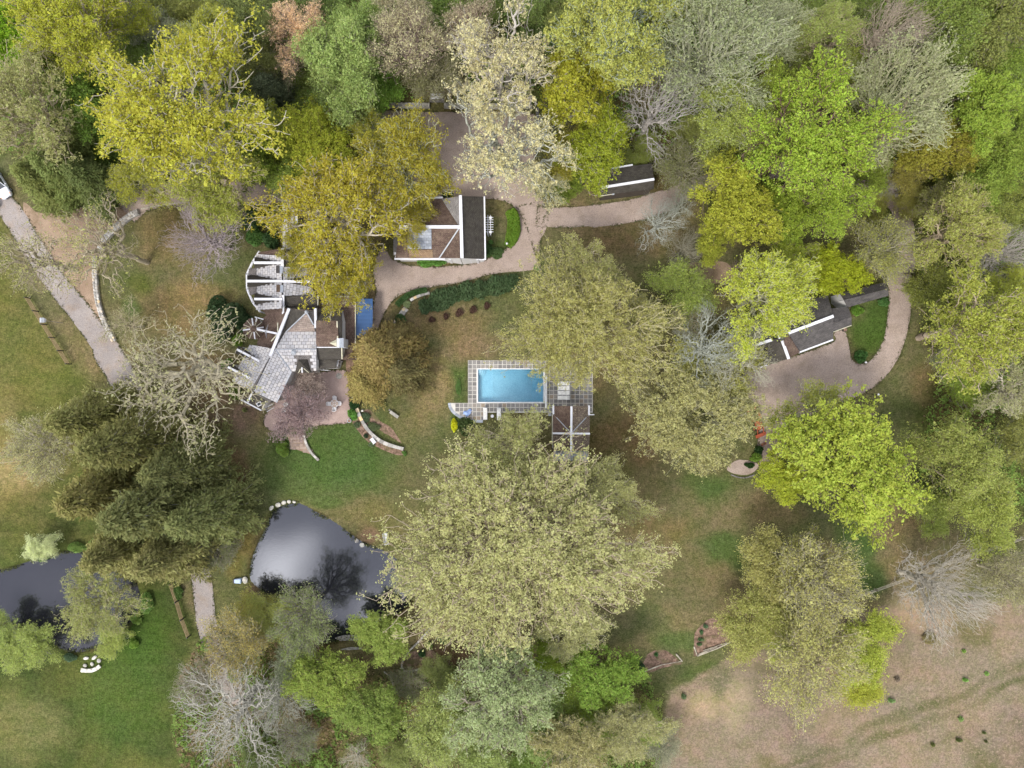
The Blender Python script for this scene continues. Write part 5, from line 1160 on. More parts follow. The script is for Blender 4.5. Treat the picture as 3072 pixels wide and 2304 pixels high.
m = MB(); m.hexa([(-0.5, -0.3, 0), (0.5, -0.4, 0), (0.5, 0.4, 0), (-0.5, 0.3, 0)], [(-0.5, -0.28, 0.5), (0.5, -0.36, 0.6), (0.5, 0.36, 0.6), (-0.5, 0.28, 0.5)]); m.build("casing", paint("pale_blue_paint", rgb(172, 190, 214), 0.5, 0.05), bx, bevel=0.05); m = MB(); m.box((-0.58, 0, 0.25), (0.2, 0.58, 0.5)); m.build("end_cap", M_DARK, bx)
for i, (x, y, a, b, l) in enumerate(((258, 1975, 20, 12, "tan boulder at the north-west of the cluster by the small pond"), (283, 1973, 22, 12, "pale boulder at the north of the cluster by the small pond"), (297, 1982, 16, 16, "grey boulder at the east of the cluster by the small pond"), (276, 1992, 16, 13, "buff boulder in the middle of the cluster by the small pond"), (255, 1996, 16, 13, "brownish boulder at the west of the cluster by the small pond"))): boulder(x, y, a, b, 0.6, l, M_STONE if i in (2, 4) else None, i * 0.7, 20 + i, "boulders beside the small pond")
cs = empty("curved_stone_bench", P(271, 2010), "curved white stone bench facing the boulders by the small pond", "bench")
m = MB(); pts = [(242, 2010), (258, 2013), (275, 2012), (290, 2006), (299, 1998)]
for a, b in zip(pts, pts[1:]): m.bar(P(a[0], a[1], 0.45), P(b[0], b[1], 0.45), 0.55, 0.14)
wchild(cs, m, "seat", M_PALESTONE)
for x, y in ((250, 2011), (292, 2003)): m = MB(); p = P(x, y); m.box((p.x, p.y, 0.15), (0.3, 0.4, 0.3)); wchild(cs, m, "support", M_PALESTONE)
m = MB(); q = [P(x, y) for x, y in ((1005, 1914), (1030, 1906), (1075, 1905), (1100, 1912), (1075, 1920), (1020, 1922))][::-1]; m.hexa([(p.x, p.y, -0.2) for p in q], [(p.x, p.y, 0.12) for p in q]); tag(m.build("stone_slab", M_CAPSTONE, bevel=0.03), "long flat grey stone slab across the south outlet of the large pond", "stone slab")
m = MB(); q = [P(x, y) for x, y in ((1020, 1948), (1050, 1941), (1085, 1942), (1085, 1947), (1040, 1950))][::-1]; m.hexa([(p.x, p.y, -0.1) for p in q], [(p.x, p.y, 0.10) for p in q]); tag(m.build("stone_sill", M_CAPSTONE, bevel=0.02), "narrow stone sill just south of the big outlet slab", "stone slab")
r = random.Random(3); spots = [(2668, 596, 22, 16), (2690, 603, 18, 14), (2706, 583, 24, 20), (2716, 606, 20, 16), (2736, 600, 18, 14), (2752, 594, 20, 18), (2766, 601, 16, 14), (2783, 592, 28, 20), (2792, 569, 44, 22), (2810, 587, 20, 20), (2735, 580, 16, 12), (2812, 558, 20, 14), (2790, 531, 24, 16), (2660, 578, 20, 14)]
names = ["westernmost dark boulder of the drive-side rock bank", "squat dark boulder second from the west in the rock bank", "tall boulder set back behind the west end of the rock bank", "wide flat boulder fourth from the west in the rock bank", "small boulder at the middle front of the rock bank", "rounded boulder right of the bank's middle", "smallest boulder in the front row of the rock bank", "broad pale-topped boulder near the east end of the front row", "largest long boulder lying on top of the rock bank", "upright boulder at the east end of the rock bank", "little boulder in the back row, middle of the rock bank", "boulder behind the largest one at the bank's east end", "farthest boulder up the slope behind the rock bank", "boulder half hidden by the lime tree at the west of the bank"]
for i, ((x, y, a, b), l) in enumerate(zip(spots, names)): boulder(x, y, a, b, r.uniform(0.7, 1.1), l, M_DARKSTONE if i % 3 else M_STONE, r.uniform(-.5, .5), 40 + i, "boulders banked beside the east drive", 0.05)
# log edging of the two beds near the meadow
def logs(label, segs):
    c = P(*segs[0][0]); t = empty("log_edging", c, label, "log edging", "split log edgings of the meadow beds")
    for a, b, w in segs: m = MB(); m.cyl(P(*a, 0.16), P(*b, 0.16), w, w * 0.8, 8); wchild(t, m, "log", M_GREYWOOD)
logs("split log edging along the western meadow bed", [((1912, 2025), (1926, 2017), .13), ((1927, 2016), (1986, 1994), .10), ((1987, 1994), (2046, 1984), .06), ((2028, 1962), (2047, 1984), .12)]); logs("doubled split log edging along the eastern meadow bed", [((2082, 1940), (2092, 1967), .10), ((2092, 1968), (2150, 1946), .10), ((2096, 1963), (2150, 1941), .08), ((2150, 1946), (2200, 1922), .11), ((2110, 1952), (2180, 1928), .07)])

# ---------------------------------------------------------------- fences, birdhouse
def fence(label, line, nposts, rails, h, mat, name="rail_fence"):
    l = smooth_open(W2(line), 8); c = l.mean(0); t = empty(name, (c[0], c[1], 0), label, "fence"); d = np.concatenate([[0], np.cumsum(np.linalg.norm(np.diff(l, axis=0), axis=1))])
    q = [np.array([np.interp(s, d, l[:, 0]), np.interp(s, d, l[:, 1])]) for s in np.linspace(0, d[-1], nposts)]
    for p in q: m = MB(); m.box((p[0], p[1], h * 0.52), (0.13, 0.13, h * 1.04)); wchild(t, m, "post", M_DARK if mat is M_WOOD else mat)  # posts of the brown fences coloured dark to stand for their cast shadows
    for a, b in zip(q, q[1:]):
        for k in range(rails): z = h * (0.96 - k / rails * 0.86); m = MB(); m.bar((a[0], a[1], z), (b[0], b[1], z), 0.06, 0.07); wchild(t, m, "rail", mat)
fence("three rail brown wooden fence between the west pasture and the drive", [(92, 895), (118, 938), (150, 990), (185, 1045), (214, 1092)], 6, 4, 1.35, M_WOOD); fence("wooden rail fence beside the grey lower drive, south of the dark evergreens", [(519, 1748), (532, 1785), (546, 1830), (560, 1880), (572, 1905)], 4, 4, 1.3, M_WOOD)
fence("grey split rail fence between the lawn and the dry meadow", [(2560, 1788), (2660, 1752), (2760, 1716), (2860, 1676), (2990, 1636), (3060, 1610)], 9, 3, 1.2, M_GREYWOOD)
bh = empty("birdhouse", P(188, 969), "white birdhouse on a tall pale pole beside the rail fence", "birdhouse")
m = MB(); m.cyl((0, 0, 0), (0, 0, 4.0), 0.045, 0.04, 8); m.build("pole", M_GREYWOOD, bh); m = MB(); m.box((0, 0, 4.25), (0.52, 0.5, 0.5)); b_ = m.build("house_box", M_WHITE, bh)
m = MB(); m.hexa([(-.34, -.34, 4.5), (.34, -.34, 4.5), (.34, .34, 4.5), (-.34, .34, 4.5)], [(-.02, -.34, 4.72), (.02, -.34, 4.72), (.02, .34, 4.72), (-.02, .34, 4.72)]); m.build("roof", M_METAL, bh)
for s in (-1, 1): m = MB(); m.cyl((0.261 * s, 0, 4.3), (0.263 * s, 0, 4.3), 0.06, 0.06, 10); m.build("entrance_hole", M_DARK, b_)
# white slatted pergola under the umbrella tree
pg = empty("pergola", P(2205, 1240), "weathered white slatted pergola half hidden under bare branches west of the tractor", "pergola")
for i in range(9): m = MB(); m.bar(P(2170 + i * 7.4, 1217 + abs(i - 4) * 0.6, 2.6), P(2180 + i * 7.6, 1250, 2.6), 0.10, 0.12); wchild(pg, m, "slat", M_GREYWOOD)
m = MB(); m.bar(P(2164, 1212, 2.5), P(2188, 1268, 2.5), 0.22, 0.14); wchild(pg, m, "beam", M_WHITE)
for a, b in (((2170, 1226), (2236, 1222)), ((2178, 1247), (2246, 1246))): m = MB(); m.bar(P(*a, 2.46), P(*b, 2.46), 0.12, 0.14); wchild(pg, m, "beam", M_GREYWOOD)
for x, y in ((2172, 1226), (2180, 1247), (2234, 1222), (2243, 1246)): m = MB(); p = P(x, y, 2.4); m.box((p.x, p.y, 1.2), (0.14, 0.14, 2.4)); wchild(pg, m, "post", M_WHITE)

# ---------------------------------------------------------------- vehicles
def loft(secs, n=None):
    """secs: list of rings (same length) -> MB"""
    m = MB(); k = len(secs[0])
    for a in secs: m.v += [tuple(p) for p in a]
    for i in range(len(secs) - 1):
        for j in range(k): m.f.append((i * k + j, i * k + (j + 1) % k, (i + 1) * k + (j + 1) % k, (i + 1) * k + j))
    m.f.append(tuple(range(k - 1, -1, -1))); m.f.append(tuple((len(secs) - 1) * k + j for j in range(k))); return m
def wheel(t, x, y, r, w, mat_rim=None):
    m = MB(); m.cyl((x - w / 2, y, r), (x + w / 2, y, r), r, r, 18); wo = m.build("wheel", M_BLACK, t); s = 1 if x > 0 else -1
    m = MB(); m.cyl((x + s * (w / 2), y, r), (x + s * (w / 2 + 0.012), y, r), r * 0.62, r * 0.6, 12); m.build("rim", mat_rim or M_METAL, wo)
def make_car(loc, rz, label, paint_m, name="parked_car"):
    """front toward +y"""
    t = empty(name, loc, label, "car", "cars parked on the west drive", rz)
    def ring(y, hw, z0, z1, cr): return [(-hw + .05, y, z0), (hw - .05, y, z0), (hw, y, z0 + .15), (hw, y, z1 - .12), (hw - cr, y, z1), (hw * .4, y, z1 + .035), (-hw * .4, y, z1 + .035), (-hw + cr, y, z1), (-hw, y, z1 - .12), (-hw, y, z0 + .15)]
    b = loft([ring(-2.36, .66, .36, .80, .2), ring(-2.26, .84, .26, .94, .16), ring(-1.5, .91, .22, .98, .10), ring(-.2, .92, .22, .96, .08), ring(.95, .92, .22, .96, .08), ring(1.6, .89, .22, .90, .14), ring(2.1, .80, .26, .80, .2), ring(2.32, .62, .32, .70, .22), ring(2.38, .44, .38, .62, .16)])
    b.build("body", paint_m, t, smooth=False)
    def cab(y, hw, z): return [(-hw, y, z), (hw, y, z)]
    g = loft([[(-.80, -1.95, .94), (.80, -1.95, .94), (.80, -1.93, .96), (-.80, -1.93, .96)], [(-.86, -1.2, .94), (.86, -1.2, .94), (.64, -1.2, 1.42), (-.64, -1.2, 1.42)], [(-.88, -.2, .94), (.88, -.2, .94), (.66, -.3, 1.46), (-.66, -.3, 1.46)], [(-.87, .5, .94), (.87, .5, .94), (.63, .28, 1.40), (-.63, .28, 1.40)], [(-.80, 1.08, .94), (.80, 1.08, .94), (.80, 1.06, .96), (-.80, 1.06, .96)]])
    g.build("greenhouse", M_GLASS, t)
    m = MB(); m.hexa([(-.66, -1.25, 1.40), (.66, -1.25, 1.40), (.66, .3, 1.385), (-.66, .3, 1.385)], [(-.6, -1.2, 1.47), (.6, -1.2, 1.47), (.6, .22, 1.46), (-.6, .22, 1.46)]); rf = m.build("roof", paint_m, t, bevel=0.03)
    m = MB(); m.box((0, -.48, 1.475), (.84, .66, .012)); m.build("sunroof", M_GLASS, rf)
    for s in (-1, 1):
        m = MB(); m.bar((s * .63, .26, 1.43), (s * .80, 1.06, .98), .09, .05); m.build("windscreen_pillar", paint_m, t); m = MB(); m.bar((s * .63, -1.2, 1.44), (s * .80, -1.92, .98), .12, .05); m.build("rear_pillar", paint_m, t)
        m = MB(); m.box((s * 1.0, .72, 1.0), (.22, .12, .15)); m.build("mirror", paint_m, t, bevel=.03); m = MB(); m.hexa([(s * .50 - .14, 2.06, .66), (s * .50 + .14, 2.06, .66), (s * .50 + .12, 2.30, .60), (s * .50 - .12, 2.34, .60)], [(s * .50 - .13, 2.0, .855), (s * .50 + .15, 1.96, .84), (s * .50 + .13, 2.24, .755), (s * .50 - .12, 2.28, .75)]); h = m.build("headlight", M_LENS, t)
        m = MB(); m.box((s * .71, 2.06, .76), (.1, .16, .06)); m.build("indicator", M_AMBER, h)
        for y in (-1.4, 1.42): wheel(t, s * .83, y, .33, .22)
    for s in (-.3, .3): m = MB(); m.bar((s - .25, 1.0, 1.0), (s + .28, .98, 1.01), .025, .015); m.build("wiper", M_DARK, t)
    m = MB(); m.box((0, 2.36, .5), (.8, .05, .18)); m.build("grille", M_DARK, t)
    return t
make_car(P(6, 556), math.radians(180 + 33), "white car with grey windscreen parked at the left edge of the picture", M_CARWHITE)
make_car(P(-36, 592), math.radians(180 + 38), "dark blue car mostly cut off by the left edge beside the white car", M_CARBLUE)
tk = empty("tractor", P(2264, 1264), "orange compact tractor with front loader half hidden under the round khaki tree", "tractor", None, math.radians(180 + 22))
m = loft([[(-.32, -.1, .7), (.32, -.1, .7), (.30, -.1, 1.15), (-.30, -.1, 1.15)], [(-.32, .8, .7), (.32, .8, .7), (.29, .8, 1.12), (-.29, .8, 1.12)], [(-.28, 1.25, .7), (.28, 1.25, .7), (.24, 1.25, 1.02), (-.24, 1.25, 1.02)]]); m.build("hood", M_ORANGE, tk, bevel=.03)
m = MB(); m.box((0, -.3, .55), (.5, 2.6, .3)); m.build("chassis", M_DARK, tk); m = MB(); m.box((0, -.85, .95), (.5, .48, .1)).box((0, -1.08, 1.2), (.5, .1, .45)); m.build("seat", M_BLACK, tk, bevel=.03)
for s in (-1, 1):
    wheel(tk, s * .62, -.8, .58, .34, M_ORANGE); wheel(tk, s * .52, 1.0, .36, .24, M_ORANGE)
    m = MB(); m.hexa([(s * .62 - .2, -1.35, 1.1), (s * .62 + .2, -1.35, 1.1), (s * .62 + .2, -.25, 1.05), (s * .62 - .2, -.25, 1.05)], [(s * .62 - .2, -1.2, 1.26), (s * .62 + .2, -1.2, 1.26), (s * .62 + .2, -.4, 1.24), (s * .62 - .2, -.4, 1.24)]); m.build("fender", M_ORANGE, tk)
    m = MB(); m.bar((s * .46, .1, 1.28), (s * .46, 1.3, 1.12), .09, .14).bar((s * .46, 1.3, 1.12), (s * .46, 2.0, .5), .09, .14); m.build("loader_arm", M_ORANGE, tk)
m = MB(); m.hexa([(-.78, 1.95, .1), (.78, 1.95, .1), (.78, 2.5, .08), (-.78, 2.5, .08)], [(-.78, 1.92, .55), (.78, 1.92, .55), (.78, 2.02, .55), (-.78, 2.02, .55)]); m.build("bucket", M_ORANGE, tk)
m = MB(); m.bar((-.5, -1.25, 1.2), (-.5, -1.3, 2.0), .06, .06, (0, 1, 0)).bar((.5, -1.25, 1.2), (.5, -1.3, 2.0), .06, .06, (0, 1, 0)).bar((-.53, -1.3, 2.0), (.53, -1.3, 2.0), .06, .06); m.build("roll_bar", M_ORANGE, tk)
m = MB(); m.cyl((0, -.35, 1.2), (0, -.3, 1.25), .2, .2, 14); m.build("steering_wheel", M_DARK, tk)
m = MB(); m.box((0, -2.0, .45), (1.5, .5, .35)); m.build("rear_box", M_ORANGE, tk, bevel=.03)
fl = empty("feed_trough", P(2290, 1332), "small orange trough lying on the gravel south of the tractor", "trough", None, 0.5)
m = MB(); m.hexa([(-.3, -.12, 0), (.3, -.12, 0), (.3, .12, 0), (-.3, .12, 0)], [(-.36, -.17, .25), (.36, -.17, .25), (.36, .17, .25), (-.36, .17, .25)]); m.build("tub", M_ORANGE, fl)
m = MB(); m.box((0, 0, 0.252), (.6, .24, .01)); m.build("contents", M_MULCH, fl)
# ---------------------------------------------------------------- trees
def grow_tree(pts, trunk, bf):
    """greedy branching: every crown point joins the tree where reach plus way back to the root is cheapest"""
    pts = np.asarray(pts); n = len(pts); tn = len(trunk)
    allp = np.vstack([trunk, pts]); parent = np.full(tn + n, -1); parent[1:tn] = np.arange(tn - 1)
    plen = np.zeros(tn + n)
    for i in range(1, tn): plen[i] = plen[i - 1] + np.linalg.norm(trunk[i] - trunk[i - 1])
    cost = np.full(n, np.inf); par = np.zeros(n, int); done = np.zeros(n, bool); order = list(range(tn))
    def relax(k):
        d = pts - allp[k]; d = np.sqrt(np.einsum('ij,ij->i', d, d)); c = d + bf * plen[k]; b = (c < cost) & ~done
        cost[b] = c[b]; par[b] = k
    for k in range(max(1, tn // 3), tn): relax(k)
    for _ in range(n):
        j = int(np.argmin(np.where(done, np.inf, cost))); k = par[j]; done[j] = True
        parent[tn + j] = k; plen[tn + j] = plen[k] + np.linalg.norm(pts[j] - allp[k]); order.append(tn + j); relax(tn + j)
    tips = np.zeros(tn + n); kids = np.bincount(parent[parent >= 0], minlength=tn + n); tips[kids == 0] = 1
    for k in reversed(order):
        if parent[k] >= 0: tips[parent[k]] += tips[k]
    return allp, parent, tips, plen, kids
def tubes(p0, p1, r0, r1, n):
    d = p1 - p0; L = np.linalg.norm(d, axis=1)[:, None] + 1e-9; d = d / L
    ref = np.where(np.abs(d[:, 2:3]) > 0.9, [[1.0, 0, 0]], [[0, 0, 1.0]]); a = np.cross(d, ref); a /= np.linalg.norm(a, axis=1)[:, None]; b = np.cross(d, a)
    m = len(p0); v = np.empty((m, 2 * n, 3))
    for i in range(n):
        t = 2 * math.pi * i / n; w = a * math.cos(t) + b * math.sin(t); v[:, i] = p0 + w * r0[:, None]; v[:, n + i] = p1 + w * r1[:, None]
    base = (np.arange(m) * 2 * n)[:, None]; f = np.empty((m, n, 4), int)
    for i in range(n): j = (i + 1) % n; f[:, i] = base + np.array([i, j, n + j, n + i])
    return v.reshape(-1, 3), f.reshape(-1, 4)
def branch_mesh(name, P_, parent, tips, r_twig, expo, r_max, wig=0.0, R=None):
    ch = np.nonzero(parent >= 0)[0]; pa = parent[ch]; rad = np.minimum(r_twig * tips ** expo, r_max)
    p0, p1 = P_[pa], P_[ch]; r1 = rad[ch]; r0 = np.minimum(rad[pa], r1 * 1.35)
    if wig:                                                    # a crook in the middle of longer limbs
        L = np.linalg.norm(p1 - p0, axis=1); mid = (p0 + p1) / 2 + R.normal(0, 1, p0.shape) * (wig * L)[:, None]
        p0, p1, r0, r1 = np.vstack([p0, mid]), np.vstack([mid, p1]), np.concatenate([r0, (r0 + r1) / 2]), np.concatenate([(r0 + r1) / 2, r1])
    big = r1 > 0.07; V_, F_ = [], []
    for msk, n in ((big, 6), (~big, 3)):
        if msk.any():
            v, f = tubes(p0[msk], p1[msk], r0[msk], r1[msk], n); F_.append(f + sum(len(x) for x in V_)); V_.append(v)
    return mesh_np(name, np.vstack(V_), np.vstack(F_), M_BARK, True)
def leafc(color, g=1.0, rb=(.95, 1.0, .88)):
    """crowns deepen their own hue by light passing from leaf to leaf, so single leaves are paler"""
    c = [max(lin(v), 1e-4) for v in color]; m = max(c); return tuple(min(.85, g * m * (v / m) ** .72 * k) for v, k in zip(c, rb)) + (1,)
def leaf_cards(cent, size, R, up=0.7, asp=0.62, dirs=None, fold=True):
    """one small rhombic leaf per centre"""
    n = len(cent); nr = R.normal(0, 1, (n, 3)); nr /= np.linalg.norm(nr, axis=1)[:, None]; nr[:, 2] += up; nr /= np.linalg.norm(nr, axis=1)[:, None]
    t = R.normal(0, 1, (n, 3)) if dirs is None else dirs + R.normal(0, 0.25, (n, 3))
    a = t - nr * np.einsum('ij,ij->i', t, nr)[:, None]; a /= np.linalg.norm(a, axis=1)[:, None] + 1e-9; b = np.cross(nr, a)
    s = (size * R.lognormal(0, .32, n))[:, None] / 2
    v = np.stack([cent - a * s, cent - b * s * asp, cent + a * s, cent + b * s * asp], 1)
    if fold: v[:, 1] += nr * s * 0.35; v[:, 3] += nr * s * 0.35
    return v.reshape(-1, 3), np.arange(n * 4).reshape(-1, 4)
def crown_points(R, n, rad, h0, h1, lobes, squash=1.0, core=0.25, lr0=.15, lr1=.32):
    """points filling the lumpy, uneven lobes of a crown between heights h0 and h1"""
    zc = h0 + (h1 - h0) * 0.5; rz = (h1 - h0) / 2; out = []; f = R.uniform(0, 6.28, 3)
    def mod(a): return 1 + .15 * np.sin(2 * a + f[0]) + .15 * np.sin(3 * a + f[1]) + .12 * np.sin(5 * a + f[2])
    i = np.arange(lobes); a = i * 2.399963 + R.normal(0, .35, lobes); u = np.clip((i + .5) / lobes + R.normal(0, .06, lobes), 0, 1)      # spiral over the dome, unevenly
    el = np.sqrt(u); kr = R.uniform(.62, .86, lobes)
    C = np.stack([np.cos(a) * el * kr * mod(a) * rad, np.sin(a) * el * kr * mod(a) * rad, (np.sqrt(np.clip(1 - el ** 2, 0, 1)) * .95 - .22 + R.normal(0, .10, lobes)) * kr * rz], 1)
    lr = R.uniform(lr0, lr1, lobes) * rad; w = lr ** 1.7; cnt = R.multinomial(int(n * (1 - core)), w / w.sum())
    for c, r_, m in zip(C, lr, cnt):
        q = R.normal(0, 1, (m, 3)); q /= np.linalg.norm(q, axis=1)[:, None]; q[:, 2] = np.where(q[:, 2] < -0.25, -q[:, 2], q[:, 2])
        v = q * (r_ * np.clip(R.normal(.62, .27, m), .1, 1.35))[:, None] * [1, 1, 0.8 * squash]
        o_ = c / (np.linalg.norm(c) + 1e-6); out.append(c + v + o_ * np.maximum(v @ o_, 0)[:, None] * .45)
    m = n - sum(len(o) for o in out); q = R.normal(0, 1, (m, 3)); q /= np.linalg.norm(q, axis=1)[:, None]; out.append(q * (R.uniform(0, 1, m) ** 0.45)[:, None] * [rad * .8, rad * .8, rz * .7])
    p = np.vstack(out); p[:, 2] += zc; p[:, 2] = np.maximum(p[:, 2], h0 * 0.8); return p
PROTO = {}
def proto(kind, seed):
    """(trunk mesh, crown mesh or None, crown radius, crown mid height)"""
    key = (kind, seed)
    if key in PROTO: return PROTO[key]
    R = np.random.default_rng(sum(map(ord, kind)) * 101 + seed * 7919)
    S = dict(  # points, radius, h0, h1, lobes, balance, twig r, exponent, max r, wiggle, leaf sites<=tips, puffs per site, leaves per puff, puff offset, puff size, leaf size, core share
        oak=(2900, 7.0, 6.0, 16.0, 20, .50, .026, .45, .42, .10, 1, 1, 17, .16, .21, .175, .12),
        maple=(2300, 6.0, 3.5, 14.0, 22, .55, .020, .45, .36, .06, 1, 2, 13, .24, .17, .19, .14),
        giant=(7600, 12.0, 5.0, 22.0, 40, .62, .028, .44, .65, .08, 1, 1, 15, .16, .22, .18, .10),
        bud=(2500, 7.0, 5.5, 15.5, 20, .55, .022, .46, .40, .10, 1, 2, 7, .24, .14, .17, .25),
        sparse=(1900, 7.5, 6.0, 16.0, 13, .40, .020, .51, .45, .15, 1, 1, 2, .16, .16, .20, .22),
        cream=(2200, 7.0, 5.5, 15.5, 18, .45, .026, .46, .42, .16, 1, 1, 10, .16, .15, .18, .12),
        bare=(3800, 6.5, 4.5, 14.0, 16, .44, .0108, .50, .34, .15, 0, 0, 0, 0, 0, 0, .25),
        twig=(4600, 6.0, 3.5, 13.0, 16, .66, .016, .465, .30, .06, 1, 1, 4, .2, .18, .16, .30),
        haze=(5600, 6.2, 3.0, 13.0, 16, .58, .0125, .475, .32, .08, 0, 0, 0, 0, 0, 0, .30),
        airy=(2500, 5.5, 2.0, 11.0, 18, .60, .015, .47, .25, .08, 1, 3, 7, .36, .18, .17, .16),
        umbrella=(3800, 9.0, 3.0, 12.5, 44, .65, .018, .45, .40, .06, 1, 2, 9, .22, .14, .18, .14),
        weep=(3000, 4.5, 1.5, 6.0, 16, .60, .013, .46, .25, .14, 1, 1, 5, .2, .14, .15, .30))[kind]
    n, rad, h0, h1, lobes, bf, rt, ex, rm, wig, lt, pps, lpp, spo, spr, lsz, core = S
    pts = crown_points(R, n, rad, h0, h1, lobes, core=core)
    if kind == "umbrella":
        a = np.arctan2(pts[:, 1], pts[:, 0]); rr = np.hypot(pts[:, 0], pts[:, 1]); pts[:, 2] = np.where(rr < 1.6, pts[:, 2] * 0.75, pts[:, 2])
    th = h0 + (h1 - h0) * (0.18 if kind in ("oak", "cream", "sparse", "bud") else 0.42 if kind != "weep" else 0.2); m = 7
    tr = np.stack([np.cumsum(R.normal(0, .12, m)), np.cumsum(R.normal(0, .12, m)), np.linspace(0, th, m)], 1); tr[0, :2] = 0
    A, par, tips, pl, kids = grow_tree(pts, tr, bf); A = A.copy()
    tm = branch_mesh("branches", A, par, tips, rt, ex, rm, wig, R)
    cm = None
    if lt:
        site = np.nonzero((tips <= lt) & (par >= 0))[0]; pos_ = A[site]; pp = A[par[site]]
        c = np.repeat(pos_ + (pp - pos_) * R.uniform(0, .3, (len(site), 1)), pps, 0); c = c + R.normal(0, spo, c.shape) * [1, 1, .7]
        k = np.maximum(1, (lpp * R.lognormal(-.12, .5, len(c))).astype(int)); c = np.repeat(c, k, 0); sg = np.repeat(spr * R.uniform(.6, 1.35, len(k)), k)[:, None]; c = c + R.normal(0, 1, c.shape) * sg * [1, 1, .8]
        up = 0.9 if kind in ("oak", "maple", "giant") else 0.5
        v, f = leaf_cards(c, np.full(len(c), lsz), R, up); cm = mesh_np("leaves", v, f, M_LEAF)
    PROTO[key] = (tm, cm, rad, h0 + (h1 - h0) * 0.62); return PROTO[key]
def conifer(kind, seed):
    key = (kind, seed)
    if key in PROTO: return PROTO[key]
    R = np.random.default_rng(900 + seed * 31 + len(kind)); H, rad = (15.0, 4.6) if kind == "hemlock" else (12.0, 5.0)
    p0, p1, r0, r1, cc, dd = [], [], [], [], [], []
    m = 10
    for i in range(m): p0.append((0, 0, H * i / m)); p1.append((0, 0, H * (i + 1) / m)); r0.append(.3 * (1 - i / m) + .02); r1.append(.3 * (1 - (i + 1) / m) + .02)
    nb = 210 if kind == "hemlock" else 190
    for i in range(nb):
        t = (i + R.uniform(0, 1)) / nb; z = H * (0.10 + 0.88 * t); L = rad * ((1 - t) ** 0.75 * 0.97 + 0.05) * R.uniform(.55, 1.2) if kind == "hemlock" else rad * math.sin(math.pi * (0.25 + 0.72 * t)) ** 0.8 * R.uniform(.7, 1.1)
        a = R.uniform(0, 2 * math.pi); dr = np.array([math.cos(a), math.sin(a), 0]); k = max(3, int(L / .45)); prev = np.array([0, 0, z])
        for s in range(k):
            f_ = (s + 1) / k; q = np.array([0, 0, z + 0.18 * L * math.sin(f_ * 2.4) - 0.30 * L * f_ * f_]) + dr * L * f_ + R.normal(0, .05, 3)
            p0.append(prev); p1.append(q); r0.append(.045 * (1 - f_) + .012); r1.append(.045 * (1 - f_) + .008)
            if f_ > 0.22:
                w = int(9 + 7 * (1 - abs(2 * f_ - 1.1))); side = np.array([-dr[1], dr[0], 0]); sp = 0.34 * L * (1.08 - f_) + 0.22
                o = R.uniform(-1, 1, w); cc.append(prev + (q - prev) * R.uniform(0, 1, (w, 1)) + side * (o * sp)[:, None] + dr * (np.abs(o) * sp * 0.5)[:, None] + R.normal(0, .07, (w, 3)) - np.array([0, 0, .1]) * np.abs(o)[:, None]); dd.append(dr * 0.9 + side * o[:, None])
            prev = q
    v, f = tubes(np.array(p0, float), np.array(p1, float), np.array(r0), np.array(r1), 4); tm = mesh_np("branches", v, f, M_BARK, True)
    c = np.vstack(cc); d = np.vstack(dd); c = np.repeat(c, 3, 0) + R.normal(0, .17, (len(c) * 3, 3)); d = np.repeat(d, 3, 0)
    v, f = leaf_cards(c, np.full(len(c), .34), R, 1.0, .36, d, False); cm = mesh_np("needles", v, f, M_NEEDLE)
    PROTO[key] = (tm, cm, rad, H * 0.45); return PROTO[key]
def shrub_mesh(seed, n=1700, leaf=.15, lump=7):
    key = ("shrub", seed, n, leaf)
    if key in PROTO: return PROTO[key]
    R = np.random.default_rng(5000 + seed); k = R.normal(0, 1, (lump, 3)); k /= np.linalg.norm(k, axis=1)[:, None]; k[:, 2] = np.abs(k[:, 2]) * .7
    C = k * [.45, .45, .40]; C[:, 2] += .3; i = R.integers(0, lump, n); q = R.normal(0, 1, (n, 3)); q /= np.linalg.norm(q, axis=1)[:, None]; q[:, 2] = np.where(q[:, 2] < -.2, -q[:, 2], q[:, 2])
    c = C[i] + q * (R.uniform(.40, .56, lump)[i] * R.uniform(.72, 1, n) ** .5)[:, None]; c[:, 2] = np.maximum(c[:, 2], .02)
    v, f = leaf_cards(c, np.full(n, leaf), R, .8); cm = mesh_np("leaves", v, f, M_LEAF)
    st = R.normal(0, .3, (12, 3)); st[:, 2] = np.abs(st[:, 2]) + .35; v, f = tubes(np.zeros((12, 3)), st, np.full(12, .035), np.full(12, .015), 4); tm = mesh_np("stems", v, f, M_BARK)
    PROTO[key] = (tm, cm); return PROTO[key]
BARKS = dict(white=rgb(164, 163, 148), grey=rgb(146, 140, 126), tan=rgb(168, 158, 134), brown=rgb(112, 98, 82), cream=rgb(176, 170, 146), pink=rgb(150, 132, 122), dark=rgb(78, 70, 60), lilac=rgb(166, 160, 150))
LEAF_GAIN, BARK_GAIN = 1.2, .85
RT = random.Random(99)
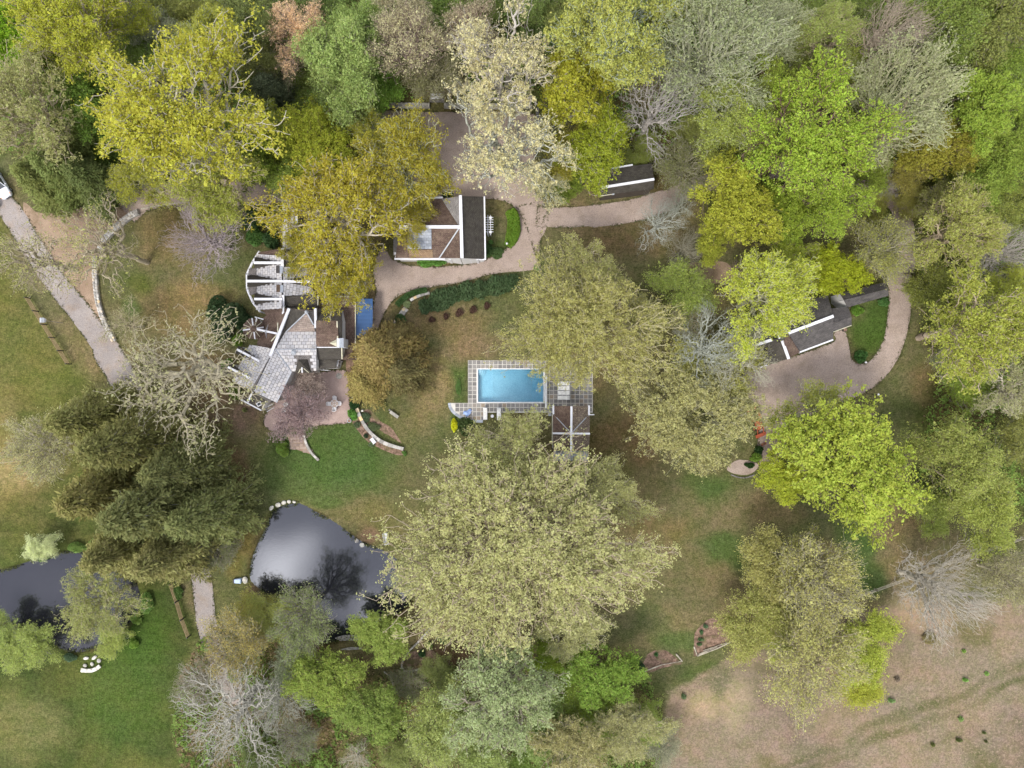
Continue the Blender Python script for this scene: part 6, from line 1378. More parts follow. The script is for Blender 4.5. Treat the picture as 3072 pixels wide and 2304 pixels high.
def plant_tree(x, y, Rpx, kind, seed, color, label, bark="grey", h=1.0, cat="tree", name=None, rz=None, squash=1.0):
    """x, y, Rpx in overview pixels as the crown's middle shows in the picture"""
    tm, cm, rad, zmid = conifer(kind, seed) if kind in ("hemlock", "pine") else proto(kind, seed)
    # solve the size: crown radius at its height must span Rpx
    sc = Rpx * 0.06944 / rad
    for _ in range(4): z = zmid * sc * h; sc = Rpx * 0.06944 * (CAM_H - z) / CAM_H / rad
    z = zmid * sc * h; p = V(x, y, z)
    t = empty(name or {"hemlock": "evergreen_tree", "pine": "evergreen_tree", "bare": "bare_tree", "haze": "bare_tree", "twig": "bare_tree", "weep": "cherry_tree"}.get(kind, "leafy_tree"), (p.x, p.y, 0), label, cat, None, RT.uniform(0, 6.28) if rz is None else rz)
    t.scale = (sc * RT.uniform(.95, 1.05), sc * RT.uniform(.95, 1.05), sc * h)
    o = link("trunk", tm, t); b = BARKS[bark]; o.color = tuple(c * BARK_GAIN * RT.uniform(.92, 1.08) for c in b[:3]) + (1,)
    if cm is not None:
        o = link("crown", cm, t); o.color = leafc(color, LEAF_GAIN * (1.9 if kind in ("hemlock", "pine") else 1.22 if kind == "airy" else 1.0), (1.1, 1.0, .84) if kind == "airy" else (.95, 1.0, .88))
    return t
def plant_shrub(px, py, rx, ry, h, color, label, seed=0, leaf=.15, n=1700, name="shrub", cat="shrub", group=None, rot=None):
    """px, py in photo pixels, radii in photo pixels, height in metres"""
    tm, cm = shrub_mesh(seed, n, leaf); t = empty(name, P(px, py), label, cat, group, RT.uniform(0, 6.28) if rx == ry and rot is None else (rot or 0)); t.scale = (rx * K * 1.02, ry * K * 1.02, h)
    o = link("stem", tm, t); o.color = BARKS["brown"]; o = link("foliage", cm, t); o.color = leafc(color, LEAF_GAIN * (1.6 if n < 1000 else 1.15)); return t

TREES = [
 # x, y, R, kind, seed, leaf colour, label, bark, height factor
 # --- north-west woods
 (22, 85, 72, "maple", 0, (128, 168, 26), "lime green tree filling the top left corner of the picture", "brown", 1.1),
 (150, 62, 104, "oak", 0, (168, 166, 44), "large yellow green oak on the top edge, right of the lime corner tree", "grey", 1.1),
 (128, 150, 58, "maple", 1, (118, 128, 40), "dull olive tree tucked below the top left yellow oak", "brown", .9),
 (272, 22, 62, "oak", 1, (160, 160, 46), "yellow tree on the top edge between the corner oak and the silver bare tree", "grey", 1.1),
 (338, 66, 48, "twig", 0, (146, 150, 110), "small silver twiggy tree near the top edge above the big yellow oak", "white", 1.2),
 (330, 130, 60, "airy", 0, (96, 126, 52), "mid green airy tree directly north of the big yellow oak", "grey", .9),
 (448, 82, 66, "oak", 2, (160, 158, 54), "yellow oak with a pale forked trunk near the top edge", "white", 1.25),
 (390, 236, 158, "oak", 3, (172, 164, 44), "biggest yellow oak left of the salmon budded tree, spreading over the service drive", "cream", .92),
 (300, 385, 60, "oak", 1, (164, 160, 48), "low yellow limb tree at the western end of the service drive", "cream", .8),
 (452, 398, 92, "oak", 0, (156, 158, 60), "thin yellow green tree overhanging the middle of the service drive", "cream", .8),
 (180, 212, 74, "maple", 1, (112, 142, 48), "fresh green tree between the corner oak and the dark evergreen", "brown", .95),
 (42, 232, 112, "bud", 0, (160, 156, 92), "pale olive budding tree on the left edge above the evergreen", "tan", 1.0),
 (150, 375, 66, "hemlock", 0, (76, 84, 36), "dark evergreen nearest the parked white car", "dark", .8),
 (98, 392, 56, "hemlock", 1, (84, 88, 38), "olive evergreen at the left, just north of the white car", "dark", .75),
 (205, 392, 60, "hemlock", 0, (68, 76, 34), "darkest evergreen, beside the western end of the service drive", "dark", .75),
 (160, 308, 54, "hemlock", 1, (84, 90, 40), "evergreen at the back of the dark clump by the parked cars", "dark", .85),
 (543, 330, 56, "maple", 0, (120, 140, 40), "yellow green tree between the big yellow oak and the golden oak", "brown", .95),
 (590, 208, 46, "pine", 0, (52, 58, 38), "dark evergreen in the gap above the golden oak", "dark", 1.0),
 (545, 122, 52, "airy", 1, (112, 124, 66), "hazy olive tree beside the dark gap near the top", "grey", 1.1),
 (560, 30, 62, "airy", 0, (104, 122, 64), "grey green tree on the top edge left of the salmon budded tree", "grey", 1.1),
 (566, 268, 52, "oak", 2, (146, 152, 46), "small yellow oak clinging to the east flank of the biggest yellow oak", "cream", 1.0),
 # --- north middle
 (640, 66, 64, "bud", 1, (222, 178, 142), "salmon pink budding tree near the top edge", "pink", 1.1),
 (612, 140, 46, "twig", 1, (150, 148, 108), "beige twiggy tree just below the salmon one", "tan", 1.0),
 (742, 132, 84, "airy", 1, (126, 154, 82), "tall fresh green tree right of the salmon budded tree", "grey", 1.2),
 (772, 62, 62, "airy", 0, (116, 146, 72), "fresh green tree on the top edge behind its taller neighbour", "grey", 1.1),
 (740, 215, 66, "airy", 0, (120, 146, 76), "pale green tree just above the north end of the golden oak", "grey", .9),
 (830, 185, 46, "maple", 1, (106, 142, 44), "rich green tree left of the court's north wall", "brown", .9),
 (884, 88, 76, "twig", 0, (188, 174, 134), "pinkish brown twiggy tree in the middle of the north wood", "pink", 1.2),
 (872, 22, 66, "bud", 2, (166, 150, 118), "beige budding tree on the top edge above the pinkish one", "tan", 1.15),
 (924, 156, 62, "twig", 1, (130, 126, 80), "olive twiggy tree directly behind the white bench", "tan", .9),
 (1010, 60, 56, "twig", 0, (184, 164, 136), "reddish twiggy tree on the top edge beside the tall cream tree", "pink", 1.15),
 (955, 42, 48, "airy", 1, (98, 128, 52), "green tree between the beige and reddish twiggy trees", "grey", .9),
 (966, 175, 46, "twig", 1, (140, 128, 92), "brown twiggy sapling just right of the white bench", "tan", .8),
 (1088, 140, 110, "cream", 0, (202, 186, 140), "tall cream coloured tree north of the gravel court with white branches", "white", 1.15),
 (1095, 320, 134, "cream", 1, (204, 188, 142), "wide cream tree covering the gravel court, north of the garage", "white", .85),
 (1178, 396, 58, "cream", 2, (198, 184, 132), "cream limb tree leaning over the start of the east drive", "white", .8),
 (728, 462, 146, "oak", 3, (164, 146, 36), "golden oak spreading over the north end of the main house", "cream", .82),
 (868, 352, 104, "oak", 2, (158, 142, 38), "mustard oak over the gravel court, left of the cream tree", "cream", .85),
 (690, 310, 74, "maple", 0, (154, 158, 38), "lime yellow tree on the north side of the golden oak", "brown", .9),
 (812, 300, 60, "oak", 1, (154, 148, 42), "yellow limb tree between golden and mustard oaks, near the court wall", "cream", .85),
 (742, 585, 90, "oak", 0, (164, 148, 36), "golden tree south of the big golden oak, above the blue canopy", "cream", .85),
 (655, 540, 62, "oak", 2, (158, 146, 36), "golden oak over the roofs between the link and the star wing", "cream", .8),
 (878, 465, 62, "oak", 1, (160, 144, 36), "mustard tree over the garage's west roof", "cream", .85),
 (716, 330, 58, "maple", 1, (64, 30, 36), "dark red maple showing through the golden oak", "dark", .55),
 (604, 378, 52, "airy", 0, (118, 146, 56), "fresh green tree west of the golden oak by the service drive", "grey", .8),
 (606, 296, 48, "maple", 1, (142, 152, 44), "yellow green tree just north-west of the golden oak", "brown", .9),
 (690, 262, 44, "maple", 0, (86, 122, 44), "dark green low tree in the gap north of the golden oak", "brown", .8),
 # --- north-east
 (1335, 62, 124, "oak", 1, (172, 170, 76), "pale yellow tree at the top edge, largest in the north-east wood", "white", 1.2),
 (1238, 30, 56, "airy", 1, (112, 128, 64), "olive green tree on the top edge between the cream and pale yellow trees", "grey", 1.0),
 (1192, 78, 40, "airy", 0, (88, 120, 62), "small green tree squeezed beside the tall cream tree", "grey", .9),
 (1252, 172, 88, "maple", 0, (164, 158, 38), "dense mustard yellow tree with white stems east of the court", "white", 1.25),
 (1290, 318, 72, "maple", 0, (150, 158, 36), "yellow green tree beside the garden shed", "white", 1.1),
 (1222, 330, 58, "airy", 1, (142, 144, 48), "olive yellow tree along the court's east wall", "grey", 1.0),
 (1222, 402, 46, "maple", 1, (122, 140, 42), "low green tree at the mouth of the east drive", "brown", .7),
 (1418, 222, 92, "bare", 0, (0, 0, 0), "bare white barked tree leaning above the garden shed", "white", 1.25),
 (1560, 95, 126, "twig", 1, (150, 154, 108), "grey green twiggy tree at the top, right of the pale yellow tree", "cream", 1.25),
 (1452, 140, 60, "twig", 0, (134, 140, 92), "olive grey twiggy tree between the mustard and grey green trees", "grey", 1.1),
 (1660, 60, 72, "twig", 0, (156, 156, 116), "silvery twiggy tree near the top edge, east of the grey green one", "cream", 1.2),
 (1592, 240, 86, "oak", 2, (164, 172, 76), "open pale green tree right of the white barked tree", "cream", 1.0),
 (1590, 320, 52, "airy", 1, (138, 154, 68), "pale green tree just above the yellow tree of the east drive", "grey", .9),
 (1592, 438, 98, "maple", 0, (166, 164, 44), "rounded yellow tree on the south side of the east drive", "brown", 1.1),
 (1540, 520, 50, "maple", 1, (158, 160, 46), "yellow tree on the lower west flank of the rounded yellow tree", "brown", .9),
 (1760, 290, 132, "oak", 3, (146, 168, 46), "largest lime green oak in the north-east, over the east drive", "brown", 1.05),
 (1700, 205, 70, "oak", 1, (152, 168, 52), "lime green oak on the north-west shoulder of the largest one", "brown", 1.15),
 (1790, 430, 90, "oak", 0, (150, 170, 48), "lime green oak on the south side of the largest one", "brown", 1.0),
 (1700, 460, 72, "maple", 1, (146, 164, 46), "lime green tree squeezed beside the rounded yellow tree", "brown", .95),
 (1478, 358, 64, "twig", 1, (126, 126, 72), "green twigged bush tree at the east end of the garden shed", "tan", .55),
 (1425, 478, 66, "bare", 1, (0, 0, 0), "bare silver tree on the lawn south of the east drive", "white", .9),
 (1482, 540, 52, "haze", 2, (0, 0, 0), "small bare grey tree south-east of the wooden tub", "grey", .8),
 (1470, 440, 46, "bare", 2, (0, 0, 0), "bare grey tree leaning across the bend of the east drive", "lilac", .9),
 (1790, 66, 66, "oak", 2, (150, 158, 76), "olive yellow open tree near the top edge, left of the leaning grey tree", "tan", 1.2),
 (1832, 165, 62, "airy", 0, (128, 148, 58), "green tree between the largest lime oak and the silver dome tree", "grey", 1.0),
 (1928, 66, 80, "haze", 0, (0, 0, 0), "tall grey tree leaning to the top right edge", "tan", 1.35),
 (1958, 216, 112, "twig", 1, (160, 160, 112), "silver olive dome shaped tree in the north-east wood", "cream", 1.15),
 (1900, 290, 62, "bud", 1, (156, 156, 98), "olive budding tree at the lower left of the silver dome tree", "tan", 1.0),
 (2050, 42, 92, "airy", 1, (104, 128, 52), "dark green airy tree on the top edge at the right", "grey", 1.1),
 (2156, 62, 86, "airy", 0, (112, 126, 60), "hazy green tree in the top right corner", "grey", 1.1),
 (2122, 232, 78, "maple", 1, (138, 158, 48), "bright green tree near the right edge, right of the silver dome tree", "brown", 1.1),
 (2180, 150, 66, "airy", 1, (112, 142, 52), "green tree on the right edge below the corner", "grey", 1.1),
 (2036, 312, 72, "maple", 0, (150, 140, 42), "golden olive tree south of the silver dome tree", "brown", .9),
 (2190, 320, 62, "maple", 1, (134, 152, 50), "bright green tree on the right edge, upper third", "brown", 1.0),
 (2142, 382, 62, "maple", 0, (132, 150, 50), "bright green tree behind the boulder bank", "brown", .9),
 (1968, 372, 40, "airy", 0, (132, 132, 58), "low olive tree overhanging the boulder bank", "tan", .7),
 (1920, 400, 30, "bare", 1, (0, 0, 0), "small bare white tree leaning over the west end of the boulder bank", "white", .7),
 # --- east
 (1660, 638, 112, "oak", 1, (178, 182, 58), "pale lime tree over the west roofs of the barn", "cream", .95),
 (1716, 562, 60, "oak", 0, (166, 174, 52), "lime tree on the north side of the pale lime one by the barn", "cream", .95),
 (1808, 590, 68, "maple", 1, (158, 164, 26), "golden lime tree touching the north side of the barn", "brown", .95),
 (1918, 535, 80, "twig", 0, (160, 156, 72), "olive hazy tree at the inner corner of the east drive loop", "tan", 1.05),
 (2080, 492, 92, "oak", 2, (160, 158, 72), "olive beige tree right of the east drive below the boulder bank", "tan", .95),
 (2030, 438, 46, "bud", 2, (156, 154, 78), "olive budding tree at the foot of the boulder bank", "tan", .8),
 (2176, 540, 66, "haze", 1, (0, 0, 0), "bare grey tree on the right edge beside the olive beige tree", "lilac", 1.1),
 (2020, 620, 56, "airy", 1, (112, 126, 52), "dull green tree along the outer edge of the gravel loop", "grey", .85),
 (2120, 715, 108, "oak", 0, (160, 162, 58), "wide yellow olive tree on the right edge east of the gravel loop", "tan", 1.0),
 (2190, 625, 58, "oak", 2, (168, 170, 56), "yellow green tree on the right edge above the wide olive tree", "tan", 1.05),
 (2058, 780, 44, "twig", 0, (126, 138, 86), "small grey green tree between gravel loop and wide olive tree", "grey", .8),
 (2098, 838, 52, "airy", 1, (108, 136, 46), "green tree below the wide yellow olive tree", "grey", .8),
 (2190, 842, 62, "cream", 0, (172, 166, 116), "beige budding tree on the right edge below the wide olive tree", "cream", 1.0),
 (2076, 1000, 92, "airy", 0, (126, 142, 66), "soft grey green tree at the right, east of the bright maple", "grey", 1.0),
 (2130, 1100, 80, "airy", 1, (130, 148, 64), "soft green tree on the east lawn, above the split rail fence", "grey", .9),
 (2014, 1100, 50, "airy", 1, (122, 144, 62), "small soft green tree between the east lawn and the bright maple", "grey", .8),
 (1836, 1000, 150, "maple", 0, (158, 168, 52), "bright yellow green maple below the gravel loop", "brown", .72),
 (1710, 1030, 72, "maple", 1, (166, 172, 42), "bright yellow green tree on the west side of the big maple", "brown", .75),
 (1762, 905, 88, "oak", 1, (152, 152, 62), "thinner olive yellow tree overhanging the gravel loop, north of the bright maple", "cream", .75),
 (1266, 708, 166, "giant", 0, (166, 156, 84), "great khaki tree over the north-east corner of the pool", "tan", .80),
 (1268, 590, 82, "oak", 2, (164, 158, 90), "khaki tree at the end of the clipped hedge, north of the pool", "tan", .85),
 (1385, 690, 58, "oak", 3, (162, 154, 84), "khaki limb tree on the east side of the great pool tree", "tan", .85),
 (1480, 628, 66, "airy", 0, (124, 148, 64), "fresh green low tree west of the barn", "grey", .7),
 (1600, 590, 42, "bare", 2, (0, 0, 0), "small bare brown tree over the mown ring", "pink", .7),
 (1530, 748, 98, "bare", 0, (0, 0, 0), "silver bare tree between the great khaki tree and the barn", "white", .95),
 (1610, 780, 92, "bare", 2, (0, 0, 0), "wide silver bare tree at the west end of the barn court", "cream", .9),
 (1560, 800, 92, "airy", 1, (146, 154, 76), "yellow green low tree beneath the silver bare trees", "grey", .6),
 (1490, 690, 50, "twig", 1, (146, 146, 96), "olive grey twiggy tree at the east flank of the great khaki tree", "tan", .8),
 (1496, 903, 142, "umbrella", 0, (174, 164, 104), "round umbrella shaped khaki tree beside the tractor", "tan", .80),
 # --- south middle
 (1122, 1190, 252, "giant", 1, (172, 166, 104), "huge khaki tree south of the pool, the largest in the picture", "tan", .66),
 (1098, 978, 96, "oak", 3, (172, 168, 100), "khaki tree just south of the pool loungers", "tan", .85),
 (1010, 1060, 88, "oak", 0, (174, 168, 104), "khaki tree on the north-west shoulder of the huge one", "tan", .8),
 (1300, 1070, 92, "oak", 1, (170, 164, 100), "khaki tree south of the pool house", "tan", .8),
 (1230, 1352, 82, "oak", 2, (170, 164, 104), "khaki tree on the southern foot of the huge one", "tan", .8),
 (920, 1240, 82, "bud", 0, (162, 158, 98), "thin khaki tree reaching over the eastern shore of the large pond", "tan", .7),
 (1080, 1500, 130, "oak", 2, (156, 166, 112), "pale sage green tree at the bottom, south of the huge khaki tree", "grey", .9),
 (965, 1560, 92, "airy", 0, (128, 148, 78), "soft green tree on the bottom edge left of the sage tree", "grey", .9),
 (1180, 1590, 72, "airy", 1, (110, 140, 70), "green tree on the bottom edge below the sage tree", "grey", .9),
 (1180, 1420, 50, "maple", 1, (128, 150, 40), "yellow green small tree between sage and huge khaki trees", "brown", .6),
 (1300, 1462, 80, "maple", 1, (120, 148, 48), "rich green tree west of the western meadow bed", "brown", .75),
 (1252, 1500, 62, "airy", 0, (104, 132, 44), "darker green tree between the sage tree and the rich green one", "grey", .8),
 (1390, 1550, 52, "airy", 1, (118, 146, 58), "small soft green tree at the corner of the dry meadow", "grey", .7),
 (1236, 1618, 84, "oak", 3, (164, 152, 96), "khaki beige tree on the bottom edge, south of the rich green one", "tan", .85),
 (1362, 1580, 74, "oak", 1, (166, 158, 102), "beige tree by the bottom edge next to the dry meadow", "tan", .85),
 (1432, 1610, 50, "twig", 0, (150, 146, 116), "grey twiggy bush tree on the meadow's western margin", "grey", .6),
 (824, 1372, 68, "maple", 1, (140, 156, 62), "lime green round tree on the south bank of the large pond", "brown", .62),
 (700, 1468, 80, "maple", 0, (136, 152, 56), "bright green tree south of the pond, left of the lime round tree", "brown", .7),
 (802, 1535, 74, "maple", 1, (124, 142, 56), "darker green tree below the lime round tree", "brown", .7),
 (648, 1345, 84, "twig", 1, (136, 146, 86), "feathery grey green tree on the pond's south-western bank", "grey", 1.15),
 (600, 1335, 58, "airy", 1, (132, 146, 70), "soft green tree west of the feathery one by the pond", "grey", .75),
 (640, 1440, 62, "twig", 0, (142, 150, 112), "grey green hazy tree between bright green and white bare trees", "cream", .8),
 (505, 1398, 84, "twig", 1, (166, 144, 76), "golden twigged tree beside the lower drive", "tan", .85),
 (548, 1330, 50, "airy", 0, (140, 144, 66), "yellow olive tree between lower drive and pond", "tan", .7),
 (492, 1560, 134, "bare", 0, (0, 0, 0), "great bare white tree on the bottom edge", "white", .85),
 (595, 1520, 76, "haze", 2, (0, 0, 0), "bare white tree on the east side of the great bare one", "white", .8),
 (425, 1480, 66, "haze", 1, (0, 0, 0), "bare grey tree on the north-west side of the great bare one", "grey", .8),
 (770, 1640, 42, "bare", 1, (0, 0, 0), "small bare whitish tree at the bottom edge in the brown clearing", "white", .6),
 # --- south-east
 (1775, 1270, 112, "twig", 0, (174, 164, 92), "beige twiggy tree north of the dry meadow, by the split rail fence", "tan", 1.0),
 (1672, 1240, 82, "airy", 1, (142, 146, 82), "grey green tree at the west side of the beige twiggy group", "grey", .8),
 (1742, 1205, 72, "twig", 1, (160, 154, 66), "yellow olive twiggy tree at the north of the meadow group", "tan", .9),
 (1640, 1340, 80, "airy", 0, (140, 150, 78), "olive airy tree over the eastern meadow bed", "tan", .8),
 (1858, 1400, 76, "airy", 1, (140, 160, 56), "bright yellow green tree on the meadow side of the twiggy group", "brown", .8),
 (1695, 1372, 66, "airy", 1, (140, 158, 60), "fresh green tree in the middle of the meadow group", "grey", .7),
 (1765, 1435, 125, "twig", 1, (174, 166, 92), "wide beige olive twiggy tree at the southern end of the meadow group", "tan", .85),
 (1855, 1468, 58, "airy", 0, (142, 156, 46), "small yellow green tree at the meadow group's south-east", "brown", .7),
 (2042, 1284, 120, "haze", 1, (0, 0, 0), "bare lilac grey tree standing in the dry meadow", "lilac", .95),
 (2190, 1250, 78, "twig", 0, (158, 148, 100), "beige twiggy tree on the right edge beside the dry meadow", "tan", .9),
 # --- west
 (440, 510, 98, "haze", 1, (0, 0, 0), "bare lilac white tree on the lawn west of the house", "lilac", .9),
 (60, 555, 98, "sparse", 0, (168, 164, 92), "pale yellow budding tree on the left edge by the west drive", "tan", 1.0),
 (205, 530, 100, "sparse", 1, (170, 166, 86), "sparse budding tree with a dark leaning trunk over the curved wall", "tan", 1.25),
 (392, 800, 186, "sparse", 2, (164, 156, 112), "wide cream limbed tree west of the slab roofed wing", "tan", .85),
 (268, 700, 56, "sparse", 1, (158, 152, 100), "thin beige tree over the end of the west drive", "tan", .8),
 (80, 965, 92, "twig", 1, (166, 158, 104), "beige hazy bare tree in the west pasture", "cream", .8),
 (212, 905, 78, "hemlock", 0, (92, 88, 42), "olive evergreen at the north-west of the dark evergreen grove", "grey", 1.0),
 (300, 960, 92, "hemlock", 1, (84, 80, 38), "dark evergreen in the middle of the grove's north side", "grey", 1.05),
 (395, 1010, 78, "hemlock", 0, (80, 80, 40), "dark evergreen nearest the cream limbed tree's east limbs", "grey", 1.0),
 (250, 1060, 90, "hemlock", 1, (90, 82, 38), "dark evergreen on the west side of the grove", "grey", 1.0),
 (345, 1090, 96, "hemlock", 0, (80, 80, 40), "largest dark evergreen at the centre of the grove", "grey", 1.05),
 (450, 1110, 80, "hemlock", 1, (82, 84, 42), "dark green evergreen on the east side of the grove facing the pond", "grey", .95),
 (280, 1180, 80, "hemlock", 0, (94, 88, 44), "bronze evergreen at the south-west of the grove", "grey", .95),
 (380, 1190, 84, "hemlock", 1, (92, 86, 44), "bronze evergreen at the south end of the grove, above the lower drive", "grey", .95),
 (468, 1190, 52, "twig", 0, (120, 124, 78), "pale twiggy tree between the grove and the pond", "white", .8),
 (826, 772, 84, "hemlock", 0, (98, 80, 40), "bronze evergreen between the patio and the pool lawn", "brown", .8),
 (868, 800, 62, "hemlock", 1, (80, 70, 38), "darker bronze evergreen on the east side of its twin by the patio", "brown", .8),  # shade of the conifer's east side put into this darker needle colour
 (790, 830, 52, "hemlock", 1, (106, 90, 44), "low bronze evergreen overhanging the patio edge", "brown", .7),
 (858, 735, 50, "hemlock", 0, (86, 72, 38), "bronze evergreen at the north of the clump by the rockery wall", "brown", .7),
 (640, 895, 66, "weep", 0, (158, 126, 132), "purple budded cherry tree at the south-west of the patio", "lilac", 1.0),
 (668, 835, 46, "weep", 1, (176, 150, 146), "bare pinkish cherry tree over the white chairs", "pink", 1.0),
 (612, 840, 38, "bare", 2, (0, 0, 0), "small bare grey tree by the porch steps", "lilac", .6),
 (208, 1305, 92, "bud", 2, (152, 152, 82), "olive budding tree standing over the small pond", "tan", .8),
 (86, 1182, 34, "airy", 0, (168, 186, 140), "mint green weeping sapling north of the small pond", "grey", .8),
 (245, 1375, 42, "airy", 1, (132, 152, 72), "soft green tree on the small pond's south bank, by the boulders", "grey", .6),
 (62, 1400, 62, "airy", 0, (128, 150, 72), "soft green tree at the left, on the small pond's south bank", "grey", .65),
 (0, 1370, 50, "airy", 1, (122, 146, 70), "soft green tree cut by the left edge at the small pond", "grey", .65),
 # --- lower trees filling the woods
 (1140, 2, 66, "airy", 0, (100, 126, 60), "green tree on the top edge right behind the tall cream tree", "grey", .8),
 (392, 2, 58, "airy", 1, (116, 128, 60), "olive green tree on the top edge between the yellow tree and the forked oak", "grey", .8),
 (482, 4, 46, "oak", 1, (146, 148, 50), "yellow olive tree on the top edge just right of the forked oak", "grey", .8),
 (706, 2, 48, "airy", 0, (92, 118, 54), "dark green tree on the top edge between salmon and fresh green trees", "grey", .8),
 (1736, 2, 54, "airy", 1, (104, 128, 56), "green tree on the top edge above the olive yellow open tree", "grey", .9),
 (1850, 2, 54, "airy", 0, (96, 120, 50), "deep green tree on the top edge left of the tall leaning grey tree", "grey", .9),
 (246, 140, 50, "airy", 1, (110, 132, 54), "green tree in the gap above the big yellow oak's west side", "grey", .8),
 (234, 318, 44, "maple", 1, (100, 124, 40), "deep green tree between the big yellow oak and the dark evergreens", "brown", .7),
 (1962, 436, 40, "airy", 1, (126, 130, 58), "low olive tree between the boulder bank and the olive beige tree", "tan", .6),
 (2070, 150, 52, "airy", 0, (106, 132, 50), "green tree between the silver dome and the right edge greens", "grey", .8),
 (1728, 122, 48, "airy", 1, (116, 134, 60), "green tree below the olive yellow open tree", "grey", .8),
 (48, 2, 48, "maple", 1, (122, 146, 36), "green tree on the top edge beside the lime corner tree", "brown", .8),
 (1458, 2, 50, "airy", 0, (112, 128, 66), "hazy green tree on the top edge between pale yellow and grey green trees", "grey", .8),
 (654, 194, 46, "airy", 1, (92, 116, 48), "green tree between the dark evergreen and the pale green tree", "grey", .7),
 (1880, 372, 42, "maple", 1, (132, 148, 46), "yellow green tree on the east flank of the largest lime oak", "brown", .8),
 (1392, 326, 38, "airy", 1, (104, 122, 50), "green sapling at the foot of the bare white barked tree", "grey", .5),
 (2106, 594, 44, "airy", 0, (108, 124, 54), "olive green tree between the olive beige tree and the wide yellow olive one", "grey", .7),
 (1044, 2, 44, "airy", 1, (98, 124, 54), "green tree on the top edge above the reddish twiggy tree", "grey", .8),
 (1500, 284, 42, "airy", 0, (116, 130, 62), "soft green tree east of the bare white barked tree", "grey", .7),
 (1890, 446, 36, "airy", 1, (130, 138, 56), "small olive tree north of the hazy tree at the loop's inner corner", "tan", .6),
 (2206, 452, 62, "airy", 0, (120, 136, 58), "soft olive green tree on the right edge, level with the boulder bank's foot", "grey", .8),
 (2206, 225, 44, "maple", 1, (130, 148, 50), "bright green tree cut by the right edge in the upper woods", "brown", .9),
 (2070, 392, 40, "airy", 1, (116, 138, 48), "green tree between the golden olive and olive beige trees", "grey", .7),
 (2208, 950, 70, "airy", 1, (118, 128, 62), "dull green tree on the right edge below the beige budding one", "grey", .8),
 (948, 1448, 38, "airy", 1, (110, 128, 66), "dull green sapling at the north-west foot of the sage tree", "grey", .6),
 (880, 1476, 44, "twig", 0, (122, 126, 78), "grey olive twiggy bush tree between lime round and sage trees", "grey", .5),
 (1050, 1650, 66, "airy", 0, (122, 146, 76), "green tree on the bottom edge directly under the sage tree", "grey", .8),
 (1130, 1652, 42, "maple", 1, (110, 136, 48), "deep green low tree on the bottom edge, left of the khaki beige tree", "brown", .6),
 (1300, 1600, 44, "airy", 1, (100, 130, 44), "deep green low tree between the two khaki beige bottom trees", "grey", .6),
 (640, 1600, 56, "twig", 1, (112, 118, 78), "dark olive twiggy tree east of the great bare white tree", "grey", .6),
 (560, 1640, 52, "airy", 1, (78, 98, 46), "dark green low tree at the foot of the great bare white tree", "grey", .5),
 (860, 1640, 46, "airy", 1, (112, 130, 66), "pale green low tree on the bottom edge beside the brown clearing", "grey", .6),
]
for t_ in TREES:
    wood = t_[1] < 430 and not (1050 < t_[0] < 1250 and t_[1] > 250) or t_[0] > 1990 and t_[1] < 900
    plant_tree(t_[0], t_[1], t_[2] * (1.22 if wood else 1.16 if t_[3] == 'hemlock' and t_[0] < 500 else 1.05), *t_[3:7], bark=t_[7], h=t_[8])

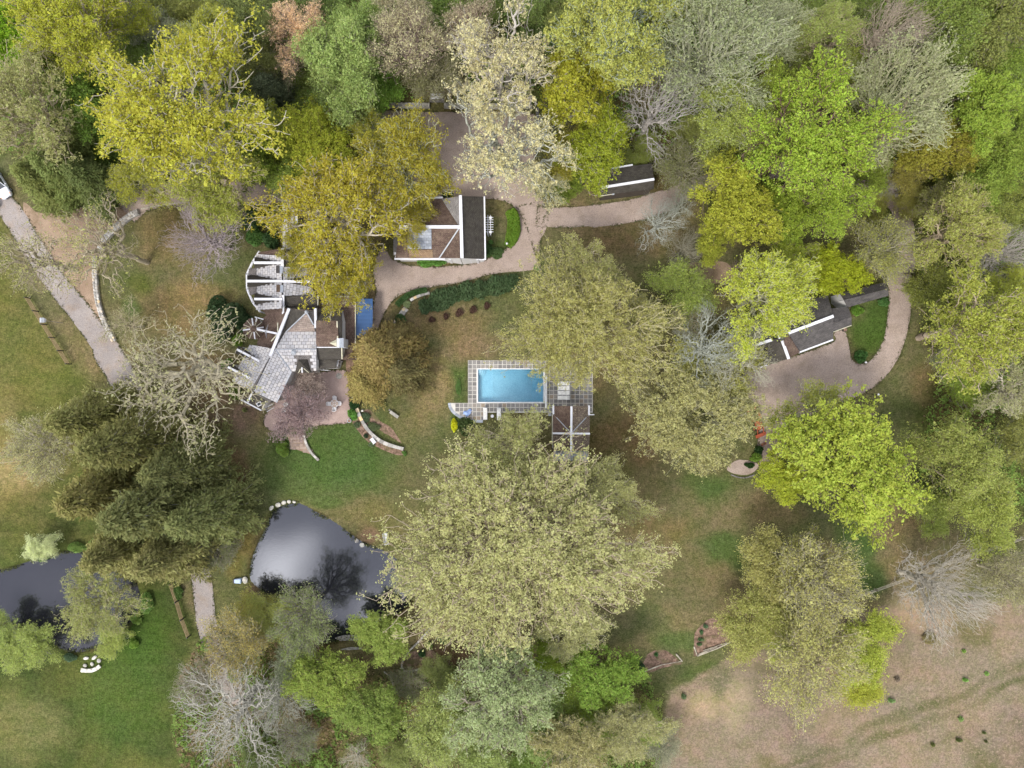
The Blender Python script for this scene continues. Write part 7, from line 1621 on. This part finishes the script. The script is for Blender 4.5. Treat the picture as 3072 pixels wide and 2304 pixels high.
# ---- shrubs, hedges and planting
DG, MG, LG = (52, 74, 40), (84, 118, 48), (104, 142, 40)
SHRUBS = [
 (655, 925, 44, 40, 2.2, DG, "dark green rhododendron, north-western of the clump west of the star wing"), (700, 940, 46, 42, 2.2, (60, 80, 46), "dark green rhododendron, middle of the clump west of the star wing"), (682, 985, 46, 44, 2.0, (54, 74, 42), "dark green rhododendron, lowest of the clump by the corner turret"), (738, 965, 32, 36, 1.8, DG, "dark rhododendron squeezed against the bay gutter"),
 (714, 1020, 22, 20, 1.0, (96, 128, 32), "bright green round bush below the corner turret"), (683, 1088, 18, 18, .9, (86, 122, 36), "bright green bush at the first slit dormer"), (708, 1180, 22, 22, 1.1, (96, 116, 36), "yellow green bush beside the south porch"), (735, 1228, 9, 9, .6, (112, 112, 60), "little round bush in front of the south porch"),
 (775, 715, 34, 30, 1.8, (84, 122, 52), "fresh green bush north of the star wing"), (815, 720, 34, 30, 1.8, (62, 92, 48), "dark green bush between link roof and star wing"), (765, 655, 44, 36, 2.0, (62, 88, 44), "dark green bush at the east end of the service drive kerb"), (835, 640, 34, 32, 2.0, (70, 94, 46), "dark bush against the northern link of the house"),
 (1283, 789, 34, 16, 1.2, (94, 142, 52), "fresh green bush along the garage's south wall, western half"), (1316, 788, 26, 13, 1.1, (92, 138, 52), "fresh green bush along the garage's south wall, eastern half"),
 (1340, 586, 26, 10, .9, (72, 98, 40), "low green bush against the garage's north wall"), (1474, 727, 9, 9, .7, (82, 120, 56), "small green bush below the trellis arbour"), (1460, 750, 18, 24, .6, (56, 84, 38), "dark ground hugging bush at the garage's south-east corner"), (1494, 760, 24, 18, .5, (66, 90, 42), "dark low bush south-west of the boxwood hedge"),
 (1066, 1212, 16, 20, 1.1, (48, 80, 40), "dark green bush at the patio edge, north of the round shrub"), (1064, 1243, 19, 19, 1.2, (92, 142, 52), "round bright green shrub at the patio corner"), (1108, 1284, 9, 9, .4, (74, 88, 60), "grey green plant beside the curved garden wall"), (1098, 1306, 9, 9, .4, (44, 62, 40), "dark tuft in the mulch below the curved garden wall"), (1100, 1252, 18, 16, .5, (74, 92, 60), "grey green lavender patch above the curved wall"), (1122, 1280, 22, 14, .5, (88, 100, 60), "straggling plant above the middle of the curved wall"), (1213, 1361, 9, 9, .4, (72, 106, 40), "green tuft at the lower end of the curved garden wall"), (1074, 1275, 14, 12, .4, (72, 84, 54), "dark planting in the mulch by the patio planter"), (1115, 1330, 12, 12, .4, (78, 92, 58), "grey green tuft beside the small white seat"),
 (1402, 1278, 32, 30, 1.2, (62, 78, 34), "dark olive yew bush below the pool terrace's curve"), (1364, 1275, 11, 22, .8, (196, 190, 24), "bright yellow forsythia at the west of the pool terrace"), (1374, 1160, 12, 24, .25, (72, 104, 40), "green weed patch west of the pool terrace"),
 (855, 1345, 24, 24, 1.1, (104, 130, 44), "green bush beside the small flagstone terrace"), (838, 1330, 18, 18, .9, (92, 114, 44), "olive bush under the purple cherry's western side"),
 (2580, 1070, 24, 20, 1.1, (64, 104, 44), "round bush at the tip of the grass island"), (2568, 932, 20, 18, .9, (92, 128, 36), "bright green bush in the angle of the barn's wing"), (2642, 905, 27, 16, 1.0, (74, 116, 52), "green bush along the barn's north-east wing"),
 (2262, 1370, 22, 14, .8, (110, 140, 44), "yellow green bush by the gravel turning patch"), (2245, 1395, 16, 10, .7, (50, 82, 34), "dark green bush on the turning patch's north rim"), (2276, 1350, 16, 14, .8, (52, 82, 36), "dark bush between the tractor and the turning patch"),
 (1917, 2000, 18, 24, .9, (52, 76, 42), "dark bush at the west end of the western meadow bed"), (1967, 1963, 8, 8, .4, (56, 96, 46), "round green tuft in the western meadow bed"), (2116, 1876, 8, 9, .35, (70, 92, 60), "grey green tuft at the top of the eastern meadow bed"), (2104, 1896, 7, 9, .35, (64, 92, 54), "green tuft second from the top of the eastern meadow bed"), (2102, 1916, 10, 7, .35, (66, 92, 52), "green tuft third from the top of the eastern meadow bed"), (2099, 1932, 11, 6, .35, (68, 94, 54), "lowest green tuft of the eastern meadow bed"),
 (1265, 1958, 16, 12, .6, (52, 82, 42), "dark green plant in the bed south of the large pond"), (1292, 1936, 12, 14, .8, (92, 112, 44), "olive bush in the bed beside its stone edging"), (1330, 1915, 26, 16, .7, (58, 86, 44), "dark green plants east of the wandering stone edging"),
 (140, 1650, 34, 32, 1.4, (70, 98, 40), "dark green bush behind the mint green sapling"), (240, 1640, 34, 18, 1.0, (104, 130, 54), "green waterside bush on the small pond's north bank"), (285, 1625, 20, 14, .9, (108, 134, 58), "small green bush at the small pond's north-east bank"), (440, 1805, 26, 34, .9, (86, 118, 44), "green bush on the small pond's east bank"), (405, 1925, 18, 18, .8, (104, 136, 42), "bright green bush south-east of the small pond"), (540, 1775, 18, 22, .8, (84, 112, 46), "green bush between the rail fence and the lower drive"), (215, 1970, 22, 14, .6, (72, 96, 66), "blue green clump west of the boulder cluster"), (410, 1850, 24, 20, .8, (110, 136, 52), "yellow green bush on the small pond's south-east bank"),
 (2890, 1952, 8, 7, .4, (104, 132, 50), "green tuft in the dry meadow, nearest the lilac grey tree"), (2893, 2036, 10, 8, .5, (90, 128, 50), "bright green tuft beside the meadow wheel track"), (2958, 2020, 9, 8, .4, (100, 132, 56), "green tuft in the meadow near the right edge"), (2672, 2098, 12, 9, .5, (92, 118, 62), "grey green tuft at the edge of the meadow group"), (2880, 2155, 10, 10, .5, (102, 124, 62), "pale green tuft below the meadow wheel track"), (2874, 2216, 11, 8, .5, (74, 82, 36), "dark olive tuft low in the meadow"), (2796, 2232, 9, 8, .5, (90, 92, 44), "olive tuft near the bottom of the meadow"), (2950, 2195, 7, 6, .4, (80, 88, 44), "small dark tuft low in the meadow by the right edge"), (2955, 2222, 7, 5, .4, (84, 84, 46), "lowest dark tuft in the meadow by the right edge"), (2780, 1910, 32, 22, .6, (122, 106, 66), "brown scrubby bush in the meadow south-west of the lilac grey tree"), (2690, 2036, 11, 9, .5, (112, 94, 82), "purplish dry tuft in the middle of the meadow"), (2050, 2085, 8, 12, .5, (74, 92, 56), "dark green tuft at the meadow's western corner"),
 (1205, 966, 20, 26, .8, (64, 92, 44), "dark ivy mound on the rockery by the blue canopy"), (1185, 985, 16, 14, .8, (58, 88, 40), "dark bush at the south end of the rockery by the drive"), (1224, 915, 15, 14, .8, (122, 132, 88), "pale grey green bush at the north end of the rockery"), (1610, 802, 10, 12, .7, (84, 116, 50), "small green bush on the drive's east edge by the bare lawn"),
]
for i, s in enumerate(SHRUBS):
    big = max(s[2], s[3]) > 15; plant_shrub(*s[:7], seed=i % 5 if big else 7 + i % 2, leaf=.16 if max(s[2], s[3]) > 26 else .24 if big else .38, n=2400 if big else 300)
for i, (x, y, a) in enumerate(((1297, 962, 12), (1337, 950, 12), (1376, 938, 15), (1418, 929, 14), (1459, 918, 13))):
    t = plant_shrub(x, y, a, a, .7, (78, 52, 44), ["smallest dark red plant, westernmost in the row below the long hedge", "dark red plant second from the west in the row below the long hedge", "dark red plant in the middle of the row below the long hedge", "dark red plant second from the east in the row below the long hedge", "dark red plant nearest the great khaki tree, easternmost of the row"][i], 7, .3, 420, "barberry", "plant", "dark red plants in a row")
def hedge(label, line, width, height, color, feather=True, n=5200, leaf=.24, name="hedge"):
    l = smooth_open(W2(line), 8); c = l.mean(0); R = np.random.default_rng(len(label)); d = np.concatenate([[0], np.cumsum(np.linalg.norm(np.diff(l, axis=0), axis=1))]); w_ = np.broadcast_to(np.asarray(width, float), (len(l),)) if np.ndim(width) == 0 else np.interp(d / d[-1], np.linspace(0, 1, len(width)), width)
    s = R.uniform(0, d[-1], n); u = R.uniform(-1, 1, n); x = np.interp(s, d, l[:, 0]); y = np.interp(s, d, l[:, 1]); tx = np.gradient(l[:, 0], d); ty = np.gradient(l[:, 1], d); nxn = -np.interp(s, d, ty); nyn = np.interp(s, d, tx); ww = np.interp(s, d, w_) / 2
    lump = 1 + .22 * np.sin(s * 2.1 + 2 * np.sin(s * .7)) * (1 if feather else .15); prof = np.sqrt(np.clip(1 - np.abs(u) ** (2.2 if feather else 5), 0, 1))
    z = height * lump * prof * R.uniform(.75, 1.0, n) ** .5; ce = np.stack([x + nxn * u * ww * lump - c[0], y + nyn * u * ww * lump - c[1], z + .03], 1)
    dirs = np.stack([nxn * np.sign(u) * .5, nyn * np.sign(u) * .5 + .9, np.full(n, .25)], 1) if feather else None
    v, f = leaf_cards(ce, np.full(n, leaf * (2.2 if feather else 1)), R, .9, .3 if feather else .62, dirs, not feather); t = empty(name, (c[0], c[1], 0), label, "hedge")
    o = link("foliage", mesh_np("hedge_leaves", v, f, M_NEEDLE if feather else M_LEAF), t); o.color = leafc(color, 1.4)
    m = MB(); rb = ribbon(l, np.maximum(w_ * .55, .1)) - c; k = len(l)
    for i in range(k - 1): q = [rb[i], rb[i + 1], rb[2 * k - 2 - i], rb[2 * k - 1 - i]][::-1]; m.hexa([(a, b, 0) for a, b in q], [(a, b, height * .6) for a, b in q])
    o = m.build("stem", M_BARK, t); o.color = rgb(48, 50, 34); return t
hedge("long feathery dark juniper hedge along the south side of the gravel drive", [(1262, 925), (1300, 912), (1350, 888), (1400, 876), (1450, 868), (1500, 856), (1556, 842)], [1.6, 2.6, 2.7, 2.4, 2.4, 2.3, 2.2], 1.1, (58, 78, 44), True, 5200, .26)
hedge("short clipped green hedge at the bend of the gravel drive", [(1192, 918), (1206, 902), (1228, 886), (1254, 877), (1282, 871)], .9, .9, (66, 100, 48), False, 3000, .12)
hedge("curved bright boxwood hedge east of the garage", [(1530, 634), (1540, 656), (1541, 690), (1534, 720), (1522, 742)], [1.6, 1.9, 2.0, 1.9, 1.1], 1.1, (98, 132, 32), False, 6500, .15)
# ---- woodland undergrowth: leaf masses nobody could count
def undergrowth(name, polys, n, hmax, color, leaf, seed, dens=0.0, cut=None):
    R = np.random.default_rng(seed); out = []
    for poly in polys:
        lo, hi = np.maximum(poly.min(0), [-85, -65]), np.minimum(poly.max(0), [85, 65]); k = int(n * 3); x = R.uniform(lo[0], hi[0], k); y = R.uniform(lo[1], hi[1], k); w = wob(x, y, .55, seed)
        ok = inside(poly, x, y) & (w > dens); x, y, w = x[ok][:n], y[ok][:n], w[ok][:n]; z = hmax * np.clip((w - dens) * 1.6, .08, 1) * R.uniform(.5, 1, len(x)) ** .5; out.append(np.stack([x, y, z], 1))
    c = np.vstack(out)
    keep = np.ones(len(c), bool)
    for a, b, r_ in CLEAR: q = P(a, b); keep &= np.hypot(c[:, 0] - q.x, c[:, 1] - q.y) > r_ * K
    c = c[keep]; v, f = leaf_cards(c, np.full(len(c), leaf), R, 1.0); o = tag(link(name, mesh_np(name, v, f, M_LEAF)), kind="stuff"); o.color = leafc(color, 1.7); return o
CLEAR = [(1880, 545, 120), (1311, 295, 40), (2720, 600, 110), (2250, 515, 60), (2420, 512, 60), (2580, 548, 60), (1860, 640, 90), (2010, 596, 80), (2100, 552, 60), (1700, 650, 60), (2330, 515, 50), (2500, 525, 50), (2690, 660, 60), (2716, 760, 60), (20, 560, 70), (600, 575, 60), (500, 580, 60), (700, 575, 60), (2650, 580, 60), (2780, 580, 60), (1770, 650, 60)]
undergrowth("undergrowth", WOODS[:1], 70000, 4.0, (100, 124, 48), .36, 3, -.35); undergrowth("undergrowth", WOODS[1:], 9000, 2.0, (96, 118, 46), .34, 4, 0.0)
undergrowth("fallen_leaves", WOODS, 9000, .05, (118, 94, 66), .34, 6, -.6)

def fringe(name, lines, per_m, spread, leaf, color, seed, hmax=.12):
    """ragged grass along the edges of drives and water"""
    R = np.random.default_rng(seed); out = []
    for l in lines:
        l = np.vstack([l, l[:1]]); d = np.concatenate([[0], np.cumsum(np.linalg.norm(np.diff(l, axis=0), axis=1))]); n = int(d[-1] * per_m); q = R.uniform(0, d[-1], n)
        p = np.stack([np.interp(q, d, l[:, 0]), np.interp(q, d, l[:, 1])], 1); w = wob(p[:, 0], p[:, 1], 1.1, seed); k = w > -.25; p = p[k] + R.normal(0, 1, (k.sum(), 2)) * (spread * (.5 + np.clip(w[k], 0, 1)))[:, None]; out.append(np.column_stack([p, R.uniform(.03, hmax, len(p))]))
    c = np.vstack(out); c = c[(np.abs(c[:, 0]) < 80) & (np.abs(c[:, 1]) < 60)]; v, f = leaf_cards(c, np.full(len(c), leaf), R, .8, .4); o = tag(link(name, mesh_np(name, v, f, M_LEAF)), kind="stuff"); o.color = leafc(color, 1.0)
fringe("verge_grass", EDGES, 16, .16, .22, (96, 102, 56), 12); fringe("verge_grass", EDGES, 7, .3, .2, (112, 98, 66), 13); fringe("shore_grass", [POND1, POND2], 26, .22, .26, (92, 96, 46), 14, .3)
